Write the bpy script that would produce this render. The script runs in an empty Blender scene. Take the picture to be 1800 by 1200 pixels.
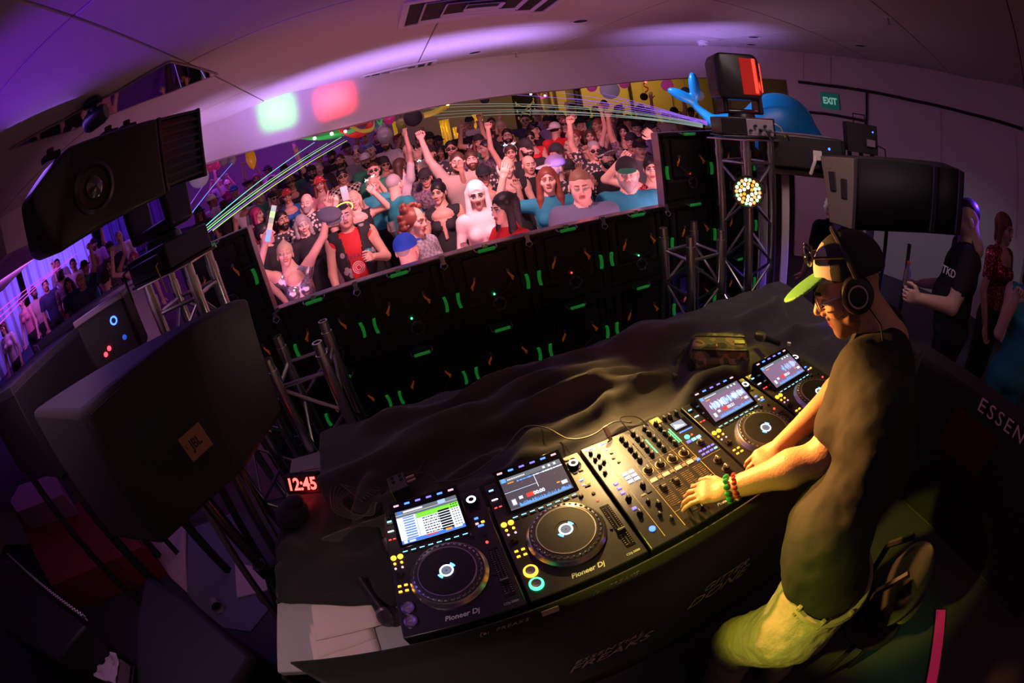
import bpy, bmesh, math, random
import numpy as np
from mathutils import Vector, Matrix, Euler
random.seed(7); np.random.seed(7)
S = bpy.context.scene
COL = S.collection
# ------------------------------------------------------------------ camera (15 mm fisheye held high beside the player)
CAM_C = np.array([0.3025, -0.4949, 0.9685])
CAM_R = np.array([[0.9364, 0.29008, -0.19749], [-0.30633, 0.40109, -0.8633], [-0.17121, 0.8689, 0.46444]])
_cd = bpy.data.cameras.new('camera')
_cd.type = 'PANO'; _cd.sensor_fit = 'HORIZONTAL'; _cd.sensor_width = 36.0; _cd.clip_start = 0.02
for holder in (_cd, getattr(_cd, 'cycles', None)):
    try:
        holder.panorama_type = 'FISHEYE_EQUISOLID'; holder.fisheye_lens = 15.0; holder.fisheye_fov = math.radians(200)
    except Exception: pass
camera = bpy.data.objects.new('camera', _cd); COL.objects.link(camera)
_m = Matrix([list(CAM_R[i]) + [CAM_C[i]] for i in range(3)] + [[0, 0, 0, 1]])
camera.matrix_world = _m
S.camera = camera
# ------------------------------------------------------------------ world, exposure
w = bpy.data.worlds.new('world'); S.world = w; w.use_nodes = True
bg = w.node_tree.nodes['Background']; bg.inputs[0].default_value = (0.35, 0.16, 0.40, 1); bg.inputs[1].default_value = 0.012
S.view_settings.view_transform = 'Standard'; S.view_settings.look = 'None'
S.view_settings.exposure = 0.0; S.view_settings.gamma = 1.0
try: S.view_settings.use_curve_mapping = False
except Exception: pass
try:
    S.cycles.max_bounces = 5; S.cycles.diffuse_bounces = 3; S.cycles.glossy_bounces = 3; S.cycles.transparent_max_bounces = 8
    S.cycles.sample_clamp_indirect = 3.0; S.cycles.caustics_reflective = False; S.cycles.caustics_refractive = False
    S.cycles.use_denoising = True
except Exception: pass
FLOOR = -1.07; CEIL = 2.07; HEAD = 1.52   # z of floor, stage ceiling, underside of the header

def ray(u, v):
    dx, dy = u - 900.0, 600.0 - v
    r = math.hypot(dx, dy) or 1e-6; th = 2 * math.asin(r / 1500.0)
    return CAM_R @ np.array([math.sin(th) * dx / r, math.sin(th) * dy / r, -math.cos(th)])
def on(u, v, axis, val):      # point of the place seen at a pixel, on the plane axis = val
    d = ray(u, v); return CAM_C + d * ((val - CAM_C[axis]) / d[axis])
def far(u, v, t): return CAM_C + ray(u, v) * t

# ------------------------------------------------------------------ lamps
def aim(o, target):
    d = Vector(target) - o.location; o.rotation_euler = d.to_track_quat('-Z', 'Y').to_euler()
def lamp(kind, name, loc, target, color, power, size=0.1, size_y=None, spot=None, blend=0.3, spread=None, square=False):
    ld = bpy.data.lights.new(name, kind); ld.color = color; ld.energy = power
    if kind == 'AREA':
        ld.size = size
        if size_y: ld.shape = 'RECTANGLE'; ld.size_y = size_y
        if spread: ld.spread = math.radians(spread)
    else:
        ld.shadow_soft_size = size
        if kind == 'SPOT': ld.spot_size = math.radians(spot); ld.spot_blend = blend; ld.use_square = square
    o = bpy.data.objects.new(name, ld); COL.objects.link(o); o.location = loc; aim(o, target)
    return o
PINK = (1.0, 0.42, 0.52); VIOLET = (0.40, 0.26, 1.0)
# glow of the video wall's picture side, which faces the dance floor
lamp('AREA', 'wall_glow_lamp', (0.78, 1.99, 0.10), (0.9, 5.0, 0.75), PINK, 9, 3.4, 0.9)
lamp('AREA', 'wall_glow_lamp', (-1.3, 1.99, 0.4), (-1.6, 5.0, 0.9), (0.9, 0.3, 0.9), 5, 0.9, 0.9)
lamp('AREA', 'wall_glow_lamp', (2.35, 1.99, 0.4), (2.6, 5.0, 0.9), PINK, 5, 0.7, 0.9)
for _a in (-30, 3, 34): lamp('SPOT', 'crowd_fill_lamp', (0.8, 1.75, 1.98), (0.8 + math.sin(math.radians(_a)), 1.75 + math.cos(math.radians(_a)), 0.98), (1.0, 0.44, 0.50), 190, 0.12, spot=60, blend=0.7)  # added spots under the ceiling to brighten the crowd, not part of the wall
for _a in (-38, -20, -2, 16, 34): lamp('SPOT', 'crowd_far_fill_lamp', (1.0, 1.85, 1.98), (1.0 + math.sin(math.radians(_a)), 1.85 + math.cos(math.radians(_a)), 1.58), (1.0, 0.34, 0.46), 420, 0.1, spot=26, blend=0.5)  # more added spots, reaching the rear of the crowd
# added violet area lights mimicking the wall's glow on the ceiling by the header
lamp('AREA', 'violet_fill_lamp', (0.6, 3.0, 0.2), (0.7, 3.95, 2.07), VIOLET, 20, 3.2, 0.1, spread=34)
lamp('AREA', 'violet_fill_lamp', (3.2, 2.6, 0.6), (4.1, 3.4, 2.07), VIOLET, 7, 1.4, 0.1, spread=50)
lamp('AREA', 'violet_fill_lamp', (-1.5, 2.7, 0.4), (-1.5, 3.7, 2.07), (0.6, 0.35, 1.0), 5, 1.4, 0.1, spread=45)
# purple beam on the ceiling at the left
lamp('SPOT', 'purple_beam_lamp', (-3.4, -0.6, 1.2), on(170, 60, 2, 2.07), (0.22, 0.01, 1.0), 420, 0.03, spot=24, blend=0.8)
# coloured gobos on the header
_g = on(492, 202, 1, 3.95); _d = Vector(_g) - Vector(far(492, 202, 3.0)); lamp('AREA', 'green_gobo_lamp', (-0.1, 2.3, 1.15), _g, (0.10, 1.0, 0.05), 1.5, 0.34, 0.30, spread=7)
lamp('AREA', 'red_gobo_lamp', (0.35, 2.3, 1.15), on(592, 178, 1, 4.3), (1.0, 0.03, 0.03), 3.2, 0.36, 0.26, spread=7)
# warm key light on the mixer, yellow wash from the right tower
lamp('SPOT', 'desk_beam_lamp', (1.15, 1.62, 0.95), (0.88, 0.36, 0.0), (1.0, 0.60, 0.17), 260, 0.02, spot=36, blend=1.0)
lamp('SPOT', 'desk_flare_lamp', (1.05, 1.0, 0.9), (0.80, 0.43, 0.0), (1.0, 0.62, 0.30), 60, 0.02, spot=26, blend=1.0)
lamp('SPOT', 'stage_wash_lamp', (0.85, 1.10, 0.32), (1.18, -0.05, 0.42), (1.0, 0.40, 0.09), 250, 0.04, spot=42, blend=0.6)
lamp('SPOT', 'tower_par_lamp', (2.16, 1.12, 0.55), (1.0, -0.2, 0.0), (1.0, 0.74, 0.07), 170, 0.05, spot=75, blend=0.8)
lamp('SPOT', 'tower_par_glow_lamp', (2.16, 1.12, 0.5), (1.95, 0.9, -0.3), (0.5, 1.0, 0.02), 9, 0.03, spot=120, blend=1.0)
lamp('SPOT', 'low_yellow_lamp', (-0.9, 0.25, 1.25), (0.96, -0.28, -0.16), (0.82, 0.77, 0.05), 300, 0.04, spot=18, blend=0.7)
lamp('POINT', 'left_truss_glow_lamp', (-0.1, 0.95, 0.55), (0, 0, 0), (0.9, 0.65, 0.50), 0.45, 0.05)
# added fill for the room's dim pinkish ambient light
lamp('AREA', 'ambient_fill_lamp', (1.0, -0.6, 2.0), (1.0, 0.4, 0.0), (1.0, 0.62, 0.70), 3.4, 4.0, 3.0)
lamp('AREA', 'ceiling_fill_lamp', (1.0, 0.9, 0.75), (1.0, 0.9, 2.07), (1.0, 0.58, 0.42), 0.9, 5.0, 2.0)
lamp('AREA', 'right_wall_wash_lamp', (3.6, 2.4, 0.9), (6.0, 0.9, 1.4), (0.85, 0.48, 0.80), 3.5, 0.6, 0.6)
lamp('AREA', 'header_fill_lamp', (1.0, 2.2, 0.95), (1.2, 5.0, 1.8), (1.0, 0.60, 0.66), 4.0, 4.6, 0.1, spread=70)  # added fill for the pink bounce light on the header
# dance hall
lamp('AREA', 'hall_pink_lamp', (0.8, 5.2, 2.9), (0.8, 7.0, 0.5), (1.0, 0.35, 0.6), 18, 5, 1)
lamp('AREA', 'hall_purple_lamp', (-3.0, 8.5, 2.9), (-3.5, 9.5, 0.5), (0.45, 0.05, 1.0), 90, 4, 2)
lamp('AREA', 'hall_blue_lamp', (-7.0, 7.2, 2.6), (-8.6, 7.6, 1.6), (0.12, 0.08, 1.0), 110, 1.2, 1.2)
lamp('AREA', 'hall_violet_lamp', (-6.2, 4.6, 2.4), (-9.0, 5.6, 1.0), (0.6, 0.12, 1.0), 60, 1.2, 1.2)
lamp('AREA', 'hall_amber_lamp', (8.0, 10.0, 2.9), (8.2, 11.4, 1.6), (1.0, 0.62, 0.15), 45, 5, 0.6)
lamp('POINT', 'gold_curtain_lamp', (2.6, 10.2, 2.2), (0, 0, 0), (1.0, 0.6, 0.1), 22, 0.1)
# right side of the stage
lamp('SPOT', 'blue_rim_lamp', (4.2, -1.0, 1.6), (3.2, 0.15, 0.6), (0.14, 0.04, 1.0), 1100, 0.05, spot=17, blend=0.6)
lamp('AREA', 'left_violet_lamp', (-1.6, 1.4, 1.95), (-0.7, 0.7, 0.2), (0.32, 0.12, 1.0), 5, 0.5, 0.5)
lamp('SPOT', 'floor_green_lamp', (1.3, -1.0, 0.3), (1.85, -0.95, -1.07), (0.05, 1.0, 0.2), 8, 0.05, spot=34, blend=1.0)
lamp('AREA', 'left_floor_fill_lamp', (-1.6, 0.4, 0.9), (-1.9, 0.9, -1.0), (0.9, 0.45, 0.75), 3.2, 1.5, 1.0)  # added to bring up the dark clutter on the left floor
lamp('AREA', 'frame_fill_lamp', (1.9, 0.2, 1.95), (2.75, 1.15, 0.2), (1.0, 0.70, 0.72), 3.2, 0.5, 0.5, spread=80)  # added to brighten the pale uprights of the rack
lamp('SPOT', 'napkin_fill_lamp', (-1.0, -0.5, 1.7), (-0.22, 0.12, -0.1), (1.0, 0.68, 0.64), 42, 0.06, spot=28, blend=0.9)  # added spot brightening the napkins at the table corner
lamp('SPOT', 'dolphin_fill_lamp', (2.2, 2.6, 1.9), (3.35, 2.1, 1.0), (0.55, 0.75, 1.0), 60, 0.05, spot=50, blend=0.6)  # added spot so the inflatable dolphin shows bright blue
lamp('SPOT', 'arm_wash_lamp', (0.7, 1.55, 0.95), (1.05, -0.05, 0.15), (1.0, 0.40, 0.09), 560, 0.04, spot=26, blend=0.8)


# ================================================================== materials
def mat(name, col, rough=0.6, metal=0.0, emit=None, es=0.0, spec=0.5, noise=0.0, nscale=20, bump=0.0, bscale=60, alpha=None, sheen=0.0, pattern=None, trans=0.0, coat=0.0):
    m = bpy.data.materials.new(name); m.use_nodes = True
    nt = m.node_tree; b = nt.nodes['Principled BSDF']
    def si(k, v):
        if k in b.inputs: b.inputs[k].default_value = v
    c4 = (*col, 1)
    si('Base Color', c4); si('Roughness', rough); si('Metallic', metal); si('Specular IOR Level', spec)
    if sheen: si('Sheen Weight', sheen)
    if coat: si('Coat Weight', coat)
    if trans: si('Transmission Weight', trans)
    if emit: si('Emission Color', (*emit, 1)); si('Emission Strength', es)
    if alpha is not None: si('Alpha', alpha)
    tc = nt.nodes.new('ShaderNodeTexCoord')
    if pattern:
        kind, c2, sc = pattern
        if kind == 'check':
            t = nt.nodes.new('ShaderNodeTexChecker'); t.inputs['Scale'].default_value = sc
            t.inputs['Color1'].default_value = c4; t.inputs['Color2'].default_value = (*c2, 1); nt.links.new(tc.outputs['Object'], t.inputs['Vector']); out = t.outputs['Color']
        else:
            t = nt.nodes.new('ShaderNodeTexVoronoi' if kind in ('dots', 'floral') else 'ShaderNodeTexNoise'); t.inputs['Scale'].default_value = sc
            nt.links.new(tc.outputs['Object'], t.inputs['Vector'])
            r = nt.nodes.new('ShaderNodeValToRGB'); r.color_ramp.interpolation = 'CONSTANT' if kind != 'soft' else 'LINEAR'
            src = t.outputs['Distance'] if 'Distance' in t.outputs else t.outputs[0]
            nt.links.new(src, r.inputs[0]); e = r.color_ramp.elements
            if kind == 'dots': e[0].color = (*c2, 1); e[1].color = c4; e[1].position = 0.28
            elif kind == 'floral': e[0].color = (*c2, 1); e[1].color = c4; e[1].position = 0.42
            elif kind == 'camo':
                e[0].color = (0.02, 0.02, 0.015, 1); e[1].color = c4; e[1].position = 0.42
                x = e.new(0.52); x.color = (*c2, 1); x = e.new(0.60); x.color = (0.10, 0.11, 0.035, 1)
            else: e[0].color = c4; e[0].position = 0.35; e[1].color = (*c2, 1); e[1].position = 0.65
            out = r.outputs[0]
        nt.links.new(out, b.inputs['Base Color'])
    elif noise:
        t = nt.nodes.new('ShaderNodeTexNoise'); t.inputs['Scale'].default_value = nscale; t.inputs['Detail'].default_value = 4
        nt.links.new(tc.outputs['Object'], t.inputs['Vector'])
        mx = nt.nodes.new('ShaderNodeMix'); mx.data_type = 'RGBA'; mx.inputs[6].default_value = tuple(max(0, c * (1 - noise)) for c in col) + (1,)
        mx.inputs[7].default_value = tuple(min(1, c * (1 + noise)) for c in col) + (1,); nt.links.new(t.outputs[0], mx.inputs[0]); nt.links.new(mx.outputs[2], b.inputs['Base Color'])
    if bump:
        t = nt.nodes.new('ShaderNodeTexNoise'); t.inputs['Scale'].default_value = bscale; t.inputs['Detail'].default_value = 3
        nt.links.new(tc.outputs['Object'], t.inputs['Vector'])
        bp = nt.nodes.new('ShaderNodeBump'); bp.inputs['Strength'].default_value = bump; bp.inputs['Distance'].default_value = 0.01
        nt.links.new(t.outputs[0], bp.inputs['Height']); nt.links.new(bp.outputs[0], b.inputs['Normal'])
    return m
def glow(name, col, s): return mat(name, (0.02, 0.02, 0.02), 0.4, emit=col, es=s)
_mc = {}
def M(name, *a, **k):
    if name not in _mc: _mc[name] = mat(name, *a, **k)
    return _mc[name]
def G(name, *a):
    if name not in _mc: _mc[name] = glow(name, *a)
    return _mc[name]
# ================================================================== mesh builder
def frame(d):
    d = Vector(d).normalized(); a = Vector((0, 0, 1)) if abs(d.z) < 0.9 else Vector((1, 0, 0))
    x = a.cross(d).normalized(); y = d.cross(x); return x, y, d
class MB:
    def __init__(s): s.v = []; s.f = []; s.m = []
    def add(s, vs, fs, mi=0):
        n = len(s.v); s.v += [tuple(v) for v in vs]; s.f += [[i + n for i in f] for f in fs]; s.m += [mi] * len(fs); return s
    def box(s, c, d, R=None, mi=0, taper=None):
        hx, hy, hz = d[0] / 2, d[1] / 2, d[2] / 2; tx, ty = taper or (1, 1)
        vs = [Vector((sx * hx * (tx if sz > 0 else 1), sy * hy * (ty if sz > 0 else 1), sz * hz)) for sz in (-1, 1) for sy in (-1, 1) for sx in (-1, 1)]
        if R is not None: vs = [R @ v for v in vs]
        vs = [v + Vector(c) for v in vs]
        return s.add(vs, [(0, 2, 3, 1), (4, 5, 7, 6), (0, 1, 5, 4), (2, 6, 7, 3), (0, 4, 6, 2), (1, 3, 7, 5)], mi)
    def bx(s, x0, x1, y0, y1, z0, z1, mi=0): return s.box(((x0 + x1) / 2, (y0 + y1) / 2, (z0 + z1) / 2), (x1 - x0, y1 - y0, z1 - z0), None, mi)
    def cyl(s, a, b, r, r2=None, n=12, mi=0, cap=True):
        a, b = Vector(a), Vector(b); r2 = r if r2 is None else r2; x, y, _ = frame(b - a)
        vs = [p + (x * math.cos(t) + y * math.sin(t)) * q for p, q in ((a, r), (b, r2)) for t in [2 * math.pi * i / n for i in range(n)]]
        fs = [(i, (i + 1) % n, n + (i + 1) % n, n + i) for i in range(n)]
        if cap: fs += [tuple(range(n - 1, -1, -1)), tuple(range(n, 2 * n))]
        return s.add(vs, fs, mi)
    def pipe(s, a, b, r, ri, n=14, mi=0):   # hollow tube
        a, b = Vector(a), Vector(b); x, y, _ = frame(b - a); vs = []
        for p, q in ((a, r), (b, r), (b, ri), (a, ri)):
            vs += [p + (x * math.cos(2 * math.pi * i / n) + y * math.sin(2 * math.pi * i / n)) * q for i in range(n)]
        fs = [(k * n + i, k * n + (i + 1) % n, ((k + 1) % 4) * n + (i + 1) % n, ((k + 1) % 4) * n + i) for k in range(4) for i in range(n)]
        return s.add(vs, fs, mi)
    def lathe(s, c, prof, axis=(0, 0, 1), n=24, mi=0):
        x, y, z = frame(axis); c = Vector(c); vs = []; k = len(prof)
        for r, h in prof: vs += [c + z * h + (x * math.cos(2 * math.pi * i / n) + y * math.sin(2 * math.pi * i / n)) * max(r, 1e-5) for i in range(n)]
        fs = [(j * n + i, j * n + (i + 1) % n, (j + 1) * n + (i + 1) % n, (j + 1) * n + i) for j in range(k - 1) for i in range(n)]
        return s.add(vs, fs, mi)
    def ball(s, c, r, n=16, mi=0, sc=(1, 1, 1)):
        prof = [(r * math.sin(math.pi * j / (n // 2)), -r * math.cos(math.pi * j / (n // 2))) for j in range(n // 2 + 1)]
        k = len(s.v); s.lathe((0, 0, 0), prof, n=n, mi=mi)
        for i in range(k, len(s.v)): v = s.v[i]; s.v[i] = (v[0] * sc[0] + c[0], v[1] * sc[1] + c[1], v[2] * sc[2] + c[2])
        return s
    def tube(s, pts, r, n=8, mi=0):
        pts = [Vector(p) for p in pts]; k = len(pts); vs = []; px = None
        for i, p in enumerate(pts):
            d = (pts[min(i + 1, k - 1)] - pts[max(i - 1, 0)])
            if d.length < 1e-9: d = Vector((0, 0, 1))
            d.normalize()
            if px is None: px, _, _ = frame(d)
            px = (px - d * px.dot(d)).normalized(); py = d.cross(px); rr = r[i] if isinstance(r, (list, tuple)) else r
            vs += [p + (px * math.cos(2 * math.pi * j / n) + py * math.sin(2 * math.pi * j / n)) * rr for j in range(n)]
        fs = [(i * n + j, i * n + (j + 1) % n, (i + 1) * n + (j + 1) % n, (i + 1) * n + j) for i in range(k - 1) for j in range(n)]
        fs += [tuple(range(n - 1, -1, -1)), tuple(range((k - 1) * n, k * n))]
        return s.add(vs, fs, mi)
    def prism(s, poly, a, b, R=None, o=(0, 0, 0), mi=0):   # polygon in xy, extruded a..b in z
        n = len(poly); vs = [Vector((p[0], p[1], z)) for z in (a, b) for p in poly]
        if R is not None: vs = [R @ v for v in vs]
        vs = [v + Vector(o) for v in vs]
        return s.add(vs, [tuple(range(n - 1, -1, -1)), tuple(range(n, 2 * n))] + [(i, (i + 1) % n, n + (i + 1) % n, n + i) for i in range(n)], mi)
    def mesh(s, name, mats, smooth=True, ang=35):
        me = bpy.data.meshes.new(name); me.from_pydata(s.v, [], s.f)
        for m in (mats if isinstance(mats, (list, tuple)) else [mats]): me.materials.append(m)
        me.polygons.foreach_set('material_index', s.m)
        bm = bmesh.new(); bm.from_mesh(me); bmesh.ops.recalc_face_normals(bm, faces=bm.faces); bm.to_mesh(me); bm.free()
        if smooth:
            me.polygons.foreach_set('use_smooth', [True] * len(s.f))
            try: me.set_sharp_from_angle(angle=math.radians(ang))
            except Exception: pass
        me.update(); return me
    def build(s, name, mats, parent=None, loc=None, bevel=0, smooth=True, kind=None, label=None, R=None):
        o = bpy.data.objects.new(name, s.mesh(name, mats, smooth)); COL.objects.link(o)
        if parent: o.parent = parent
        if loc is not None: o.location = loc
        if R is not None: o.rotation_euler = R
        if bevel: md = o.modifiers.new('bevel', 'BEVEL'); md.width = bevel; md.segments = 2; md.limit_method = 'ANGLE'; md.angle_limit = 0.6
        if kind: o['kind'] = kind
        if label: o['label'] = label
        return o
def tag(o, label, cat, group=None):
    o['label'] = label; o['category'] = cat
    if group: o['group'] = group
    return o
def thing(name, label, cat, loc=(0, 0, 0), rot=(0, 0, 0), group=None):
    o = bpy.data.objects.new(name, None); COL.objects.link(o); o.location = loc; o.rotation_euler = rot; o.empty_display_size = 0.1
    return tag(o, label, cat, group)
def inst(mesh, name, parent, loc=(0, 0, 0), rot=(0, 0, 0), sc=None, mats=None):
    o = bpy.data.objects.new(name, mesh); COL.objects.link(o); o.parent = parent; o.location = loc; o.rotation_euler = rot
    if sc: o.scale = sc if isinstance(sc, (tuple, list)) else (sc,) * 3
    if mats:
        for i, m in enumerate(mats): o.material_slots[i].link = 'OBJECT'; o.material_slots[i].material = m
    return o
def copy_tree(o, parent=None):
    c = o.copy(); COL.objects.link(c); c.parent = parent
    for ch in list(o.children): copy_tree(ch, c)
    return c
def text(body, name, size, m, parent=None, loc=(0, 0, 0), rot=(0, 0, 0), ext=0.0006, shear=0, ax='CENTER', spacing=1.0, sx=1.0, bold=0):
    cu = bpy.data.curves.new(name, 'FONT'); cu.body = body; cu.size = size; cu.extrude = ext; cu.align_x = ax; cu.align_y = 'CENTER'; cu.shear = shear; cu.space_character = spacing; cu.offset = bold
    cu.materials.append(m); cu.resolution_u = 3
    o = bpy.data.objects.new(name, cu); COL.objects.link(o); o.parent = parent; o.location = loc; o.rotation_euler = rot; o.scale = (sx, 1, 1)
    return o
def struct(mb, name, mats, **k):
    o = mb.build(name, mats, **k); o['kind'] = 'structure'; return o
# ================================================================== text as real geometry
_texts = []
_text_raw = text
def text(*a, **k):
    o = _text_raw(*a, **k); _texts.append(o); return o
def bake_texts():
    bpy.context.view_layer.update(); dg = bpy.context.evaluated_depsgraph_get()
    for o in _texts:
        me = bpy.data.meshes.new_from_object(o.evaluated_get(dg)); nm = o.name.split('.')[0]
        n = bpy.data.objects.new(nm, me); COL.objects.link(n); n.parent = o.parent; n.location = o.location; n.rotation_euler = o.rotation_euler; n.scale = o.scale
        for k in o.keys():
            if k in ('kind', 'label'): n[k] = o[k]
        n['kind'] = 'stuff'
        bpy.data.objects.remove(o)
    _texts.clear()

# ================================================================== the room
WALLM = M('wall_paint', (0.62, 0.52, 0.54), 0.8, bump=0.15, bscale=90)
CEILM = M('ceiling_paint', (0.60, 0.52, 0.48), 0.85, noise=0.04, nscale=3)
DARKM = M('dark_paint', (0.02, 0.018, 0.02), 0.7)
FLOORM = M('carpet', (0.06, 0.055, 0.075), 0.95, noise=0.25, nscale=6, bump=0.3, bscale=200)
struct(MB().bx(-7.4, 11, -3.6, 1.9, FLOOR - 0.1, FLOOR), 'floor', FLOORM)
# dance hall floor, stepped up towards the rear
def ground(x, y): return FLOOR + 0.2 * max(0.0, y - 3.6) + 0.16 * max(0.0, -x - 2.0)
NX, NY = 48, 30; hv = []; hf = []
for j in range(NY + 1):
    for i in range(NX + 1):
        x = -13 + 27 * i / NX; y = 1.9 + 11.1 * j / NY; hv.append((x, y, ground(x, y)))
for j in range(NY):
    for i in range(NX): a = j * (NX + 1) + i; hf.append((a, a + 1, a + NX + 2, a + NX + 1))
struct(MB().add(hv, hf), 'floor_hall', M('hall_carpet', (0.05, 0.03, 0.05), 0.95, noise=0.4, nscale=4))
# header over the opening, following its curve, and the right wall
TOP = [(0, 385), (30, 365), (390, 210), (500, 165), (620, 140), (820, 105), (1000, 88), (1200, 80), (1375, 89)]
BOT = [(5, 450), (60, 425), (300, 305), (450, 262), (600, 225), (800, 180), (1000, 157), (1200, 137), (1380, 140)]
def az(p): d = ray(*p); return math.atan2(d[0], d[1])
def tel(p): d = ray(*p); return d[2] / math.hypot(d[0], d[1])
baz = [az(p) for p in BOT]; btel = [tel(p) for p in BOT]
hp = []
for k in range(len(TOP) - 1):
    for s_ in range(6):
        t = s_ / 6; hp.append((TOP[k][0] * (1 - t) + TOP[k + 1][0] * t, TOP[k][1] * (1 - t) + TOP[k + 1][1] * t))
hp.append(TOP[-1])
HDR = []
A0 = np.array([az(p) for p in TOP]); RD = []
for p in TOP: q = on(p[0], p[1], 2, CEIL); RD.append(math.hypot(q[0] - CAM_C[0], q[1] - CAM_C[1]))
RD[0] = 4.3; RD[1] = 4.35
for a in np.linspace(A0[0], A0[-1], 49):
    r = float(np.interp(a, A0, RD)); zb = CAM_C[2] + r * float(np.interp(a, baz, btel))
    HDR.append((CAM_C[0] + r * math.sin(a), CAM_C[1] + r * math.cos(a), zb))
HDR.insert(0, (-7.4, HDR[0][1] - 0.6, HDR[0][2]))
def sheet(pts, thick, name, m, zt=CEIL + 0.03, out=1):   # a wall that follows a plan line, with its own thickness
    n = len(pts); v = []; f = []
    for i, (x, y, zb) in enumerate(pts):
        a = Vector(pts[max(i - 1, 0)][:2]); b = Vector(pts[min(i + 1, n - 1)][:2]); d = (b - a).normalized(); nx, ny = -d.y * thick * out, d.x * thick * out
        v += [(x, y, zb), (x, y, zt), (x + nx, y + ny, zt), (x + nx, y + ny, zb)]
    for i in range(n - 1):
        for k in range(4): f.append((i * 4 + k, i * 4 + (k + 1) % 4, (i + 1) * 4 + (k + 1) % 4, (i + 1) * 4 + k))
    f += [(0, 1, 2, 3), tuple((n - 1) * 4 + k for k in (3, 2, 1, 0))]
    mb = MB().add(v, f); return struct(mb, name, m)
sheet(HDR, 0.16, 'wall_header', WALLM)
CR = [(1375, 89), (1410, 92), (1450, 97), (1520, 105), (1600, 116), (1700, 137), (1798, 155)]
RW = [tuple(on(u, v, 2, CEIL)[:2]) for u, v in CR] + [(7.6, -3.6)]
RWP = [(x, y, FLOOR) for x, y in RW]
sheet(RWP, 0.2, 'wall_right', WALLM)
# stage ceiling slab and its panels
struct(MB().bx(-7.7, 12, -4, 5.0, CEIL + 0.03, CEIL + 0.15), 'ceiling', DARKM)
xs = [-7.4, -4.6, -2.7, -0.75, 1.0, 2.8, 4.6, 6.4, 8.2]; ys = [-3.6, -1.9, -0.55, 0.75, 2.05, 3.4, 4.95]
ceiling_o = bpy.data.objects['ceiling']
MIR = [(-1.90, 1.50), (-0.80, 1.86), (-0.77, 2.50), (-1.42, 2.18)]
mir_hole = None
for i in range(len(xs) - 1):
    for j in range(len(ys) - 1):
        g = 0.006
        MB().bx(xs[i] + g, xs[i + 1] - g, ys[j] + g, ys[j + 1] - g, CEIL, CEIL + 0.035).build('panel', CEILM, ceiling_o, bevel=0.004)
# mirrored panel let into the ceiling by the left tower
mp = [tuple(on(u, v, 2, CEIL - 0.012)[:2]) for u, v in ((18, 263), (110, 213), (210, 160), (298, 109), (340, 118), (382, 131), (300, 162), (222, 191), (120, 232))]
mirror = MB().prism(mp, CEIL - 0.014, CEIL - 0.004).build('ceiling_mirror', M('mirror_glass', (0.75, 0.72, 0.8), 0.03, 1.0))
tag(mirror, 'long pointed mirror panel in the ceiling above the dark moving head', 'mirror')
fr = MB()
for k in range(len(mp)):
    a, b = mp[k], mp[(k + 1) % len(mp)]; fr.cyl((a[0], a[1], CEIL - 0.01), (b[0], b[1], CEIL - 0.01), 0.008, n=6)
fr.build('frame', M('trim_grey', (0.3, 0.24, 0.24), 0.5), mirror)
# air diffuser
def vent(uv, name, label, sx, sy, rz=0):
    c = on(uv[0], uv[1], 2, CEIL); t = thing(name, label, 'vent', (c[0], c[1], CEIL), (0, 0, rz))
    wm = M('vent_white', (0.62, 0.55, 0.56), 0.5)
    MB().bx(-sx / 2 + .02, sx / 2 - .02, -sy / 2 + .02, sy / 2 - .02, -0.004, 0.0).build('backing', DARKM, t)
    f_ = MB()
    for x0, x1, y0, y1 in ((-sx/2, sx/2, -sy/2, -sy/2+.05), (-sx/2, sx/2, sy/2-.05, sy/2), (-sx/2, -sx/2+.05, -sy/2+.05, sy/2-.05), (sx/2-.05, sx/2, -sy/2+.05, sy/2-.05)): f_.bx(x0, x1, y0, y1, -0.018, -0.002)
    f_.build('frame', wm, t, bevel=.003)
    for k in range(3):
        q = 1 - 0.26 * (k + 1); a, b = sx / 2 * q, sy / 2 * q; mb = MB()
        for (x0, y0, x1, y1) in ((-a, -b, a, -b), (a, -b, a, b), (a, b, -a, b), (-a, b, -a, -b)):
            d = Vector((x1 - x0, y1 - y0, 0)); L = d.length; R = Matrix.Rotation(math.atan2(d.y, d.x), 3, 'Z') @ Matrix.Rotation(math.radians(38), 3, 'X')
            mb.box(((x0 + x1) / 2, (y0 + y1) / 2, -0.013), (L, 0.03, 0.003), R)
        mb.build('slat', wm, t)
    return t
vent((850, 8), 'ceiling_vent', 'large square air diffuser in the ceiling nearest the top edge', 1.25, 0.62)
vent((700, 122), 'ceiling_vent', 'small shallow air diffuser in the ceiling close to the pink header', 0.9, 0.35)
for uv, lb in (((1020, 37), 'small dark recessed downlight right of the large air diffuser'), ((1325, 65), 'wide recessed downlight above the moving head with red glow'), ((1320, 78), 'recessed downlight at the header corner'), ((1512, 80), 'far recessed downlight by the right wall'), ((835, 92), 'recessed downlight in the violet ceiling band')):
    c = on(uv[0], uv[1], 2, CEIL)
    t = thing('downlight', lb, 'light', (c[0], c[1], CEIL))
    MB().lathe((0, 0, 0), [(0.10, 0), (0.10, -0.006), (0.075, -0.008), (0.07, -0.001)], n=24).build('trim_ring', M('vent_white', (0.5,)*3), t)
    MB().lathe((0, 0, 0), [(0, -0.001), (0.072, -0.001)], n=20).build('bulb_well', DARKM, t)
c = on(1235, 73, 2, CEIL); t = thing('smoke_detector', 'round white smoke detector on the ceiling near the header', 'smoke detector', (c[0], c[1], CEIL))
MB().lathe((0, 0, 0), [(0.10, 0), (0.10, -0.012), (0.075, -0.02), (0.07, -0.05), (0.05, -0.062), (0, -0.064)], n=24).build('housing', M('det_white', (0.75, 0.68, 0.7), 0.5), t)
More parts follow.
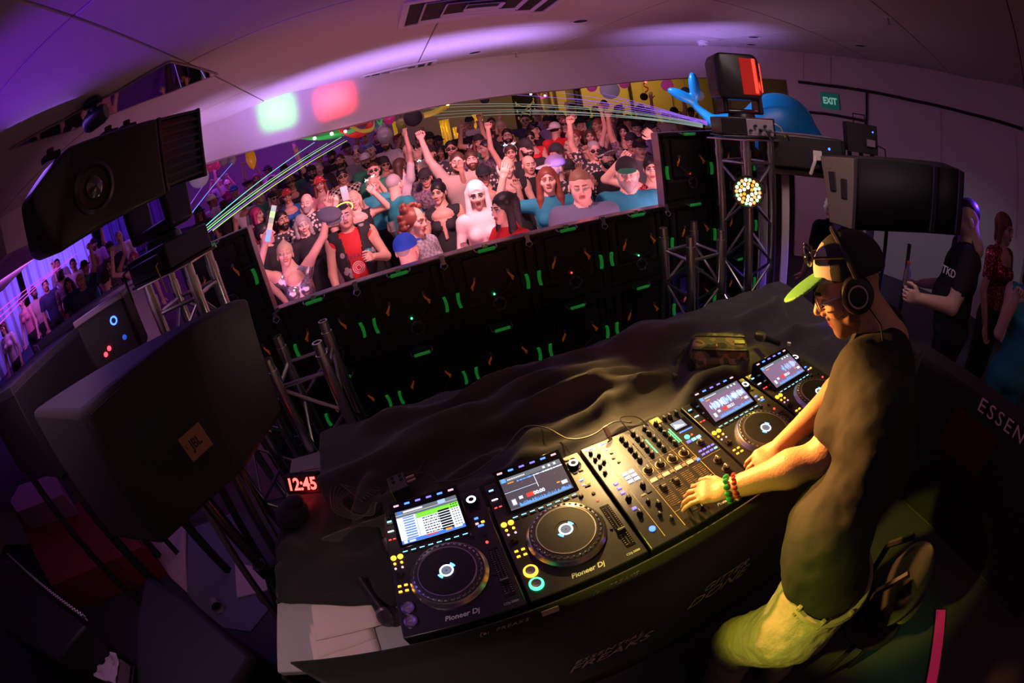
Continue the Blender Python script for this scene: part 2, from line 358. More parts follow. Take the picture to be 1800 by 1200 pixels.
MB().lathe((0, 0, 0), [(0, -0.068), (0.012, -0.068), (0.014, -0.062)], n=10).build('sensor', DARKM, t)
for uv, lb in (((1560, 30), 'sprinkler head with round plate in the ceiling over the exit sign side'), ((906, 92), 'tiny sprinkler at the ceiling edge over the crowd'), ((1285, 90), 'thin white sprinkler hanging before the header corner')):
    c = on(uv[0], uv[1], 2, CEIL); t = thing('sprinkler', lb, 'sprinkler', (c[0], c[1], CEIL))
    MB().lathe((0, 0, 0), [(0.045, 0), (0.045, -0.004), (0.01, -0.01)], n=16).build('plate', M('det_white', (0.7,)*3), t)
    MB().cyl((0, 0, -0.008), (0, 0, -0.07), 0.008, n=8).lathe((0, 0, -0.07), [(0.022, 0), (0.022, -0.003), (0, -0.003)], n=10).build('head', M('steel_dark', (0.35, 0.3, 0.3), 0.4, 0.8), t)
# black partition track on the right wall
def along_right(z_of_px, px):     # wall points below the given pixels
    out = []
    for u, v in px:
        d = ray(u, v); best = None
        for i in range(len(RW) - 1):
            a = np.array(RW[i]); b = np.array(RW[i + 1]); e = b - a
            Mx = np.array([[d[0], -e[0]], [d[1], -e[1]]])
            try: s_, t_ = np.linalg.solve(Mx, a - CAM_C[:2])
            except Exception: continue
            if s_ > 0 and -0.02 <= t_ <= 1.02 and (best is None or s_ < best): best = s_
        p = CAM_C + d * best * 0.994; out.append(tuple(p))
    return out
tr = along_right(None, [(1403, 144), (1450, 150), (1522, 160), (1600, 176), (1700, 199), (1798, 227)])
struct(MB().tube(tr, 0.022, 4), 'trim_1', DARKM)
tr = along_right(None, [(1418, 197), (1450, 200), (1522, 213)]); struct(MB().tube(tr, 0.02, 4), 'trim_2', DARKM)
tr = along_right(None, [(1523, 160), (1523, 213), (1521, 235)]); struct(MB().tube(tr, 0.018, 4), 'trim_3', DARKM)
for k, (u, v0, v1) in enumerate(((1653, 195, 300), (1785, 235, 420), (1460, 100, 146), (1412, 94, 142))):
    tr = along_right(None, [(u, v0), (u, v1)]); struct(MB().tube(tr, 0.004, 4), 'trim_%d' % (k + 4), M('seam', (0.28, 0.22, 0.24), 0.8))
# exit sign
e0, e1 = along_right(None, [(1443, 178), (1474, 178)]); e0 = Vector(e0); e1 = Vector(e1); ec = (e0 + e1) / 2; dx = (e1 - e0); ea = math.atan2(dx.y, dx.x)
t = thing('exit_sign', 'green exit sign on the right wall under the black track', 'sign', ec, (0, 0, ea))
W_ = dx.length; MB().box((0, -0.005, 0), (W_ * 1.02, 0.03, W_ * 0.82)).build('housing', M('sign_green', (0.02, 0.30, 0.24), 0.5, emit=(0.02, 0.5, 0.36), es=0.06), t, bevel=.006)
text('EXIT', 'lettering', W_ * 0.46, G('exit_white', (0.5, 0.95, 0.8), 0.28), t, (0, -0.022, 0), (math.pi / 2, 0, 0), sx=0.8, bold=0.006)
# rest of the shell
struct(MB().bx(-7.6, -7.4, -3.6, 3.0, FLOOR, CEIL + 0.1), 'wall_left', WALLM)
struct(MB().bx(-7.6, 8.0, -3.8, -3.6, FLOOR, CEIL + 0.1), 'wall_back', WALLM)
# ---------------- dance hall
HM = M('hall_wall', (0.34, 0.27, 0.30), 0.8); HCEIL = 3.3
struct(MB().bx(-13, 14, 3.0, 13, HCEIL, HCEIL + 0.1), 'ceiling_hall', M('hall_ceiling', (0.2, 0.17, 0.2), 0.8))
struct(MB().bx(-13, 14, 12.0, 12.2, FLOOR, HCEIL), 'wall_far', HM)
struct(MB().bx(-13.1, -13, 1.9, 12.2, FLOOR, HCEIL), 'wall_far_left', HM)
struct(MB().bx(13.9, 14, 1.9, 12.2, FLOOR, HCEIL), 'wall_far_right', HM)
def hall_box(u0, u1, v0, v1, y, th, name, m, **k):
    a = on(u0, (v0 + v1) / 2, 1, y); b = on(u1, (v0 + v1) / 2, 1, y); c = on((u0 + u1) / 2, v0, 1, y); d = on((u0 + u1) / 2, v1, 1, y)
    return MB().bx(a[0], b[0], y - th, y, d[2], c[2])
amber = M('amber_wall', (0.72, 0.55, 0.24), 0.7)
for k, (u0, u1) in enumerate(((947, 954), (968, 972), (979, 995), (1020, 1108), (1112, 1180), (1185, 1250))):
    a = on(u0, 185, 1, 11.95)[0]; b = on(u1, 185, 1, 11.95)[0]
    struct(MB().bx(a, b, 11.85, 11.96, 0.0, HCEIL - 0.05), 'trim_%d' % (k + 8), amber)
for k, u in enumerate((1013, 1021, 1110)):
    a = on(u, 185, 1, 11.8)[0]; struct(MB().bx(a, a + 0.06, 11.75, 11.84, 0.0, HCEIL - 0.05), 'trim_%d' % (k + 14), DARKM)
# drapes along the left of the hall
def curtain(pts, z0, z1, amp, wl, name, m, label, n=140, thick=0.01, cat='curtain', group=None):
    P_ = [Vector((p[0], p[1], 0)) for p in pts]; L = [0]
    for a, b in zip(P_, P_[1:]): L.append(L[-1] + (b - a).length)
    v = []; f = []
    for i in range(n + 1):
        s_ = L[-1] * i / n; k = max(j for j in range(len(L) - 1) if L[j] <= s_ + 1e-9); d = (P_[k + 1] - P_[k]).normalized(); p = P_[k] + d * (s_ - L[k]); nn = Vector((-d.y, d.x, 0))
        o_ = amp * (math.sin(2 * math.pi * s_ / wl) + 0.4 * math.sin(2 * math.pi * s_ / wl * 2.3 + 1))
        for z, q in ((z0, 1.2), ((z0 + z1) / 2, 1.0), (z1, 0.6)): w_ = p + nn * o_ * q; v.append((w_.x, w_.y, z))
    for i in range(n):
        for j in range(2): a = i * 3 + j; f.append((a, a + 3, a + 4, a + 1))
    o = MB().add(v, f).build(name, m); md = o.modifiers.new('thick', 'SOLIDIFY'); md.thickness = thick
    tag(o, label, cat, group); return o
dm = M('drape_white', (0.72, 0.68, 0.78), 0.8)
curtain([(-10.6, 3.2), (-10.0, 6.0), (-9.6, 7.2)], ground(-10.3, 5), HCEIL - .02, 0.06, 0.34, 'drape', dm, 'pale lilac drape at the far left of the dance hall')
curtain([(-9.4, 7.3), (-8.7, 8.6), (-8.1, 9.6)], ground(-9, 8), HCEIL - .02, 0.07, 0.38, 'drape', dm, 'blue-lit drape behind the raised arms on the left')
curtain([(-7.9, 9.9), (-7.2, 10.8), (-6.4, 11.6)], ground(-7.2, 11), HCEIL - .02, 0.06, 0.3, 'drape', M('drape_dark', (0.16, 0.10, 0.35), 0.8), 'dark violet drape beside the blue-lit drape')
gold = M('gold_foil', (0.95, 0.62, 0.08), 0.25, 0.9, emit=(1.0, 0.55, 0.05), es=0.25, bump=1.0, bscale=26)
for (u0, u1, v0, v1, lb) in ((693, 700, 212, 262, 'narrow gold foil curtain with lights left of the dark lantern'), (775, 792, 208, 250, 'gold foil curtain at the left end of the far wall'), (797, 806, 222, 246, 'small gold foil strip between the two gold curtains'), (832, 850, 198, 236, 'gold foil curtain at the right, behind the raised hand')):
    a = on(u0, (v0 + v1) / 2, 1, 10.8); b = on(u1, (v0 + v1) / 2, 1, 10.8)
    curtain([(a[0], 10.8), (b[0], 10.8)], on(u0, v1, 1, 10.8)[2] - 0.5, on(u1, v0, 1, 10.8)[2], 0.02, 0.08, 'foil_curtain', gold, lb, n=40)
# dark tapestry with a gold figure pattern
a = on(905, 200, 1, 11.0); b = on(946, 200, 1, 11.0); zt = on(925, 162, 1, 11)[2]
t = thing('tapestry', 'black tapestry with gold oriental ornament hanging on the far wall', 'tapestry', ((a[0] + b[0]) / 2, 11.0, zt))
W_ = b[0] - a[0]
MB().bx(-W_ / 2, W_ / 2, -0.01, 0.01, -1.15, 0).build('cloth', M('tapestry_cloth', (0.02, 0.015, 0.02), 0.9, noise=0.5), t)
om = M('ornament_gold', (0.75, 0.55, 0.22), 0.5, emit=(0.8, 0.5, 0.15), es=0.12)
mb = MB()
for k in range(10):
    q = math.pi * (k + .5) / 10; mb.tube([(-W_ * .4 * math.cos(q), -.02, -.22 - .2 * math.sin(q)), (-W_ * .4 * math.cos(q + .3), -.02, -.22 - .2 * math.sin(q + .3))], 0.018, 5)
for k in range(9):
    an = k * 0.7; mb.tube([(0.10 * math.sin(an + j * .5) * (1 + j * .2), -.022, -.5 - .07 * k + .03 * j) for j in range(5)], 0.014, 5)
for sx in (-1, 1):
    for k in range(3): mb.ball((sx * W_ * .38, -.02, -.35 - .2 * k), 0.035, 8, sc=(.7, .4, 1.5))
mb.build('ornament', om, t)

# ================================================================== players and mixer
BODY = M('gear_black', (0.018, 0.018, 0.02), 0.32, spec=0.6, bump=0.04, bscale=300)
BODY2 = M('gear_black_gloss', (0.01, 0.01, 0.012), 0.12)
RUBR = M('rubber_black', (0.015, 0.015, 0.016), 0.6)
CHROME = M('chrome', (0.7, 0.68, 0.7), 0.18, 1.0)
BRUSH = M('brushed_metal', (0.55, 0.54, 0.58), 0.3, 1.0)
WHT = M('print_white', (0.8, 0.8, 0.78), 0.6)
eOR = G('led_orange', (1.0, 0.36, 0.02), 5.0); eGR = G('led_green', (0.05, 1.0, 0.25), 4.0); eBL = G('led_blue', (0.04, 0.12, 1.0), 5.0)
eCY = G('led_cyan', (0.25, 0.75, 1.0), 2.2); eWH = G('led_white', (0.9, 0.9, 1.0), 3.0); eRD = G('led_red', (1.0, 0.05, 0.04), 3.0); eVI = G('led_violet', (0.25, 0.2, 1.0), 1.6); ePK = G('led_pink', (1.0, 0.6, 0.7), 1.2)
def btn(w_, h_, t_, m, nm='button'):
    key = ('btn', round(w_, 4), round(h_, 4), m.name)
    if key not in _mc: _mc[key] = MB().box((0, 0, t_ / 2), (w_, h_, t_), taper=(0.85, 0.85)).mesh(nm, m, False)
    return _mc[key]
def disc(r, t_, m, nm='button', n=16):
    key = ('disc', r, m.name)
    if key not in _mc: _mc[key] = MB().lathe((0, 0, 0), [(r, 0), (r, t_ * .7), (r * .85, t_), (0, t_)], n=n).mesh(nm, m)
    return _mc[key]
def knob_mesh(r, h, top=None):
    key = ('knob', r, h)
    if key not in _mc:
        mb = MB().lathe((0, 0, 0), [(r * 1.15, 0), (r * 1.15, h * .15), (r * .95, h * .25), (r * .78, h * .9), (r * .68, h), (0, h)], n=16)
        mb.box((0, r * .45, h * 1.0), (r * .22, r * .95, h * .06), mi=1); mb.box((0, r * .95, h * .45), (r * .22, r * .3, h * .8), mi=1)
        _mc[key] = mb.mesh('knob', [RUBR, WHT])
    return _mc[key]
# jog wheel pieces
JR = 0.104
jog_rim = MB().lathe((0, 0, 0), [(JR + .006, 0), (JR + .006, .006), (JR, .014), (JR - .004, .020), (JR - .010, .0225), (.083, .0235), (.0815, .026), (.0785, .026), (.0785, .02)], n=64).mesh('jog_rim', BRUSH)
jog_ring = MB().lathe((0, 0, 0), [(JR - .003, .0205), (.0845, .0245), (.0835, .0245)], n=64)
for k in range(36):
    a_ = 2 * math.pi * k / 36; jog_ring.ball((.0925 * math.cos(a_), .0925 * math.sin(a_), .0225), .0052, 8, sc=(1, 1, .35))
jog_ring = jog_ring.mesh('jog_dimples', M('jog_dark', (0.10, 0.10, 0.10), 0.22, 0.6))
jog_plate = MB().lathe((0, 0, 0), [(.0783, .0255), (.030, .0262), (.0295, .0250), (0, .0250)], n=48).mesh('jog_plate', M('jog_vinyl', (0.008, 0.008, 0.009), 0.45))
jd = MB().lathe((0, 0, 0), [(.0195, .0268), (.0150, .0268)], n=32, mi=0).lathe((0, 0, 0), [(.0148, .0266), (0, .0266)], n=24, mi=1)
for s_ in (0, math.pi):
    for j in range(5):
        a0, a1 = s_ + .25 + j * .14, s_ + .25 + (j + 1) * .14
        jd.add([(.0205 * math.cos(a0), .0205 * math.sin(a0), .0266), (.0275 * math.cos(a0), .0275 * math.sin(a0), .0266), (.0275 * math.cos(a1), .0275 * math.sin(a1), .0266), (.0205 * math.cos(a1), .0205 * math.sin(a1), .0266)], [(0, 1, 2, 3)], 2)
jd.lathe((0, 0, 0), [(.002, .0268), (0, .0268)], n=8, mi=3)
jog_disp = jd.mesh('jog_display', [G('disp_white', (0.95, 0.97, 1.0), 3.2), G('disp_grey', (0.28, 0.32, 0.45), 0.6), G('disp_blue', (0.15, 0.45, 1.0), 2.2), DARKM])
scrR = Matrix.Rotation(math.radians(17), 3, 'X')
SW, SH = 0.196, 0.110
def screen(kind, parent, seed):
    rnd = random.Random(seed); mats = []; mb = MB()
    def c(name, col, s):
        m = G('scr_' + name, col, s)
        if m not in mats: mats.append(m)
        return mats.index(m)
    lay = [0]
    def q(x0, x1, y0, y1, mi, z=None):   # fractions of the screen
        lay[0] += 1; zz = 0.0003 + lay[0] * 0.000004
        mb.add([((x0 - .5) * SW, (y0 - .5) * SH, zz), ((x1 - .5) * SW, (y0 - .5) * SH, zz), ((x1 - .5) * SW, (y1 - .5) * SH, zz), ((x0 - .5) * SW, (y1 - .5) * SH, zz)], [(0, 1, 2, 3)], mi)
    if kind == 'list':
        W_ = c('paper', (0.75, 0.8, 0.9), 1.5); Bk = c('ink', (0.02, 0.02, 0.03), .2); Bl = c('blue', (0.05, 0.2, 0.9), 1.3); Gn = c('green', (0.2, 0.8, 0.02), 1.2); Gy = c('grey', (0.22, 0.24, 0.28), .8); Rd = c('red', (0.9, 0.06, 0.04), 1.2); Or = c('orange', (1, .35, .03), 1.4)
        q(0, 1, 0, 1, W_); q(0, 1, .88, 1, Gy); q(.04, .10, .89, .99, Bl); q(.13, .45, .92, .97, W_); q(.70, .82, .86, 1.0, c('lblue', (.35, .5, 1), 1.4)); q(0, 1, .80, .87, Gy)
        for k in range(9):
            y1 = .80 - k * .078
            q(.10, .28, y1 - .052, y1 - .02, Bl); q(.11, .27, y1 - .06, y1 - .055, Bk)
            if k < 2: q(.32, 1, y1 - .07, y1, Gn)
            else:
                x = .40
                while x < .62 + .1 * rnd.random(): w__ = rnd.uniform(.015, .05); q(x, x + w__, y1 - .052, y1 - .022, Bk); x += w__ + .01
            q(.31, .315, y1 - .078, y1, Bk); q(.0, 1, y1 - .078, y1 - .074, Gy)
            if k > 0: q(.66, .84, y1 - .075, y1 - .025, Bk)
            for j in range(3): q(.87 + .04 * j, .895 + .04 * j, y1 - .05, y1 - .025, Bk)
        q(0, 1, 0, .10, Bl); q(.03, .09, .01, .09, W_); q(.12, .22, .02, .07, W_); q(.40, .58, .06, .10, Rd); q(.70, .80, .05, .11, Or); q(.84, .96, .05, .11, W_)
    else:
        bgc = c('slate', (0.10, 0.075, 0.10), 1.0) if kind == 'wave_dark' else c('mauve', (0.30, 0.17, 0.30), 1.0)
        W_ = c('paper', (0.75, 0.8, 0.9), 1.5); Bl = c('wblue', (0.12, 0.38, 1.0), 1.5); Rd = c('red', (0.9, 0.06, 0.04), 1.2); Gy = c('grey', (0.22, 0.24, 0.28), .8); Or = c('orange', (1, .35, .03), 1.4); Lb = c('lwave', (.65, .8, 1), 1.7)
        q(0, 1, 0, 1, bgc); q(0, 1, .86, 1, Gy); q(.02, .09, .87, .99, Bl)
        for k in range(3): q(.70 + .09 * k, .74 + .09 * k, .89, .96, W_)
        for k in range(12): q(.12 + k * .024, .135 + k * .024, .90, .94, W_)
        q(.10, .20, .80, .83, Or); x = .04
        if kind == 'wave_dark':
            q(0, .52, .535, .545, Lb)
            q(.52, .53, .42, .82, W_)
            x = .25
            while x < 1: hgt = rnd.uniform(.01, .05); q(x, x + .012, .80 - hgt / 2, .80 + hgt / 2, Lb if x > .5 else Bl); x += .013
            for k in range(7): q(.05 + .13 * k, .06 + .13 * k, .62 + .04 * (k % 3), .64 + .04 * (k % 3), Rd)
        else:
            x0 = .10 if kind == 'wave_full' else .48
            x = x0
            while x < .98:
                hgt = rnd.uniform(.08, .34); q(x, x + .009, .54 - hgt / 2, .54 + hgt / 2, Lb if rnd.random() > .3 else Bl); x += .012 if kind == 'wave_full' else .020
        x = .15
        while x < .98: hgt = rnd.uniform(.02, .12); q(x, x + .008, .02, .04 + hgt, Bl); x += .010
        q(.0, 1, .0, .03, Gy); q(.30, .42, .22, .34, Rd); q(.18, .24, .24, .33, W_); q(.05, .13, .10, .32, Gy); q(.06, .12, .13, .29, W_); q(.86, .97, .20, .34, Gy); q(.87, .96, .22, .32, W_); q(.80, .85, .30, .34, Or)
    o = mb.build('screen', mats, parent, smooth=False)
    if kind != 'list':
        text('00:00' if kind == 'wave_dark' else '03:21', 'lettering', .016, G('scr_paper', (0.75, 0.8, 0.9), 1.5), o, (.0, -.026, .0022), ext=.0001, bold=.0006)
    return o
def player(x, label, kind, lit, seed):
    t = thing('media_player', label, 'media player', (x, 0, 0), group='media players on the table')
    MB().bx(0.0015, .3275, 0, .452, -.116, 0).build('body', BODY, t, bevel=.004)
    # screen housing: a wedge rising to the back
    hs = MB(); y0, y1 = .297, .447; z0, z1 = .003, .049
    hs.add([(.040, y0, -.002), (.262, y0, -.002), (.262, y1, -.002), (.040, y1, -.002), (.040, y0, z0), (.262, y0, z0), (.262, y1, z1), (.040, y1, z1)], [(0, 3, 2, 1), (4, 5, 6, 7), (0, 1, 5, 4), (2, 3, 7, 6), (0, 4, 7, 3), (1, 2, 6, 5)])
    h = hs.build('screen_housing', BODY2, t, bevel=.003)
    ang = math.atan2(z1 - z0, y1 - y0); ym = .361; zm = z0 + (ym - y0) * math.tan(ang)
    fr_ = bpy.data.objects.new('display', None); COL.objects.link(fr_); fr_.parent = t
    sc = screen(kind, t, seed); sc.location = (.151, ym, zm + .0004); sc.rotation_euler = (ang, 0, 0)
    bpy.data.objects.remove(fr_)
    for k in range(6):
        m = (ePK, eBL, eVI, eVI, eBL, ePK)[k]; yy = .434; zz = z0 + (yy - y0) * math.tan(ang)
        inst(btn(.017, .006, .002, m), 'button', t, (.062 + k * .0355, yy, zz), (ang, 0, 0))
    for k in range(8):   # lit hot-cue row under the screen
        inst(btn(.019, .011, .003, RUBR), 'button', t, (.056 + k * .0262, .282, 0)); inst(btn(.017, .0028, .0042, eCY), 'button_light', t, (.056 + k * .0262, .284, 0))
    j = inst(jog_rim, 'jog_wheel', t, (.163, .162, 0)); inst(jog_ring, 'dimple_ring', j); inst(jog_plate, 'jog_plate', j); inst(jog_disp, 'jog_display', j)
    # left column
    inst(btn(.022, .020, .002, BODY2), 'usb_door', t, (.021, .415, 0)); inst(btn(.016, .006, .004, eCY), 'usb_light', t, (.021, .418, 0))
    inst(btn(.020, .003, .003, eWH), 'slot_light', t, (.021, .378, 0))
    for k in range(2): inst(btn(.009, .0035, .002, eRD), 'button', t, (.015 + .014 * k, .345, 0))
    for k in range(2): inst(disc(.0085, .004, eOR), 'button', t, (.017 + .021 * k, .272, 0))
    for k in range(2): inst(disc(.004, .003, eOR), 'button', t, (.018 + .021 * k, .250, 0)); inst(disc(.0036, .003, ePK), 'button', t, (.018 + .021 * k, .232, 0))
    MB().box((0, 0, .004), (.022, .010, .008)).cyl((-.004, 0, .005), (-.004, 0, .016), .004, n=8).build('direction_lever', RUBR, t, (.026, .205, 0))
    for k in range(4): inst(btn(.010, .0055, .003, eOR), 'button', t, (.020 + .019 * (k % 2), .168 - .019 * (k // 2), 0))
    for nm, yy, m in (('cue_button', .090, eOR), ('play_button', .046, eGR)):
        b_ = MB().lathe((0, 0, 0), [(.0195, 0), (.0195, .005), (.0185, .007), (.0135, .0075)], n=32, mi=0).lathe((0, 0, 0), [(.0135, .0073), (.006, .0062), (0, .006)], n=32, mi=1).box((0, 0, .0068), (.012, .0012, .001), mi=2)
        b_.build(nm, [m if lit else CHROME, BRUSH, M('gold_print', (.8, .6, .2), .4)], t, (.033, yy, 0), label=('lit %s button' % ('orange' if m is eOR else 'green')) if lit else 'unlit chrome button')
    # right column
    k_ = MB().lathe((0, 0, 0), [(.024, 0), (.024, .002), (.0175, .003), (.0175, .012), (.016, .015), (0, .015)], n=28).build('browse_knob', BODY2, t, (.289, .398, 0)); MB().lathe((0, 0, 0), [(.015, .0155), (.0085, .0158)], n=24).build('knob_light', eWH, k_)
    for k in range(2): inst(btn(.014, .006, .003, RUBR), 'button', t, (.280 + .02 * k, .43, 0)); inst(btn(.014, .006, .003, RUBR), 'button', t, (.280 + .02 * k, .366, 0))
    inst(btn(.012, .006, .003, eBL), 'button', t, (.284, .330, 0)); inst(btn(.010, .006, .003, ePK), 'button', t, (.281, .309, 0)); inst(btn(.010, .006, .003, eOR), 'button', t, (.299, .310, 0)); inst(btn(.018, .006, .003, eBL if seed % 2 else RUBR), 'button', t, (.290, .298, 0))
    inst(disc(.006, .004, RUBR), 'button', t, (.292, .262, 0)); inst(disc(.004, .004, eRD), 'button', t, (.290, .232, 0)); inst(disc(.005, .004, RUBR), 'button', t, (.278, .12, 0))
    inst(knob_mesh(.007, .008), 'knob', t, (.255, .270, 0))
    MB().bx(.283, .311, .040, .205, .0002, .0012).build('tempo_plate', BODY2, t)
    MB().bx(.296, .299, .048, .198, .0012, .0018).build('tempo_slot', DARKM, t)
    tk = [.075, .088, .1, .1][seed % 4]
    MB().box((0, 0, .006), (.024, .016, .012), taper=(.9, .6)).box((0, 0, .0122), (.022, .0016, .0008), mi=1).build('tempo_slider', [RUBR, WHT], t, (.297, tk, .0012))
    tm = MB()
    for q in range(21): tm.bx(.286, .290 if q % 5 else .293, .050 + q * .0072, .0508 + q * .0072, .0012, .0016); tm.bx(.305, .309, .050 + q * .0072, .0508 + q * .0072, .0012, .0016)
    tm.build('tempo_scale', M('gold_print', (.8, .6, .2), .4), t, smooth=False)['kind'] = 'stuff'
    text('Pioneer Dj', 'lettering', .021, WHT, t, (.165, .028, .0004), ext=.0003, shear=.25, bold=.0004)
    text('CDJ-3000', 'lettering', .009, WHT, t, (.292, .020, .0004), ext=.0003, sx=1.1)
    return t
PX = [0, .335, 1.076, 1.411]
player(PX[0], 'leftmost media player, its screen a white track list with green rows', 'list', False, 1)
player(PX[1], 'media player with lit orange and green round buttons beside the mixer', 'wave_dark', True, 2)
player(PX[2], 'media player partly under the forearm, right of the mixer', 'wave_full', False, 3)
player(PX[3], 'farthest media player, half hidden by the black T-shirt', 'wave_half', False, 4)
# mixer
mx = thing('mixer', 'four-channel mixer between the second and third media players under the hand', 'mixer', (.672, 0, 0))
MB().bx(0, .396, 0, .457, -.112, 0).build('body', BODY, mx, bevel=.004)
gl = M('gold_print', (.8, .6, .2), .4)
ln = MB()
for x0 in (.052, .118, .302): ln.bx(x0, x0 + .0012, .02, .44, .0002, .0009)
for x0 in (.163, .209, .255): ln.bx(x0, x0 + .0007, .20, .44, .0002, .0009)
ln.bx(.12, .30, .288, .2887, .0002, .0009); ln.bx(.12, .30, .225, .2257, .0002, .0009); ln.bx(.12, .30, .075, .0757, .0002, .0009); ln.bx(.31, .39, .20, .2007, .0002, .0009)
ln.build('printed_lines', gl, mx, smooth=False)['kind'] = 'stuff'
km = knob_mesh(.0085, .016); ks = knob_mesh(.0065, .013); kb = knob_mesh(.0125, .016)
CHX = [.141, .186, .232, .278]
for x0 in CHX:
    for k, yy in enumerate((.425, .397, .367, .337, .308)): inst(km, 'knob', mx, (x0, yy, 0), (0, 0, random.uniform(-1, 1)))
    MB().lathe((0, 0, 0), [(.0175, 0), (.0175, .001), (.015, .0012)], n=28).build('knob_ring', M('gold_print', (.8, .6, .2), .4), mx, (x0, .257, 0))
    inst(kb, 'colour_knob', mx, (x0, .257, 0), (0, 0, random.uniform(-.5, .5)))
    inst(btn(.024, .013, .004, G('led_amber', (1.0, .62, .22), 1.4)), 'button', mx, (x0 - .006, .214, 0)); inst(btn(.013, .011, .004, G('led_amber_dim', (1.0, .5, .15), .7)), 'button', mx, (x0 + .016, .214, 0))
    sl = MB()
    for q in range(13): sl.bx(x0 - .016, x0 + .016, .098 + q * .0075, .0986 + q * .0075, .0003, .0010)
    sl.build('fader_scale', gl, mx, smooth=False)['kind'] = 'stuff'
    MB().bx(x0 - .0015, x0 + .0015, .092, .194, .0008, .0014).build('fader_slot', DARKM, mx)
    MB().box((0, 0, .007), (.017, .024, .014), taper=(.8, .55)).box((0, 0, .0143), (.014, .0014, .0008), mi=1).build('channel_fader', [RUBR, WHT], mx, (x0, .17 - .05 * (x0 > .2), .001))
for x0, n_, gn in ((.163, 10, 0), (.208, 12, 9), (.2955, 14, 8), (.304, 14, 9), (.254, 10, 0)):
    for q in range(n_): inst(btn(.0042, .0055, .0012, eGR if q < gn else DARKM), 'meter_light', mx, (x0, .310 + q * .0085, .0003))
MB().bx(.165, .245, .048, .052, .0008, .0014).build('crossfader_slot', DARKM, mx)
MB().box((0, 0, .007), (.012, .026, .014), taper=(.6, .8)).box((0, 0, .0143), (.0014, .022, .0008), mi=1).build('crossfader', [RUBR, WHT], mx, (.19, .05, .001))
for yy in (.418, .385, .350, .317): inst(ks, 'knob', mx, (.022, yy, 0), (0, 0, .8))
for yy in (.395, .36): inst(ks, 'knob', mx, (.04, yy, 0), (0, 0, -.4))
inst(btn(.026, .0035, .002, eBL), 'button', mx, (.025, .440, 0)); inst(btn(.026, .0035, .002, eBL), 'button', mx, (.075, .440, 0))
for k, yy in enumerate((.262, .241, .220)): inst(btn(.014, .009, .004, eVI), 'button', mx, (.030, yy, 0))
inst(km, 'knob', mx, (.033, .190, 0)); inst(btn(.014, .009, .004, eVI), 'button', mx, (.030, .150, 0)); inst(km, 'knob', mx, (.033, .125, 0)); inst(disc(.0095, .004, eBL), 'button', mx, (.036, .060, 0))
for q in range(6): inst(btn(.018, .012, .004, G('pad_white', (.75, .78, 1.0), 1.3)), 'pad', mx, (.073 + .022 * (q % 2), .282 - .0175 * (q // 2), 0))
for q in range(4): inst(btn(.010, .007, .003, RUBR if q else ePK), 'button', mx, (.075 + .006 * (q % 2), .41 - .024 * q, 0))
inst(km, 'knob', mx, (.094, .212, 0)); inst(btn(.016, .005, .003, G('led_amber_dim', (1.0, .5, .15), .7)), 'button', mx, (.078, .180, 0)); inst(btn(.016, .005, .003, RUBR), 'button', mx, (.098, .180, 0))
inst(ks, 'knob', mx, (.075, .150, 0)); inst(km, 'knob', mx, (.095, .125, 0)); inst(ks, 'knob', mx, (.078, .09, 0)); inst(ks, 'knob', mx, (.098, .06, 0))
sm = MB().bx(.315, .385, .355, .402, .0003, .002).build('screen_surround', BODY2, mx)
mb = MB().bx(.319, .368, .360, .398, .002, .0024)
for q in range(7): mb.bx(.321 + .006 * q, .325 + .006 * q, .366, .372 + .003 * ((q * 5) % 6), .0024, .0026, 1)
mb.build('screen', [G('scr_paper2', (.35, .42, .55), 1.0), G('scr_ink2', (.9, .95, 1.0), 1.6)], mx, smooth=False)
inst(btn(.055, .0035, .002, eBL), 'touch_strip', mx, (.350, .343, 0))
inst(disc(.0095, .004, eGR), 'button', mx, (.332, .312, 0)); inst(disc(.004, .004, eRD), 'button', mx, (.352, .312, 0))
for q, m in enumerate((eVI, eCY, eCY)): inst(btn(.016, .011, .004, m), 'button', mx, (.324 + .0205 * q, .290, 0))
inst(kb, 'beat_knob', mx, (.352, .262, 0))
for q in range(8): inst(btn(.0125, .0065, .003, eVI if q != 7 else eCY), 'button', mx, (.328 + .0175 * (q % 4), .232 - .0175 * (q // 4), 0))
inst(kb, 'effect_knob', mx, (.348, .165, 0)); inst(kb, 'level_knob', mx, (.348, .120, 0)); inst(disc(.014, .006, CHROME), 'effect_button', mx, (.348, .070, 0))
inst(km, 'knob', mx, (.34, .43, 0)); inst(km, 'knob', mx, (.37, .43, 0)); inst(km, 'knob', mx, (.318, .43, 0))
inst(btn(.012, .010, .003, eBL), 'button', mx, (.300, .207, 0))
inst(btn(.04, .035, .003, gl, 'usb_panel'), 'usb_panel', mx, (.288, .44, 0))
text('DJM-A9', 'lettering', .009, WHT, mx, (.37, .018, .0004), ext=.0003)
text('Pioneer Dj', 'lettering', .016, WHT, mx, (.27, .022, .0004), ext=.0003, shear=.25)

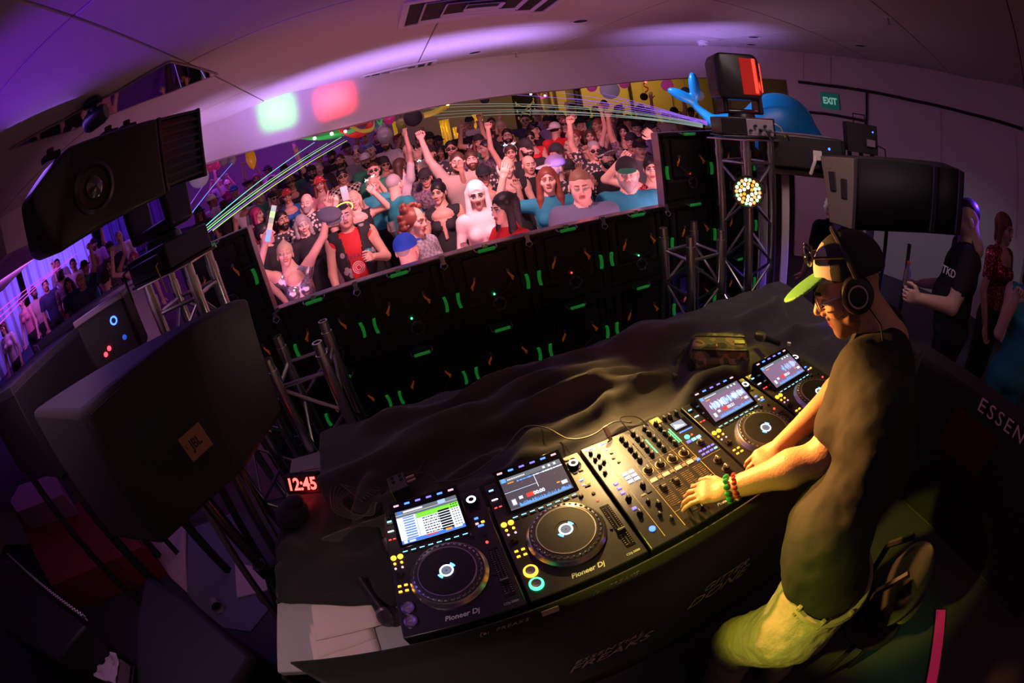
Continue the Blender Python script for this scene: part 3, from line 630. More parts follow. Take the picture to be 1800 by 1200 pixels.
# ================================================================== LED video wall, back towards the stage
LW_Y = 1.786
wallo = thing('video_wall', 'rear side of the black modular video wall between stage and crowd', 'video wall', (0.775, LW_Y, FLOOR))
PB = M('panel_black', (0.02, 0.018, 0.016), 0.45, bump=0.05); PB2 = M('panel_recess', (0.045, 0.038, 0.03), 0.6)
GRN = M('grip_green', (0.04, 0.42, 0.07), 0.5, emit=(0.04, 0.8, 0.1), es=0.10); ORG = M('latch_orange', (0.75, 0.13, 0.02), 0.5, emit=(1, .2, .02), es=0.06)
ALU = M('alu', (0.62, 0.60, 0.62), 0.3, 1.0); SIL = M('cast_silver', (0.55, 0.5, 0.55), 0.35, 0.9)
PIX = G('picture_side', (1.0, 0.25, 0.42), 1.2)
pm = MB(); a_ = .25
for x0, x1, z0, z1 in ((-a_, -a_ + .022, -a_, a_), (a_ - .022, a_, -a_, a_), (-a_ + .022, a_ - .022, a_ - .022, a_), (-a_ + .022, a_ - .022, -a_, -a_ + .022)): pm.bx(x0 + .0008 * (x0 < 0), x1 - .0008, 0, .07, z0 + .0008, z1 - .0008)
pm.bx(-.235, .235, .035, .066, -.235, .235, 1)
pm.bx(-.14, .14, .006, .05, -.06, .20, 0).bx(-.18, .18, .015, .05, -.21, -.10, 0)
for z in (-.235, .235): pm.bx(-.2, .2, .01, .04, z - .008, z + .008, 0)
for x in (-.19, .19): pm.bx(x - .012, x + .012, .012, .05, -.22, .22, 0)
for x, z in ((-.2, .2), (.2, .2), (-.2, -.2), (.2, -.2)): pm.cyl((x, .03, z), (x, .012, z), .014, n=10)
pm.bx(-.249, .249, .068, .074, -.249, .249, 2)
panel_me = pm.mesh('led_panel', [PB, PB2, PIX])
hm = MB().tube([(-.065, .012, .25), (-.065, -.028, .243), (-.06, -.034, .238), (.06, -.034, .238), (.065, -.028, .243), (.065, .012, .25)], .0045, 6, 0).cyl((-.048, -.034, .238), (.048, -.034, .238), .010, n=8, mi=1)
handle_me = hm.mesh('handle', [SIL, GRN])
gm = MB()
for k in range(6):
    t0, t1 = -1 + k / 3, -1 + (k + 1) / 3
    gm.add([(x + .006 * (1 - t * t), y, t * .045) for t in (t0, t1) for x, y in ((-.009, -.004), (.009, -.004), (.009, .012), (-.009, .012))], [(0, 1, 5, 4), (1, 2, 6, 5), (2, 3, 7, 6), (3, 0, 4, 7)])
grip_me = gm.mesh('side_grip', GRN)
lm = MB().tube([(-.012, 0, .03), (-.004, -.012, .012), (.010, -.014, -.006), (.012, -.006, -.03)], [.004, .006, .008, .005], 6, 0).box((-.010, -.004, .036), (.014, .02, .018), mi=1).cyl((.002, -.01, .0), (.018, -.02, -.012), .006, n=6, mi=0)
latch_me = lm.mesh('latch', [ORG, SIL])
em = MB().lathe((0, 0, 0), [(.034, 0), (.040, .008), (.044, 0)], axis=(0, -1, 0), n=20)
for k in range(6): q = k * math.pi / 3; em.box((.037 * math.cos(q), -.01, .037 * math.sin(q)), (.014, .014, .014))
ring_me = em.mesh('cable_ring', M('ring_grey', (0.12, 0.11, 0.11), 0.4))
cl = MB().bx(-.012, .012, -.02, .01, -.02, .012).tube([(-.012, -.015, -.01), (-.02, -.03, -.03), (0, -.035, -.045), (.02, -.03, -.03), (.012, -.015, -.01)], .004, 6)
clamp_me = cl.mesh('clamp', SIL)
cable_me = MB().tube([(-.10, .0, .02), (-.06, -.03, -.02), (.0, -.04, -.05), (.07, -.03, -.03), (.14, -.01, .04), (.24, -.01, .05)], .004, 6).mesh('data_cable', RUBR)
RW_ = FLOOR
rows = [(.62, -1), (.12, 0), (-.38, 0), (-.88, 0)]
cols = [-1.225 + .5 * k for k in range(1, 9)]
lit = {(2, 1): eGR, (3, 1): eGR, (4, 1): eRD, (5, 1): eGR, (6, 0): eRD, (1, 1): eGR}
wz = -FLOOR; k_ = 0
for ci, cx in enumerate(cols):
    for ri, (cz, side) in enumerate(rows):
        if side == -1 and -.5 < cx < 2.05: continue
        if ri == 3: zsc = 0.375 / .5; cz = -.63 - .1875
        else: zsc = 1
        p = inst(panel_me, 'led_panel', wallo, (cx - .775, 0, cz + wz), sc=(1, 1, zsc))
        inst(handle_me, 'handle', p, (0, 0, 0)); inst(ring_me, 'cable_ring', p, (0.02, -.0, -.11))
        for sx in (-1, 1): inst(grip_me, 'side_grip', p, (sx * .208, -.012, -.02), sc=(sx, 1, 1))
        for sx in (-1, 1): inst(latch_me, 'latch', p, (sx * .11, -.01, .05), sc=(sx, 1, 1))
        if ri == 1: inst(clamp_me, 'clamp', p, (.25, -.005, .235))
        inst(cable_me, 'data_cable', p, (0, 0, .0))
        m = lit.get((ci, ri))
        if m:
            inst(disc(.006, .004, m), 'status_light', p, (0, -.002, -.043), (math.pi / 2, 0, 0))
# silver rails along the open edges
RAIL = M('rail_lilac', (0.45, 0.38, 0.45), 0.3, 0.7)
rl = MB().bx(-.475, 2.025, -.006, .07, .3705, .377); o = rl.build('edge_rail', RAIL, wallo, (-.775, 0, wz), label='silver rail on top of the low panels')
for k in range(11):
    MB().bx(-.014, .014, -.016, .01, -.012, .010).build('edge_bracket', SIL, wallo, (-.475 + .25 * k - .775 + (.0 if k else .02), -.002, .378 + wz))
MB().bx(-.0055, .0, -.004, .07, .378, .872).build('edge_rail', RAIL, wallo, (-.4695 - .775, 0, wz)); MB().bx(.0, .0055, -.004, .07, .378, .872).build('edge_rail', RAIL, wallo, (2.0195 - .775, 0, wz))
MB().bx(-.975, -.475, -.004, .07, .8705, .877).build('edge_rail', RAIL, wallo, (-.775, 0, wz)); MB().bx(2.025, 3.02, -.004, .07, .8705, .877).build('edge_rail', RAIL, wallo, (-.775, 0, wz))
# small indicator lights on the floor panels
for x, z, m in ((.2, -.48, GRN), (.7, -.50, GRN), (1.2, -.48, GRN), (.05, -.72, GRN)): inst(btn(.02, .02, .004, m), 'label_sticker', wallo, (x - .775, -.003, z + wz), (math.pi / 2, 0, 0))
# ================================================================== trusses
def truss(cx, cy, zt, label, side=.24, zb=FLOOR, seg=.5, group=None):
    t = thing('truss_tower', label, 'truss', (cx, cy, zb)); H = zt - zb; h = side / 2
    cm = MB().cyl((0, 0, 0), (0, 0, H - .06), .025, n=16).pipe((0, 0, H - .06), (0, 0, H), .023, .017, 16).pipe((0, 0, H - .11), (0, 0, H - .055), .0275, .02, 16).mesh('chord', ALU)
    cs = [(-h, -h), (h, -h), (h, h), (-h, h)]
    for x, y in cs: inst(cm, 'chord', t, (x, y, 0))
    n = max(1, round((H - .16) / seg)); s_ = (H - .16) / n
    for i in range(4):
        a, b = cs[i], cs[(i + 1) % 4]
        for zz in (.03, H - .14): MB().cyl((*a, zz), (*b, zz), .010, n=8).build('crossbar', ALU, t)
        for k in range(n):
            z0 = .03 + k * s_; z1 = z0 + s_ / 2; z2 = z0 + s_
            mb = MB().cyl((*a, z0 + .02), (*b, z1), .009, n=8).cyl((*b, z1), (*a, z2 - .02), .009, n=8) if (k + i) % 2 == 0 else MB().cyl((*b, z0 + .02), (*a, z1), .009, n=8).cyl((*a, z1), (*b, z2 - .02), .009, n=8)
            mb.build('brace', ALU, t)
    MB().bx(-h - .06, h + .06, -h - .06, h + .06, 0, .008).build('base_plate', ALU, t, bevel=.002)
    return t
truss(-.24, 1.22, .37, 'short open-topped aluminium truss behind the left end of the table')
truss(1.86, 1.32, .34, 'short open-topped aluminium truss left of the tower with the round lamp')
tl = truss(-.68, 1.24, .86, 'tall aluminium truss carrying the big dark moving head')
tr_ = truss(2.36, 1.32, .84, 'tall aluminium truss carrying the red-glowing moving head')
MB().bx(-.17, .17, -.17, .17, 0, .01).build('top_plate', ALU, tr_, (0, 0, .84 - FLOOR), bevel=.002); MB().bx(-.16, .16, -.16, .16, 0, .01).build('top_plate', ALU, tl, (0, 0, .86 - FLOOR), bevel=.002)
# ================================================================== moving heads
MHB = M('fixture_black', (0.016, 0.014, 0.018), 0.35); MHP = M('fixture_edge', (0.03, 0.025, 0.035), 0.25)
def hull(name, pts, m, parent, bevel=.01, **k):
    bm = bmesh.new()
    for p in pts: bm.verts.new(p)
    r = bmesh.ops.convex_hull(bm, input=bm.verts); bmesh.ops.dissolve_limit(bm, angle_limit=.05, verts=bm.verts, edges=bm.edges)
    me = bpy.data.meshes.new(name); bm.to_mesh(me); bm.free()
    for q in (m if isinstance(m, list) else [m]): me.materials.append(q)
    me.polygons.foreach_set('use_smooth', [True] * len(me.polygons)); me.set_sharp_from_angle(angle=.6)
    o = bpy.data.objects.new(name, me); COL.objects.link(o); o.parent = parent
    if bevel: md = o.modifiers.new('bevel', 'BEVEL'); md.width = bevel; md.segments = 3; md.limit_method = 'ANGLE'; md.angle_limit = .4
    return o
# left: seen from its lens side, head swung out to the left over the tower
t = thing('moving_head_light', 'large dark moving head in silhouette at the upper left', 'stage light', (-.64, 1.12, .872), (0, 0, math.radians(-22)))
MB().bx(-.17, .17, -.14, .14, 0, .012).bx(-.16, .16, -.13, .13, .012, .115).bx(-.12, .12, -.145, -.13, .03, .09).build('base', MHB, t, bevel=.012)
MB().lathe((0, 0, .115), [(.09, 0), (.085, .03), (.06, .04), (0, .04)], n=28).build('pan_collar', MHB, t)
yk = MB().bx(-.15, .15, -.06, .06, .155, .205)
for s_ in (-1, 1): yk.prism([(-.062, .16), (.062, .16), (.075, .30), (.05, .44), (-.05, .44), (-.075, .30)], s_ * .15 - .022, s_ * .15 + .022, R=Matrix(((0, 0, 1), (1, 0, 0), (0, 1, 0))))
yk.build('yoke', MHB, t, bevel=.012)
MB().tube([(-.16, -.10, .10), (-.20, -.14, .08), (-.20, -.14, -.05)], .007, 6).build('power_cable', RUBR, t)
MB().tube([(.10, -.13, .06), (.12, -.17, .05), (.12, -.16, -.06)], .004, 6).build('data_cable', M('cable_yellow', (0.5, .35, .05), .5), t)
# the head is placed by its two ends in the room
A = Vector(far(50, 385, 1.26)); B = Vector(far(318, 262, 1.56)); hx = (B - A).normalized(); hz = Vector((0.10, -0.18, 1)); hz = (hz - hx * hz.dot(hx)).normalized(); hy = hz.cross(hx)
Mh = Matrix((hx, hy, hz)).transposed().to_4x4(); Mh.translation = (A + B) / 2; L = (B - A).length
hd = bpy.data.objects.new('head', None)
pts = [(x, y, z) for x, y, z in ((-L*.5, -.06, -.10), (-L*.5, .08, -.10), (-L*.5, -.06, .05), (-L*.5, .08, .05), (-L*.44, -.11, -.125), (-L*.44, .12, -.125), (-L*.30, -.11, .12), (-L*.30, .12, .12), (L*.22, -.12, .115), (L*.22, .12, .115), (L*.22, -.12, -.125), (L*.22, .12, -.125))]
h = hull('head', pts, MHB, None, .015); COL.objects.unlink(h); COL.objects.link(h); h.parent = t
bpy.context.view_layer.update(); h.matrix_world = Mh; 
def on_head(mb, name, m, **k):
    o = mb.build(name, m, None, **k); o.parent = h; return o
gr = MB().bx(L*.22, L*.50, -.10, .10, -.105, .10, 1)
on_head(gr, 'heat_sink_core', [MHB, MHP])
for k in range(9):
    z = -.105 + k * .026; on_head(MB().bx(L*.225, L*.505, -.112, .112, z, z + .009), 'cooling_fin', M('fin_grey', (0.06, .05, .06), .3, .5))
on_head(MB().bx(L*.495, L*.515, -.118, .118, -.12, .115).bx(L*.22, L*.24, -.118, .118, -.12, .115), 'heat_sink_frame', MHP, bevel=.004)
ln_ = MB().lathe((0, 0, 0), [(.070, 0), (.070, .012), (.058, .018), (.052, .006), (.03, .004)], axis=(0, -1, 0), n=36)
o = on_head(ln_, 'lens_ring', MHP); o.location = (-L*.20, -.112, -.015)
o = on_head(MB().lathe((0, 0, 0), [(.03, .0), (.029, .012), (.018, .020), (0, .023)], axis=(0, -1, 0), n=28), 'lens', M('lens_glass', (0.08, 0.07, 0.08), 0.05, .3, coat=1.0)); o.location = (-L*.20, -.115, -.015)
for x in (-L*.33, L*.02, L*.14): o = on_head(MB().bx(-.03, .03, -.02, .02, 0, .02).cyl((0, 0, .02), (0, 0, .035), .014, n=10), 'clamp_lug', MHB, bevel=.003); o.location = (x, 0, .118)
# fixture hanging upside down from the ceiling behind it
c = on(168, 208, 2, CEIL - .06)
t2 = thing('ceiling_light_fixture', 'small dark lamp fixed to the ceiling mirror above the dark moving head', 'stage light', (float(c[0]) * .9 - .02, float(c[1]) * .9, CEIL - .02))
MB().lathe((0, 0, 0), [(.07, .0), (.07, -.02), (.03, -.03), (.03, -.07)], n=20).build('bracket', MHB, t2)
MB().lathe((-.08, 0, -.12), [(0, 0), (.05, 0), (.065, .03), (.065, .14), (.05, .17), (0, .17)], axis=(1, .2, .05), n=20).build('lamp_body', MHB, t2)
# right: upright, red light inside the head
t = thing('moving_head_light', 'black moving head with a red-lit window on the right tower', 'stage light', (2.36, 1.32, .852), (0, 0, math.radians(-28)))
MB().bx(-.19, .19, -.13, .13, .006, .02).bx(-.18, .18, -.12, .12, .02, .13).build('base', MHB, t, bevel=.015)
cp = MB().bx(-.02, .16, -.128, -.118, .02, .12); cp.build('connector_plate', M('plate_lilac', (.45, .40, .5), .4, .5), t, bevel=.002)
for k in range(5): MB().cyl((.0 + .033 * k, -.128, .05 + .03 * (k % 2)), (.0 + .033 * k, -.15, .05 + .03 * (k % 2)), .009, n=8).build('connector', RUBR, t)
MB().tube([(.05, -.15, .06), (.10, -.19, .05), (.22, -.2, .04), (.26, -.14, .0)], .005, 6).build('cable', RUBR, t); MB().tube([(.1, -.15, .05), (.12, -.19, -.02), (.10, -.20, -.3), (.11, -.19, -.8), (.10, -.18, -1.5)], .007, 6).build('cable', RUBR, t)
MB().tube([(.17, -.13, .10), (.20, -.15, .08), (.23, -.15, .02)], .004, 6).build('cable', M('cable_yellow', (0.5, .35, .05), .5), t)
MB().lathe((0, 0, .13), [(.09, 0), (.085, .02), (.06, .03), (0, .03)], n=28).build('pan_collar', MHB, t)
MB().prism([(-.07, .15), (.07, .15), (.055, .36), (.02, .40), (-.02, .40), (-.055, .36)], .10, .135, R=Matrix(((0, 0, 1), (1, 0, 0), (0, 1, 0)))).prism([(-.07, .15), (.07, .15), (.055, .36), (.02, .40), (-.02, .40), (-.055, .36)], -.135, -.10, R=Matrix(((0, 0, 1), (1, 0, 0), (0, 1, 0)))).bx(-.135, .135, -.06, .06, .15, .18).build('yoke', M('fixture_gloss', (0.02, 0.015, 0.03), 0.15), t, bevel=.012)
pts = [(x, y, z) for x in (-.17,) for y in (-.10, .10) for z in (.27, .48)] + [(x, y, z) for x in (-.14, .10) for y in (-.115, .115) for z in (.24, .53)] + [(.135, y, z) for y in (-.085, .085) for z in (.27, .50)]
h2 = hull('head', pts, MHB, t, .02)
MB().bx(-.01, .10, -.122, -.112, .27, .50).build('side_window', M('window_red', (.25, .01, .01), .15, emit=(1, .03, .02), es=.25), t, bevel=.003)
MB().bx(.125, .147, -.07, .07, .29, .48).build('red_window', G('glow_red', (1.0, .06, .03), 1.3), t, bevel=.004); MB().bx(.070, .092, -.127, -.119, .28, .50).build('red_window', G('glow_red', (1.0, .06, .03), 1.3), t, bevel=.003)
lamp('POINT', 'red_head_lamp', (2.50, 1.12, 1.18), (0, 0, 0), (1, .05, .03), 1.2, .03)
# round LED wash light on the right tower
pc = Vector(on(1315, 337, 1, 1.12))
t = thing('par_light', 'round wash light with glowing yellow, green and red diodes on the tower', 'stage light', pc, (0, 0, math.radians(-47)))
MB().lathe((0, 0, 0), [(0, -.10), (.06, -.10), (.088, -.06), (.094, 0), (.094, .012), (.086, .012), (.084, .0), (0, .0)], axis=(0, -1, 0), n=36).build('housing', MHB, t)
MB().tube([(-.10, 0, 0), (-.105, .05, .03), (-.10, .10, .04), (.10, .10, .04), (.105, .05, .03), (.10, 0, 0)], .006, 6).build('bracket', MHB, t)
Yw = G('diode_yellow', (1.0, .80, .30), 11.0); Rd_ = G('diode_red', (1.0, .12, .04), 7.0); Gd = G('diode_green', (.12, 1.0, .15), 8.0); Am = G('diode_amber', (1, .38, .03), 1.6)
n_ = 0
for ring, cnt in ((0.026, 6), (.047, 12), (.069, 18)):
    for k in range(cnt):
        q = 2 * math.pi * k / cnt + ring * 20; m = Yw if (n_ % 3) else Am
        if ring > .06: m = (Gd, Yw, Rd_)[k % 3]
        if ring > .04 and ring < .06 and k % 4 == 1: m = Rd_
        inst(disc(.0092, .006, m, 'diode'), 'diode', t, (ring * math.cos(q), -.002, ring * math.sin(q)), (math.pi / 2, 0, 0)); n_ += 1
# ================================================================== tables, skirts and the drape
LAM = M('laminate_grey', (0.42, 0.40, 0.42), 0.6, noise=.1, nscale=12); BLK = M('cloth_black', (0.013, 0.012, 0.014), 0.9, sheen=.15, bump=.25, bscale=500)
t = thing('folding_table', 'grey folding table whose bare left end shows by the napkins', 'table', (0.95, .55, FLOOR))
TZ = -.1175 - FLOOR
MB().bx(-1.42, 1.45, -.55, .52, TZ - .035, TZ).build('tabletop', LAM, t, bevel=.006)
MB().bx(-1.40, 1.43, -.535, .505, TZ - .06, TZ - .035).build('apron', M('steel_dark', (0.35, 0.3, 0.3), 0.4, 0.8), t)
for x in (-1.34, -.15, 1.36):
    for y in (-.48, .45): MB().cyl((x, y, 0), (x, y, TZ - .06), .014, n=10).lathe((x, y, 0), [(.018, 0), (.018, .03), (0, .03)], n=10).build('leg', M('steel_dark', (0.35, 0.3, 0.3), 0.4, 0.8), t)
yl = M('tape_yellow', (.85, .80, .05), .5); q0 = on(628, 1061, 2, -.117); q1 = on(688, 1037, 2, -.117)
d_ = Vector((q1 - q0)); L_ = Vector(d_).length
o = MB().box((0, 0, 0), (L_ * 1.2, .005, .0012)).build('tape_strip', yl, t); o.location = (float((q0[0] + q1[0]) / 2) - .95, float((q0[1] + q1[1]) / 2) - .55, TZ + .0006); o.rotation_euler = (0, 0, math.atan2(d_[1], d_[0]))
# front skirt with the printed names
def wavy(x0, x1, y, z0, z1, amp, wl, n=120, axis=0, rows_=6):
    v = []; f = []
    for i in range(n + 1):
        s_ = x0 + (x1 - x0) * i / n
        for j in range(rows_ + 1):
            q = j / rows_; z = z1 + (z0 - z1) * q; w_ = amp * q * (math.sin(s_ * 6.28 / wl) + .5 * math.sin(s_ * 6.28 / wl * 1.7 + 2 + q)) 
            v.append((s_, y + w_, z) if axis == 0 else (y + w_, s_, z))
    for i in range(n):
        for j in range(rows_): a = i * (rows_ + 1) + j; f.append((a, a + rows_ + 1, a + rows_ + 2, a + 1))
    return MB().add(v, f)
sk = thing('table_skirt', 'black cloth skirt with printed names hanging from the front of the equipment table', 'skirt', (.95, -.02, -.1))
o = wavy(-1.29, 1.5, 0, FLOOR + .1 + .02, .098, .004, .9).build('cloth', BLK, sk, (0, 0, 0)); md = o.modifiers.new('t', 'SOLIDIFY'); md.thickness = .006
o = wavy(-1.29, -1.285, 0, 0, 0, 0, 1, n=1).build('hem', BLK, sk)
PR = M('print_pink', (0.85, 0.65, 0.65), .7)
text('GITTER', 'lettering', .074, PR, sk, (.075, -.012, -.370), (math.pi / 2, 0, 0), shear=.35, sx=.85, spacing=1.05)
text('DONE', 'lettering', .105, PR, sk, (.05, -.012, -.45), (math.pi / 2, 0, 0), shear=.35, sx=.95)
text('ESSENTIAL', 'lettering', .052, PR, sk, (-.41, -.012, -.475), (math.pi / 2, 0, 0), shear=.35, spacing=1.15)
text('FREAKS', 'lettering', .100, PR, sk, (-.41, -.012, -.545), (math.pi / 2, 0, 0), shear=.35, spacing=1.0)
for x in (-.70, -.40, .32): text('[a:  FREAKS', 'lettering', .024, M('print_light', (0.5, 0.42, 0.45), .6), sk, (x, -.010, .070), (math.pi / 2, 0, 0), shear=.35, spacing=1.1)
MB().bx(-.60, -.555, -.011, -.009, .055, .085).build('sticker', M('sticker_pink', (.65, .45, .5), .6), sk)
# side skirt, left front
sk2 = tag(wavy(-.01, .62, -.475, FLOOR + .02, -.15, .012, .22, n=50, axis=1).build('side_skirt', BLK), 'black cloth closing the left end of the equipment table', 'skirt'); md = sk2.modifiers.new('t', 'SOLIDIFY'); md.thickness = .005
MB().lathe((0, 0, 0), [(.010, 0), (.010, .002), (.005, .002), (.005, 0)], axis=(-1, 0, 0), n=16).build('eyelet', CHROME, sk2, (-.480, .02, -.175))
# crumpled drape over the rear of the table
from mathutils import noise as NZ
DR = M('drape_black', (0.060, 0.052, 0.058), 0.85, sheen=.3, bump=.2, bscale=700)
def ridge(x, y, ax, ay, bx_, by_, w_, h_):
    dx, dy = bx_ - ax, by_ - ay; L2 = dx * dx + dy * dy; t_ = max(0, min(1, ((x - ax) * dx + (y - ay) * dy) / L2)); d2 = (x - ax - t_ * dx) ** 2 + (y - ay - t_ * dy) ** 2
    s_ = math.sin(math.pi * min(1, max(0, t_ * .9 + .05))); return h_ * s_ * math.exp(-d2 / (w_ * w_))
rr = random.Random(11); RID = []
for k in range(34):
    x = rr.uniform(-.2, 2.2); y = rr.uniform(.52, 1.02); an = rr.choice([.35, .15, .6, 2.9, 1.2]) + rr.uniform(-.25, .25); L = rr.uniform(.25, .8)
    RID.append((x - L / 2 * math.cos(an), y - L / 2 * math.sin(an) * .6, x + L / 2 * math.cos(an), y + L / 2 * math.sin(an) * .6, rr.uniform(.02, .055), rr.uniform(.02, .062)))
RID += [(-.2, .75, 1.0, 1.0, .05, .05), (.3, .62, 1.3, .78, .035, .045), (.9, .95, 1.7, .98, .06, .05), (.6, .5, 1.1, .55, .025, .04), (1.1, .52, 1.5, .75, .04, .05)]
def drape_z(x, y):
    z = -.113
    if x < -.05 or x > 0 or True: z += 0
    for r_ in RID: z += ridge(x, y, *r_)
    z += .018 * NZ.noise(Vector((x * 3.1, y * 4.2, 0))) + .006 * NZ.noise(Vector((x * 11, y * 17, 3)))
    t_ = min(1, max(0, (y - .62) / .42)); return max(z, -.1145) + .085 * t_ * t_ * (3 - 2 * t_)
def drape(x0, x1, y0, y1, nx, ny, name, label, back=1.06, left=None, right=None):
    v = []; f = []
    for j in range(ny + 1):
        for i in range(nx + 1):
            x = x0 + (x1 - x0) * i / nx; y = y0 + (y1 - y0) * j / ny
            z = drape_z(min(max(x, -.3), 2.38), min(y, back)); xx, yy = x, y
            ey = (y - y0) / (y1 - y0)
            if j == 0: z = -.1145
            if y > back: d = y - back; yy = back + .06 * math.sin(min(1, d / .1) * 1.57) + .01 * math.sin(x * 25); z -= max(0, d - .03)
            if x < -.30: d = -.30 - x
            v.append((xx, yy, z))
    for j in range(ny):
        for i in range(nx): a = j * (nx + 1) + i; f.append((a, a + 1, a + nx + 2, a + nx + 1))
    o = MB().add(v, f).build(name, DR); o.modifiers.new('t', 'SOLIDIFY').thickness = .004; tag(o, label, 'drape'); return o
drape(-.27, 2.42, .462, 1.55, 260, 110, 'table_drape', 'crumpled black drape covering the table behind the players')
v = []; f = []   # its end over the right corner of the table
for j in range(41):
    for i in range(41):
        x = 1.765 + .72 * i / 40; y = -.05 + .56 * j / 40; z = -.111 + .02 * abs(NZ.noise(Vector((x * 6, y * 5, 2)))) + .03 * math.exp(-((y - .2 - .3 * (x - 1.8)) ** 2) / .002)
        if x > 2.40: z -= (x - 2.40) * 6; x = 2.40 + (x - 2.40) * .3
        if y < -.015: z -= .25 * (-.015 - y) / .035; y = -.034
        v.append((x, y, z))
for j in range(40):
    for i in range(40): a = j * 41 + i; f.append((a, a + 1, a + 42, a + 41))
o = MB().add(v, f).build('table_drape', DR); o.modifiers.new('t', 'SOLIDIFY').thickness = .004; tag(o, 'black drape end over the right corner of the equipment table', 'drape')
# its loose corner at the left front
v = []; f = []
for j in range(31):
    for i in range(31):
        a = i / 30; b = j / 30; x = -.47 + .44 * a + .02 * math.sin(b * 9); y = .27 + .50 * b - .10 * a * (1 - b)
        z = -.108 + .045 * abs(NZ.noise(Vector((x * 7, y * 7, 5)))) + .05 * math.exp(-((x + .36) ** 2 + (y - .42) ** 2) / .01); 
        if x < -.46: z -= .1
        v.append((x, y, max(z, -.113)))
for j in range(30):
    for i in range(30): a = j * 31 + i; f.append((a, a + 1, a + 32, a + 31))
o = MB().add(v, f).build('folded_cloth', BLK); o.modifiers.new('t', 'SOLIDIFY').thickness = .005; tag(o, 'black cloth bundle left of the leftmost media player', 'cloth')
o = MB().ball((0, 0, 0), .075, 20, sc=(1, 1.05, .55)).ball((.02, .02, .03), .045, 14, sc=(1.1, 1, .5)).build('black_cap', BLK, None, (-.40, .66, -.075)); tag(o, 'rounded black soft cap lying in front of the red clock', 'cap')
# raised bulge at the right under the drape

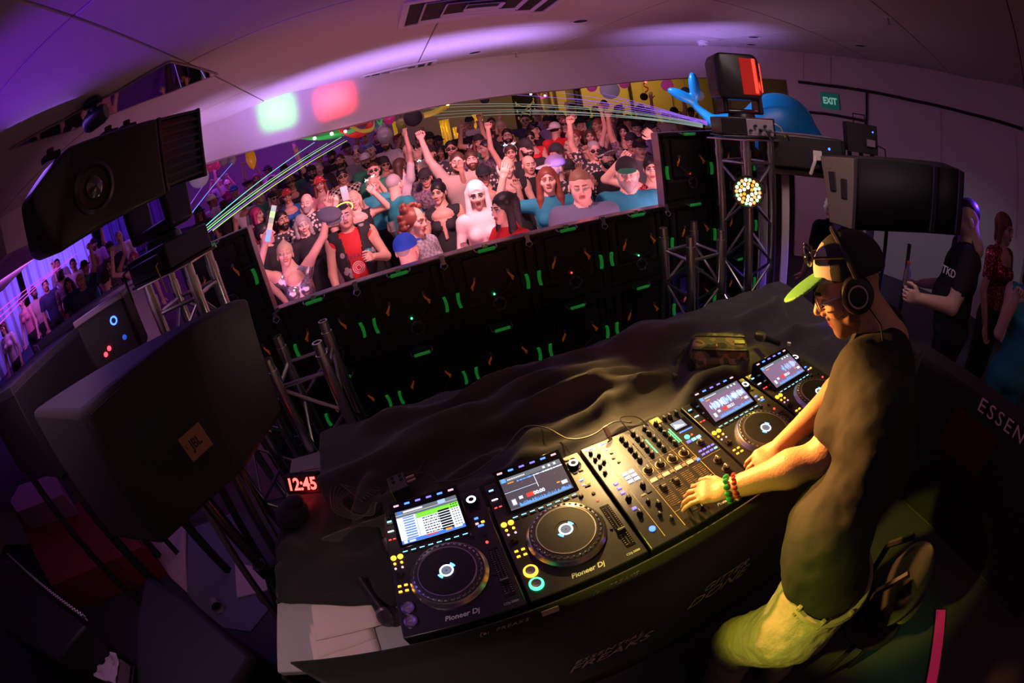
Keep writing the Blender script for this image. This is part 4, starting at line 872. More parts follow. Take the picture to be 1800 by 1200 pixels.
# ================================================================== figures: smooth bodies grown from blended limbs
SKIN, TOPC, BOT_, SHOE, LIP, EYE, DRK, HAIRC = range(8)
def V3(*a): return np.array(a, float)
class F:   # a list of shapes blended into one surface
    def __init__(s): s.p = []
    def rc(s, a, b, ra, rb, tag=SKIN, k=.02): s.p.append(('c', V3(*a), V3(*b), ra, rb, tag, k)); return s
    def el(s, c, r, tag=SKIN, k=.02, R=None): s.p.append(('e', V3(*c), V3(*r), R, None, tag, k)); return s
    def cut(s, c, r, k=.01, R=None): s.p.append(('x', V3(*c), V3(*r), R, None, -1, k)); return s
    def bounds(s, m):
        lo = V3(9, 9, 9); hi = -lo
        for q in s.p:
            if q[0] == 'c': r = max(q[3], q[4]); lo = np.minimum(lo, np.minimum(q[1], q[2]) - r); hi = np.maximum(hi, np.maximum(q[1], q[2]) + r)
            elif q[0] == 'e': r = q[2] if q[3] is None else np.full(3, q[2].max()); lo = np.minimum(lo, q[1] - r); hi = np.maximum(hi, q[1] + r)
        return lo - m, hi + m
    @staticmethod
    def dist(q, X, Y, Z):
        if q[0] == 'c':
            a, b = q[1], q[2]; d = b - a; L2 = max(d @ d, 1e-12)
            px, py, pz = X - a[0], Y - a[1], Z - a[2]
            t = np.clip((px * d[0] + py * d[1] + pz * d[2]) / L2, 0, 1)
            return np.sqrt((px - t * d[0]) ** 2 + (py - t * d[1]) ** 2 + (pz - t * d[2]) ** 2) - (q[3] + (q[4] - q[3]) * t)
        c, r, R = q[1], q[2], q[3]; px, py, pz = X - c[0], Y - c[1], Z - c[2]
        if R is not None: px, py, pz = (R[0, 0] * px + R[1, 0] * py + R[2, 0] * pz), (R[0, 1] * px + R[1, 1] * py + R[2, 1] * pz), (R[0, 2] * px + R[1, 2] * py + R[2, 2] * pz)
        k0 = np.sqrt((px / r[0]) ** 2 + (py / r[1]) ** 2 + (pz / r[2]) ** 2); k1 = np.sqrt((px / r[0] ** 2) ** 2 + (py / r[1] ** 2) ** 2 + (pz / r[2] ** 2) ** 2)
        return k0 * (k0 - 1) / np.maximum(k1, 1e-9)
    def grow(s, h):
        lo, hi = s.bounds(h * 2.2); ax = [np.arange(lo[i], hi[i] + h, h) for i in range(3)]
        n = [len(a) for a in ax]; D = np.full(n, 1.0)
        for q in s.p:
            m = q[6] * 1.5 + h * 2.5
            if q[0] == 'c': r = max(q[3], q[4]); l = np.minimum(q[1], q[2]) - r - m; u = np.maximum(q[1], q[2]) + r + m
            else: r = q[2] if q[3] is None else np.full(3, q[2].max()); l = q[1] - r - m; u = q[1] + r + m
            i0 = [max(0, int((l[i] - lo[i]) / h)) for i in range(3)]; i1 = [min(n[i], int((u[i] - lo[i]) / h) + 2) for i in range(3)]
            if any(i1[i] <= i0[i] for i in range(3)): continue
            sl = tuple(slice(i0[i], i1[i]) for i in range(3))
            d = s.dist(q, ax[0][sl[0]][:, None, None], ax[1][sl[1]][None, :, None], ax[2][sl[2]][None, None, :]); k = max(q[6], 1e-5); A = D[sl]
            if q[0] == 'x': g = np.clip(k - np.abs(-d - A), 0, None) / k; D[sl] = np.maximum(A, -d) + g * g * k * .25
            else: g = np.clip(k - np.abs(d - A), 0, None) / k; D[sl] = np.minimum(A, d) - g * g * k * .25
        D[0] = D[-1] = 1; D[:, 0] = D[:, -1] = 1; D[:, :, 0] = D[:, :, -1] = 1
        I = D < 0; c8 = [(i, j, k) for i in (0, 1) for j in (0, 1) for k in (0, 1)]
        sh = [slice(0, -1), slice(1, None)]
        cnt = sum(I[sh[i], sh[j], sh[k]].astype(np.int8) for i, j, k in c8); act = (cnt > 0) & (cnt < 8)
        ids = np.full(act.shape, -1, int); cells = np.argwhere(act); ids[act] = np.arange(len(cells))
        acc = np.zeros((len(cells), 3)); wt = np.zeros(len(cells)); x, y, z = cells.T
        for e in range(3):
            for p in (0, 1):
                for q in (0, 1):
                    o0 = [0, 0, 0]; o1 = [0, 0, 0]; oth = [i for i in range(3) if i != e]; o0[oth[0]] = o1[oth[0]] = p; o0[oth[1]] = o1[oth[1]] = q; o1[e] = 1
                    d0 = D[x + o0[0], y + o0[1], z + o0[2]]; d1 = D[x + o1[0], y + o1[1], z + o1[2]]; cr = (d0 < 0) != (d1 < 0)
                    t = np.where(cr, d0 / np.where(cr, d0 - d1, 1), 0)
                    P = np.stack([x + o0[0], y + o0[1], z + o0[2]], 1).astype(float); P[:, e] += t; acc += P * cr[:, None]; wt += cr
        Vv = acc / wt[:, None] * h + lo
        quads = []
        for e in range(3):
            a, b = [(1, 2), (2, 0), (0, 1)][e]
            s0 = [slice(None)] * 3; s1 = [slice(None)] * 3; s0[e] = slice(0, -1); s1[e] = slice(1, None)
            cr = I[tuple(s0)] != I[tuple(s1)]; E_ = np.argwhere(cr); E_ = E_[(E_[:, a] > 0) & (E_[:, b] > 0)]
            if not len(E_): continue
            ins = I[E_[:, 0], E_[:, 1], E_[:, 2]]
            def idx(da, db): Q = E_.copy(); Q[:, a] -= da; Q[:, b] -= db; return ids[Q[:, 0], Q[:, 1], Q[:, 2]]
            q = np.stack([idx(1, 1), idx(0, 1), idx(0, 0), idx(1, 0)], 1); q[~ins] = q[~ins][:, ::-1]; quads.append(q)
        Q = np.concatenate(quads); Q = Q[(Q >= 0).all(1)]
        cen = Vv[Q].mean(1); best = np.full(len(Q), 9.0); tg = np.zeros(len(Q), int)
        for q in s.p:
            if q[0] == 'x': continue
            d = s.dist(q, cen[:, 0], cen[:, 1], cen[:, 2]) - (0.0015 if q[5] in (EYE, DRK, LIP) else 0); m = d < best; best[m] = d[m]; tg[m] = q[5]
        return Vv, Q, tg
def xf(g, R, t, s=1.0): return (g[0] * s) @ np.array(R).T + np.array(t), g[1], g[2]
def join(gs):
    v = []; q = []; t = []; n = 0
    for g in gs: v.append(g[0]); q.append(g[1] + n); t.append(g[2]); n += len(g[0])
    return np.concatenate(v), np.concatenate(q), np.concatenate(t)
def flip(g): v = g[0].copy(); v[:, 0] *= -1; return v, g[1][:, ::-1], g[2]
def gmesh(name, g, mats):
    v, q, t = g; me = bpy.data.meshes.new(name); me.vertices.add(len(v)); me.vertices.foreach_set('co', v.astype(np.float32).ravel())
    me.loops.add(len(q) * 4); me.loops.foreach_set('vertex_index', q.astype(np.int32).ravel()); me.polygons.add(len(q)); me.polygons.foreach_set('loop_start', np.arange(0, len(q) * 4, 4, dtype=np.int32))
    for m in mats: me.materials.append(m)
    me.polygons.foreach_set('material_index', t.astype(np.int32)); me.polygons.foreach_set('use_smooth', np.ones(len(q), bool)); me.update(calc_edges=True); return me
def rotm(yaw=0, pitch=0, roll=0): return np.array(Euler((pitch, roll, yaw), 'XYZ').to_matrix())
# ---- heads: origin between the ears, face towards -y
def head(fem=False, beard=0, wide=1.0, jaw=1.0, nose=1.0, long=1.0, brow=True, h=.0058):
    f = F(); w_ = wide
    f.el((0, .014, .030), (.074 * w_, .093, .086 * long), k=.01).el((0, -.028, -.045), (.055 * w_ * jaw, .060, .062 * long), k=.035).el((0, -.062, -.092 * long), (.024 * jaw, .020, .018), k=.025)
    for s_ in (-1, 1):
        f.el((s_ * .040 * w_, -.058, -.022), (.024, .024, .022), k=.025).el((s_ * .078 * w_, .012, -.008), (.008, .019, .030), k=.006)
        f.rc((s_ * .012, -.085, .022), (s_ * .045, -.072, .022), .010, .008, k=.015)
        f.rc((s_ * .012, -.098, -.030), (s_ * .014, -.090, -.030), .0075, .006, k=.006)
    f.rc((0, -.086, .014), (0, -.108 * nose, -.022), .0075, .0115, k=.012)
    for s_ in (-1, 1): f.cut((s_ * .031, -.098, .002), (.017, .014, .011), k=.008)
    for s_ in (-1, 1): f.el((s_ * .031, -.0775, .002), (.0135, .0125, .0095), EYE, k=.002); f.el((s_ * .031, -.088, .002), (.0052, .0045, .0055), DRK, k=.001); f.rc((s_ * .018, -.0885, .0115), (s_ * .043, -.0805, .0105), .0030, .0028, DRK if fem else SKIN, k=.002)
    if brow:
        for s_ in (-1, 1): f.rc((s_ * .014, -.0945, .027), (s_ * .044, -.083, .029), .0046, .0035, DRK, k=.004)
    f.rc((-.017, -.0875, -.0535), (.017, -.0875, -.0535), .0052, .0052, LIP, k=.004).rc((-.014, -.086, -.063), (.014, -.086, -.063), .0062, .0062, LIP, k=.004)
    f.rc((-.018, -.093, -.0585), (.018, -.093, -.0585), .0022, .0022, DRK, k=.0005)
    if beard:
        f.el((0, -.034, -.062), (.060 * w_ * jaw, .060, .056), HAIRC, k=.01).el((0, -.066, -.100), (.030, .026, .024 + .02 * (beard - 1)), HAIRC, k=.02); f.rc((-.024, -.088, -.043), (.024, -.088, -.043), .0062, .0062, HAIRC, k=.006)
        for s_ in (-1, 1): f.rc((s_ * .072 * w_, -.012, -.01), (s_ * .056 * w_, -.03, -.06), .010, .016, HAIRC, k=.012)
    f.rc((0, .020, -.055), (0, .034, -.175), .050 if fem else .058, .052 if fem else .062, k=.03)
    return f.grow(h)
# ---- hands: wrist at origin, fingers +z, palm to -y, thumb on +x
def hand(curl=(.2,) * 5, spread=.10, h=.0048, wristlen=.03):
    f = F(); f.rc((0, 0, -wristlen), (0, 0, .01), .026, .025, k=.01).el((0, 0, .048), (.040, .0155, .050), k=.02).rc((-.026, 0, .07), (.026, 0, .074), .0125, .0125, k=.015)
    for i, (x, L, r) in enumerate(((.030, .070, .0088), (.010, .078, .0090), (-.010, .073, .0086), (-.029, .058, .0078))):
        c = curl[i + 1]; a = spread * (1.5 - i); p = V3(x, 0, .082); an = c * .8
        for seg, fr_ in enumerate((.45, .30, .25)):
            d = V3(math.sin(a) * math.cos(an), -math.sin(an), math.cos(a) * math.cos(an)); q = p + d * L * fr_; f.rc(p, q, r * (1 - .08 * seg), r * (.93 - .1 * seg), k=.003); p = q; an += c * 1.35
    c = curl[0]; p = V3(.026, -.004, .022)
    for seg, (L, r) in enumerate(((.036, .014), (.030, .0105), (.024, .0092))):
        an = .85 - c * .75 * seg; d = V3(math.sin(an), -.25 - .35 * c * seg, math.cos(an)); d /= np.linalg.norm(d); q = p + d * L; f.rc(p, q, r, r * .88, k=.006); p = q
    return f.grow(h)
HANDS = {'open': hand((.1, .08, .06, .08, .12), .13), 'relax': hand((.4, .35, .4, .45, .5), .03), 'fist': hand((.9, 1.25, 1.3, 1.3, 1.3), .0), 'point': hand((.8, .1, 1.1, 1.2, 1.2), .0), 'grip': hand((.7, .8, .8, .8, .8), .02), 'V': hand((.9, .1, .1, 1.2, 1.2), .12)}
HEADS = {'m': head(), 'mr': head(wide=1.1, jaw=1.15), 'mb': head(beard=1), 'mB': head(beard=1.8, wide=1.05), 'ml': head(long=1.08, jaw=.95, nose=1.04), 'f': head(True, wide=.94, jaw=.86, nose=.95), 'fr': head(True, wide=1.03, jaw=.95, nose=.95)}
# ---- body
def frameZ(d, palm):   # rotation with local z along d and local -y towards palm
    z = V3(*d); z /= np.linalg.norm(z); y = -V3(*palm); y = y - z * (y @ z)
    if np.linalg.norm(y) < 1e-3: y = V3(1, 0, 0) - z * z[0]
    y /= np.linalg.norm(y); x = np.cross(y, z); return np.stack([x, y, z], 1)
def nrm(v): v = V3(*v); return v / np.linalg.norm(v)
def body(hd='m', fem=False, build=1.0, right=((-.25, -.1, -1), (0, -.5, -1)), left=((.25, -.1, -1), (0, -.5, -1)), hands=('relax', 'relax'), palms=((0, -1, 0), (0, -1, 0)), yaw=0, pitch=0, roll=0, sleeve='short', neck='tee', lean=0, h=.0165, legs=True, bare_mid=False, hem=.90):
    """standing figure facing -y, feet at z=0, head centre at about z=1.60"""
    f = F(); b = build; sh = (.155 if fem else .185) * (1 + .25 * (b - 1)); skt = TOPC
    lw = V3(math.sin(lean) * .5, 0, 0)
    tq = (lambda p: V3(p[0], p[1], p[2]) + lw * max(0, (p[2] - .95)) * 1.6)
    hip = .118 if fem else .112
    f.el((0, .01, .93), (.155 * b if fem else .150 * b, .115 * b, .12), BOT_, k=.05)
    if legs:
        for s_ in (-1, 1):
            f.rc((s_ * .085, .01, .88), (s_ * .10, -.005, .50), .085 * b, .058, BOT_, k=.03).rc((s_ * .10, -.005, .50), (s_ * .105, .03, .09), .056, .042, BOT_, k=.02).rc((s_ * .105, .05, .045), (s_ * .115, -.10, .035), .045, .036, SHOE, k=.02)
    mid = SKIN if bare_mid else skt
    f.el(tq((0, .0, 1.08)), ((.122 if fem else .145) * b, .100 * b, .15), mid, k=.05)
    f.el(tq((0, 0, 1.27)), ((.135 if fem else .165) * b, .105 * b, .17), skt, k=.05)
    f.rc(tq((-sh + .03, .015, 1.40)), tq((sh - .03, .015, 1.40)), .060 if fem else .070, .060 if fem else .070, skt, k=.05)
    f.rc(tq((0, .02, 1.40)), tq((0, .025, 1.475)), .075, .058, skt if neck == 'tee' else SKIN, k=.04)
    if fem:
        for s_ in (-1, 1): f.el(tq((s_ * .062, -.082, 1.285)), (.060, .055, .056), skt, k=.02)
    elif b > 1.1: f.el(tq((0, -.05, 1.10)), (.13 * b, .11 * b, .14), skt, k=.06)
    if neck in ('v', 'tank', 'halter'):
        f.el(tq((0, -.055, 1.385)), (.075 if neck == 'v' else .10, .055, .060), SKIN, k=.02)
        if neck == 'halter': f.rc(tq((0, -.112, 1.33)), tq((0, -.11, 1.16)), .020, .012, SKIN, k=.01)
    f.rc(tq((0, .022, 1.44)), tq((0, .010, 1.52)), .055 if fem else .062, .050 if fem else .057, SKIN, k=.02)
    gs = []
    for s_, (ud, fd), hn, pl in ((-1, right, hands[0], palms[0]), (1, left, hands[1], palms[1])):
        S0 = tq((s_ * sh, .02, 1.395)); up = nrm(ud); fo = nrm(fd)
        if up[2] > .3: S0 = S0 + V3(-s_ * .015, 0, .045)
        E0 = S0 + up * .285; W0 = E0 + fo * .255; ub = (b - 1) * .5 + 1; r0 = (.045 if fem else .054) * ub
        st = SKIN if sleeve in ('none',) else skt
        f.rc(S0, S0 + up * .04, r0 * 1.12, r0 * 1.08, st, k=.035)
        f.rc(S0, E0, r0, r0 * .78, skt if sleeve == 'long' else SKIN, k=.02)
        f.rc(E0, W0, r0 * .80, .028 if fem else .031, skt if sleeve == 'long' else SKIN, k=.015)
        if sleeve == 'short': f.rc(S0, S0 + up * .155, r0 * 1.18, r0 * 1.10, skt, k=.02)
        R_ = frameZ(fo, pl); g = HANDS[hn]; g = g if s_ == -1 else flip(g)
        gs.append(xf(g, R_, W0 - fo * .005, .92 if fem else 1.0))
    g = f.grow(h); HR = rotm(yaw, pitch, roll); hc = tq((0, .0, 1.60)); hg = xf(HEADS[hd], HR, hc, .94 if fem else 1.0)
    return join([g, hg] + gs), (hc, HR, .94 if fem else 1.0)
# ---- hair and headgear, in the head's own frame
def hair(kind, h=.0075):
    f = F()
    if kind == 'short': f.el((0, .022, .044), (.081, .097, .086), k=.01).el((0, .05, -.0), (.074, .06, .07), k=.02).cut((0, -.105, .005), (.060, .062, .072), k=.01).cut((0, 0, -.125), (.2, .2, .09), k=.01)
    elif kind == 'buzz': f.el((0, .018, .036), (.0775, .0955, .086), k=.01).cut((0, -.112, -.02), (.062, .058, .092), k=.008).cut((0, 0, -.11), (.2, .2, .09), k=.01)
    elif kind == 'quiff': f.el((0, .020, .045), (.080, .098, .086), k=.01).rc((-.03, -.06, .11), (.04, -.05, .115), .03, .03, k=.02).el((0, .05, 0), (.074, .06, .07), k=.02).cut((0, -.11, -.02), (.062, .062, .075), k=.01).cut((0, 0, -.125), (.2, .2, .09), k=.01)
    elif kind == 'long':
        f.el((0, .018, .038), (.084, .102, .090), k=.01)
        for s_ in (-1, 1):
            f.rc((s_ * .074, -.005, .03), (s_ * .088, -.01, -.16), .026, .032, k=.02).rc((s_ * .088, -.01, -.16), (s_ * .095, -.03, -.30), .032, .018, k=.02)
        f.rc((0, .07, .02), (0, .085, -.24), .065, .05, k=.03).cut((0, -.105, -.03), (.058, .066, .095), k=.012)
    elif kind == 'bob':
        f.el((0, .018, .038), (.084, .102, .090), k=.01)
        for s_ in (-1, 1): f.rc((s_ * .074, .0, .03), (s_ * .084, .0, -.11), .026, .026, k=.02)
        f.rc((0, .06, .02), (0, .07, -.10), .06, .05, k=.03).cut((0, -.105, -.03), (.058, .066, .085), k=.012)
    elif kind == 'bun': f.el((0, .018, .038), (.080, .099, .088), k=.01).el((0, .075, .115), (.036, .036, .034), k=.01).cut((0, -.11, -.02), (.063, .064, .085), k=.01).cut((0, 0, -.125), (.2, .2, .09), k=.01)
    elif kind == 'pony': f.el((0, .018, .038), (.080, .099, .088), k=.01).rc((0, .10, .07), (0, .15, .0), .024, .034, k=.01).rc((0, .15, 0), (0, .13, -.20), .034, .014, k=.02).cut((0, -.11, -.02), (.063, .064, .085), k=.01).cut((0, 0, -.125), (.2, .2, .09), k=.01)
    elif kind == 'curly':
        rr_ = random.Random(3); f.el((0, .03, .03), (.095, .10, .09), k=.01)
        for k in range(150):
            a = rr_.uniform(-.35, 3.49); z = rr_.uniform(-.24, .11); rad = .105 if z > -.05 else .10 + .03 * rr_.random(); r_ = rr_.uniform(.014, .024); x = math.cos(a) * rad * (1 if z < .05 else .75); y = .03 + math.sin(a) * rad * .85 * (1 if z < .05 else .75)
            f.el((x, y, z + (.03 if z > .05 else 0)), (r_, r_, r_), k=.006)
        f.cut((0, -.12, -.04), (.060, .075, .10), k=.008)
    return f.grow(h)
HAIR = {k: hair(k) for k in ('short', 'buzz', 'quiff', 'long', 'bob', 'bun', 'pony', 'curly')}
def hat(kind):
    if kind in ('cap', 'capback'):
        f = F().el((0, .016, .048), (.088, .106, .092), 0, k=.005).cut((0, 0, -.055), (.3, .3, .088), k=.004); s_ = -1 if kind == 'cap' else 1
        f.el((0, s_ * .125, .040), (.072, .080, .010), 1, k=.004, R=rotm(0, s_ * -.14)); f.el((0, .016, .140), (.008, .008, .006), 1, k=.002); return f.grow(.0062)
    if kind == 'bucket': return F().el((0, .016, .060), (.086, .100, .085), 0, k=.005).cut((0, 0, -.05), (.3, .3, .088), k=.004).el((0, .016, .038), (.135, .15, .016), 1, k=.012).grow(.0065)
    if kind == 'beanie': return F().el((0, .018, .046), (.088, .107, .098), 0, k=.005).cut((0, 0, -.055), (.3, .3, .088), k=.004).rc((-.0, .02, .036), (0, .0, .036), .094, .094, 1, k=.002).cut((0, 0, -.075), (.3, .3, .1), k=.002).cut((0, 0, .20), (.01, .01, .01)).grow(.0065)
    if kind == 'visor': return F().el((0, .016, .045), (.086, .104, .026), 0, k=.003).el((0, -.125, .045), (.080, .085, .010), 0, k=.004, R=rotm(0, -.2)).grow(.0062)
    if kind == 'flat': return F().el((0, -.01, .085), (.115, .14, .042), 0, k=.01).el((0, -.12, .055), (.075, .05, .012), 1, k=.01).grow(.0075)
HATS = {k: hat(k) for k in ('cap', 'capback', 'bucket', 'visor', 'flat')}
def glasses_me():
    mb = MB()
    for s_ in (-1, 1): mb.ball((s_ * .033, -.097, .002), .026, 12, sc=(1, .28, .80)); mb.cyl((s_ * .056, -.088, .006), (s_ * .083, .01, .004), .003, n=6, mi=1)
    mb.cyl((-.012, -.103, .006), (.012, -.103, .006), .003, n=6, mi=1); return mb.mesh('sunglasses', [M('lens_dark', (.01, .01, .012), .08, coat=1), M('frame_black', (.02, .02, .02), .3)])
GLASS = glasses_me()
def ears_me():
    mb = MB().tube([(.09 * math.cos(a), .01, .03 + .10 * math.sin(a)) for a in [k * math.pi / 10 for k in range(11)]], .004, 6)
    for s_ in (-1, 1): mb.cyl((s_ * .05, .01, .11), (s_ * .062, .0, .165), .022, .003, n=8, mi=0)
    for k, x in enumerate((-.075, -.055, -.035, .035, .055, .075)): mb.ball((x, -.008, .12 + .012 * (k % 2)), .0085, 8, mi=1 + k % 2)
    return mb.mesh('headband', [M('band', (.5, .45, .5), .5), G('bead_cyan', (.2, .7, 1), 5.0), G('bead_amber', (1, .7, .35), 4.0)])
EARS = ears_me()
SK = [M('skin_fair', (.80, .50, .40), .5, spec=.4), M('skin_light', (.68, .40, .30), .5, spec=.4), M('skin_tan', (.50, .28, .19), .5, spec=.4), M('skin_brown', (.26, .13, .085), .5, spec=.4)]
HCOL = {'light': M('hair_light', (.24, .13, .07), .55), 'black': M('hair_black', (.012, .009, .009), .45), 'brown': M('hair_brown', (.07, .032, .018), .5), 'auburn': M('hair_auburn', (.20, .05, .03), .5), 'blond': M('hair_blond', (.62, .46, .32), .5), 'platinum': M('hair_platinum', (.85, .76, .74), .45), 'grey': M('hair_grey', (.32, .29, .29), .6), 'magenta': M('hair_magenta', (.45, .03, .18), .5), 'blue': M('hair_blue', (.12, .25, .42), .5)}
def T(name, *a, **k): return M('top_' + name, *a, **k)
TOPS = {'black': T('black', (.018, .016, .02), .85), 'teal': T('teal', (.03, .36, .42), .8), 'deep teal': T('deepteal', (.01, .20, .30), .8), 'red': T('red', (.60, .02, .025), .75), 'white': T('white', (.78, .74, .76), .8), 'grey': T('grey', (.26, .25, .28), .85), 'slate blue': T('slate', (.13, .15, .25), .85), 'beige': T('beige', (.52, .42, .34), .85), 'navy': T('navy', (.025, .03, .09), .85), 'green': T('green', (.03, .22, .13), .85), 'maroon': T('maroon', (.16, .015, .03), .85), 'lilac': T('lilac', (.42, .30, .60), .85), 'pink': T('pink', (.75, .30, .38), .85), 'blue': T('blue', (.02, .14, .42), .8),
        'checked': T('check', (.62, .58, .48), .85, pattern=('check', (.02, .02, .02), 26)), 'flowered': T('floral', (.03, .03, .035), .85, pattern=('floral', (.62, .55, .50), 24)), 'dark patterned': T('darkpat', (.03, .028, .04), .85, pattern=('soft', (.30, .20, .26), 30)), 'red sequined': T('sequin', (.30, .01, .02), .25, metal=.6, pattern=('floral', (.8, .3, .32), 60)), 'silver': T('silver', (.72, .70, .80), .22, metal=.85), 'striped grey': T('stripe', (.20, .19, .22), .85, pattern=('check', (.34, .32, .36), 40)), 'olive': T('olive', (.14, .13, .06), .85), 'sheer white': T('sheer', (.80, .62, .62), .7)}
PANTS = [M('jeans_dark', (.02, .025, .05), .85), M('trousers_black', (.015, .014, .016), .85), M('shorts_khaki', (.25, .19, .12), .85)]
SHOEM = M('shoe_dark', (.03, .03, .03), .6); LIPM = M('lips', (.50, .16, .15), .45); EYEM = M('eye_white', (.40, .36, .36), .35)
_bodies = {}
def place_person(label, x, y, z, yaw=0, scale=1.0, bkey=None, bargs=None, skin=0, top='black', pants=1, hairk=None, hairc='brown', hatk=None, hatm=None, glasses=False, ears=False, tilt=0, group=None, name='person', extra_top=None):
    key = bkey or str(sorted(bargs.items(), key=str))
    if key not in _bodies:
        g, hf = body(**bargs); _bodies[key] = (gmesh('person', g, [SK[0], TOPS['black'], PANTS[1], SHOEM, LIPM, EYEM, HCOL['black'], HCOL['brown']]), hf)
    me, (hc, HR, hs) = _bodies[key]
    o = bpy.data.objects.new(name, me); COL.objects.link(o); tag(o, label, 'person', group)
    for i, m in enumerate((SK[skin], TOPS[top] if isinstance(top, str) else top, PANTS[pants] if isinstance(pants, int) else pants, SHOEM, LIPM, EYEM, HCOL['black'] if hairc in ('platinum', 'magenta', 'blue') else HCOL[hairc], HCOL[hairc])): o.material_slots[i].link = 'OBJECT'; o.material_slots[i].material = m
    o.location = (x, y, z); o.rotation_euler = (tilt, 0, yaw); o.scale = (scale,) * 3
    e = Matrix(HR.tolist()).to_euler()
    def att(me2, nm, mats=None): return inst(me2, nm, o, tuple(hc), e, hs, mats)
    if hairk and hairk != 'bald':
        k2 = ('hairme', hairk)
        if k2 not in _mc: _mc[k2] = gmesh('hair', HAIR[hairk], [HCOL['brown']])
        att(_mc[k2], 'hair', [HCOL[hairc]])
    if hatk:
        k2 = ('hatme', hatk)
        if k2 not in _mc: _mc[k2] = gmesh('hat', HATS[hatk], [HCOL['black'], HCOL['black']])
        m = hatm or (TOPS['black'], TOPS['black']); att(_mc[k2], 'hat', list(m))
    if glasses: att(GLASS, 'sunglasses')
    if ears: att(EARS, 'headband')
    return o

# ================================================================== the crowd
DN = ((-.22, -.05, -1), (.05, -.35, -1)); DNL = ((.22, -.05, -1), (-.05, -.35, -1))
UPR = ((-.35, -.15, 1), (.05, -.15, 1)); UPL = ((.35, -.15, 1), (-.05, -.15, 1))
BR = ((-.25, -.25, -.9), (.25, -.75, .5)); BL = ((.25, -.25, -.9), (-.25, -.75, .5))
CH = ((-.2, -.2, -.9), (.5, -.8, .25)); CHL = ((.2, -.2, -.9), (-.5, -.8, .25))
def spot(u, v, s=1.0, hh=1.60):   # where a standing figure's head centre meets that line of sight
    d = ray(u, v); best = None
    for t in np.arange(2.4, 15, .02):
        p = CAM_C + d * t
        if p[1] < 2.24: continue
        e = p[2] - (ground(p[0], p[1]) + hh * s)
        if best is None or abs(e) < best[0]: best = (abs(e), p, t)
        if abs(e) < .01: break
    p = best[1]; g_ = ground(p[0], p[1]); s2 = (p[2] - g_) / hh; s2 = min(1.12, max(.86, s2)); return p[0], p[1], g_, s2
CROWD = []
def add(u, v, label, s=1.0, ay=0, fill=False, **k):   # ay: turn away from facing the stage camera
    x, y, z, s2 = spot(u, v, s)
    if fill:   # keep clear of those already standing there
        for hh_ in (1.60, 1.54, 1.48):
            x, y, z, s2 = spot(u, v, 1.0, hh_); s2 *= hh_ / 1.60
            if all((x - c[3]) ** 2 + (y - c[4]) ** 2 > .36 ** 2 for c in CROWD): break
        else: return None
    if v > 292 and 'bargs' in k and not k.get('bkey'): k['bargs']['h'] = .0105
    fa = math.atan2(x - CAM_C[0], y - CAM_C[1]); f_ = k.pop('face', None)
    o = place_person(label, x, y, z, yaw=-fa + ay, scale=s2, **k); CROWD.append((u, v, o, x, y)); return o
def B(hd='m', **k): d = dict(hd=hd); d.update(k); return d
WH = (TOPS['white'], TOPS['white']); RDOT = M('hat_dots', (.62, .02, .03), .7, pattern=('dots', (.9, .8, .8), 34)); RD2 = (RDOT, RDOT); BKG = (TOPS['black'], TOPS['green'])
silver = add(511, 444, 'woman in a silver bra top raising both arms, light stick in hand', .97, skin=0, top='silver', hairk='bun', hairc='blond', glasses=False, bargs=B('f', fem=True, right=((-.28, -.45, .30), (.50, -.3, .75)), left=((.8, -.15, .75), (.45, -.2, 1)), hands=('grip', 'point'), roll=.15, pitch=-.25, sleeve='none', neck='v', bare_mid=True, lean=-.1))
redt = add(606, 381, 'man in a black vest over a red T-shirt with a glowing yellow head ring', 1.02, skin=1, top='red', hairk='buzz', hairc='black', bargs=B('mr', build=1.08, left=((.3, -.2, -.9), (-.5, -.8, .3)), hands=('relax', 'grip'), palms=((1, 0, 0), (-1, 0, 0)), pitch=-.15, sleeve='none'))
add(532, 396, 'woman with chin-length grey hair in a plain black T-shirt', 1.0, skin=0, hairk='bob', hairc='grey', bargs=B('f', fem=True, yaw=.15))
add(466, 411, 'dark-haired man in profile at the left end of the front row', 1.02, ay=1.1, skin=1, hairk='short', hairc='black', top='black', bargs=B('ml'))
add(452, 378, 'magenta-haired woman with a pointed ear behind the man in profile', .98, ay=1.0, skin=0, hairk='bob', hairc='magenta', top='maroon', bargs=B('f', fem=True))
add(496, 387, 'bearded bald man directly right of the light stick', 1.0, ay=.3, skin=2, hairk='buzz', hairc='black', top='flowered', bargs=B('mb'))
add(539, 357, 'bald man with a moustache in a pale patterned shirt', 1.0, ay=-.2, skin=0, hairk='bald', hairc='grey', top='flowered', bargs=B('mb', build=1.1, roll=.15))
add(505, 346, 'woman in a red and white dotted bucket hat and blue tank top', .98, skin=1, hairk='bun', hairc='brown', hatk='bucket', hatm=RD2, top='blue', bargs=B('f', fem=True, sleeve='none', neck='tank'))
add(512, 322, 'person in a brown patterned bucket hat behind the dotted hat', 1.0, skin=2, hairk='short', hairc='black', hatk='bucket', hatm=(M('hat_mottled', (.12, .09, .05), .8, pattern=('dots', (.6, .5, .35), 40)),) * 2, top='black', bargs=B('f', fem=True, neck='v'))
add(562, 325, 'woman with long auburn hair and a red mushroom hat', 1.0, skin=0, hairk='long', hairc='auburn', hatk='bucket', hatm=RD2, top='pink', bargs=B('f', fem=True, neck='v', sleeve='none'))
add(602, 311, 'curly-haired man in sunglasses and an open checked shirt', 1.0, skin=2, hairk='quiff', hairc='black', glasses=True, top='checked', bargs=B('m', yaw=.1))
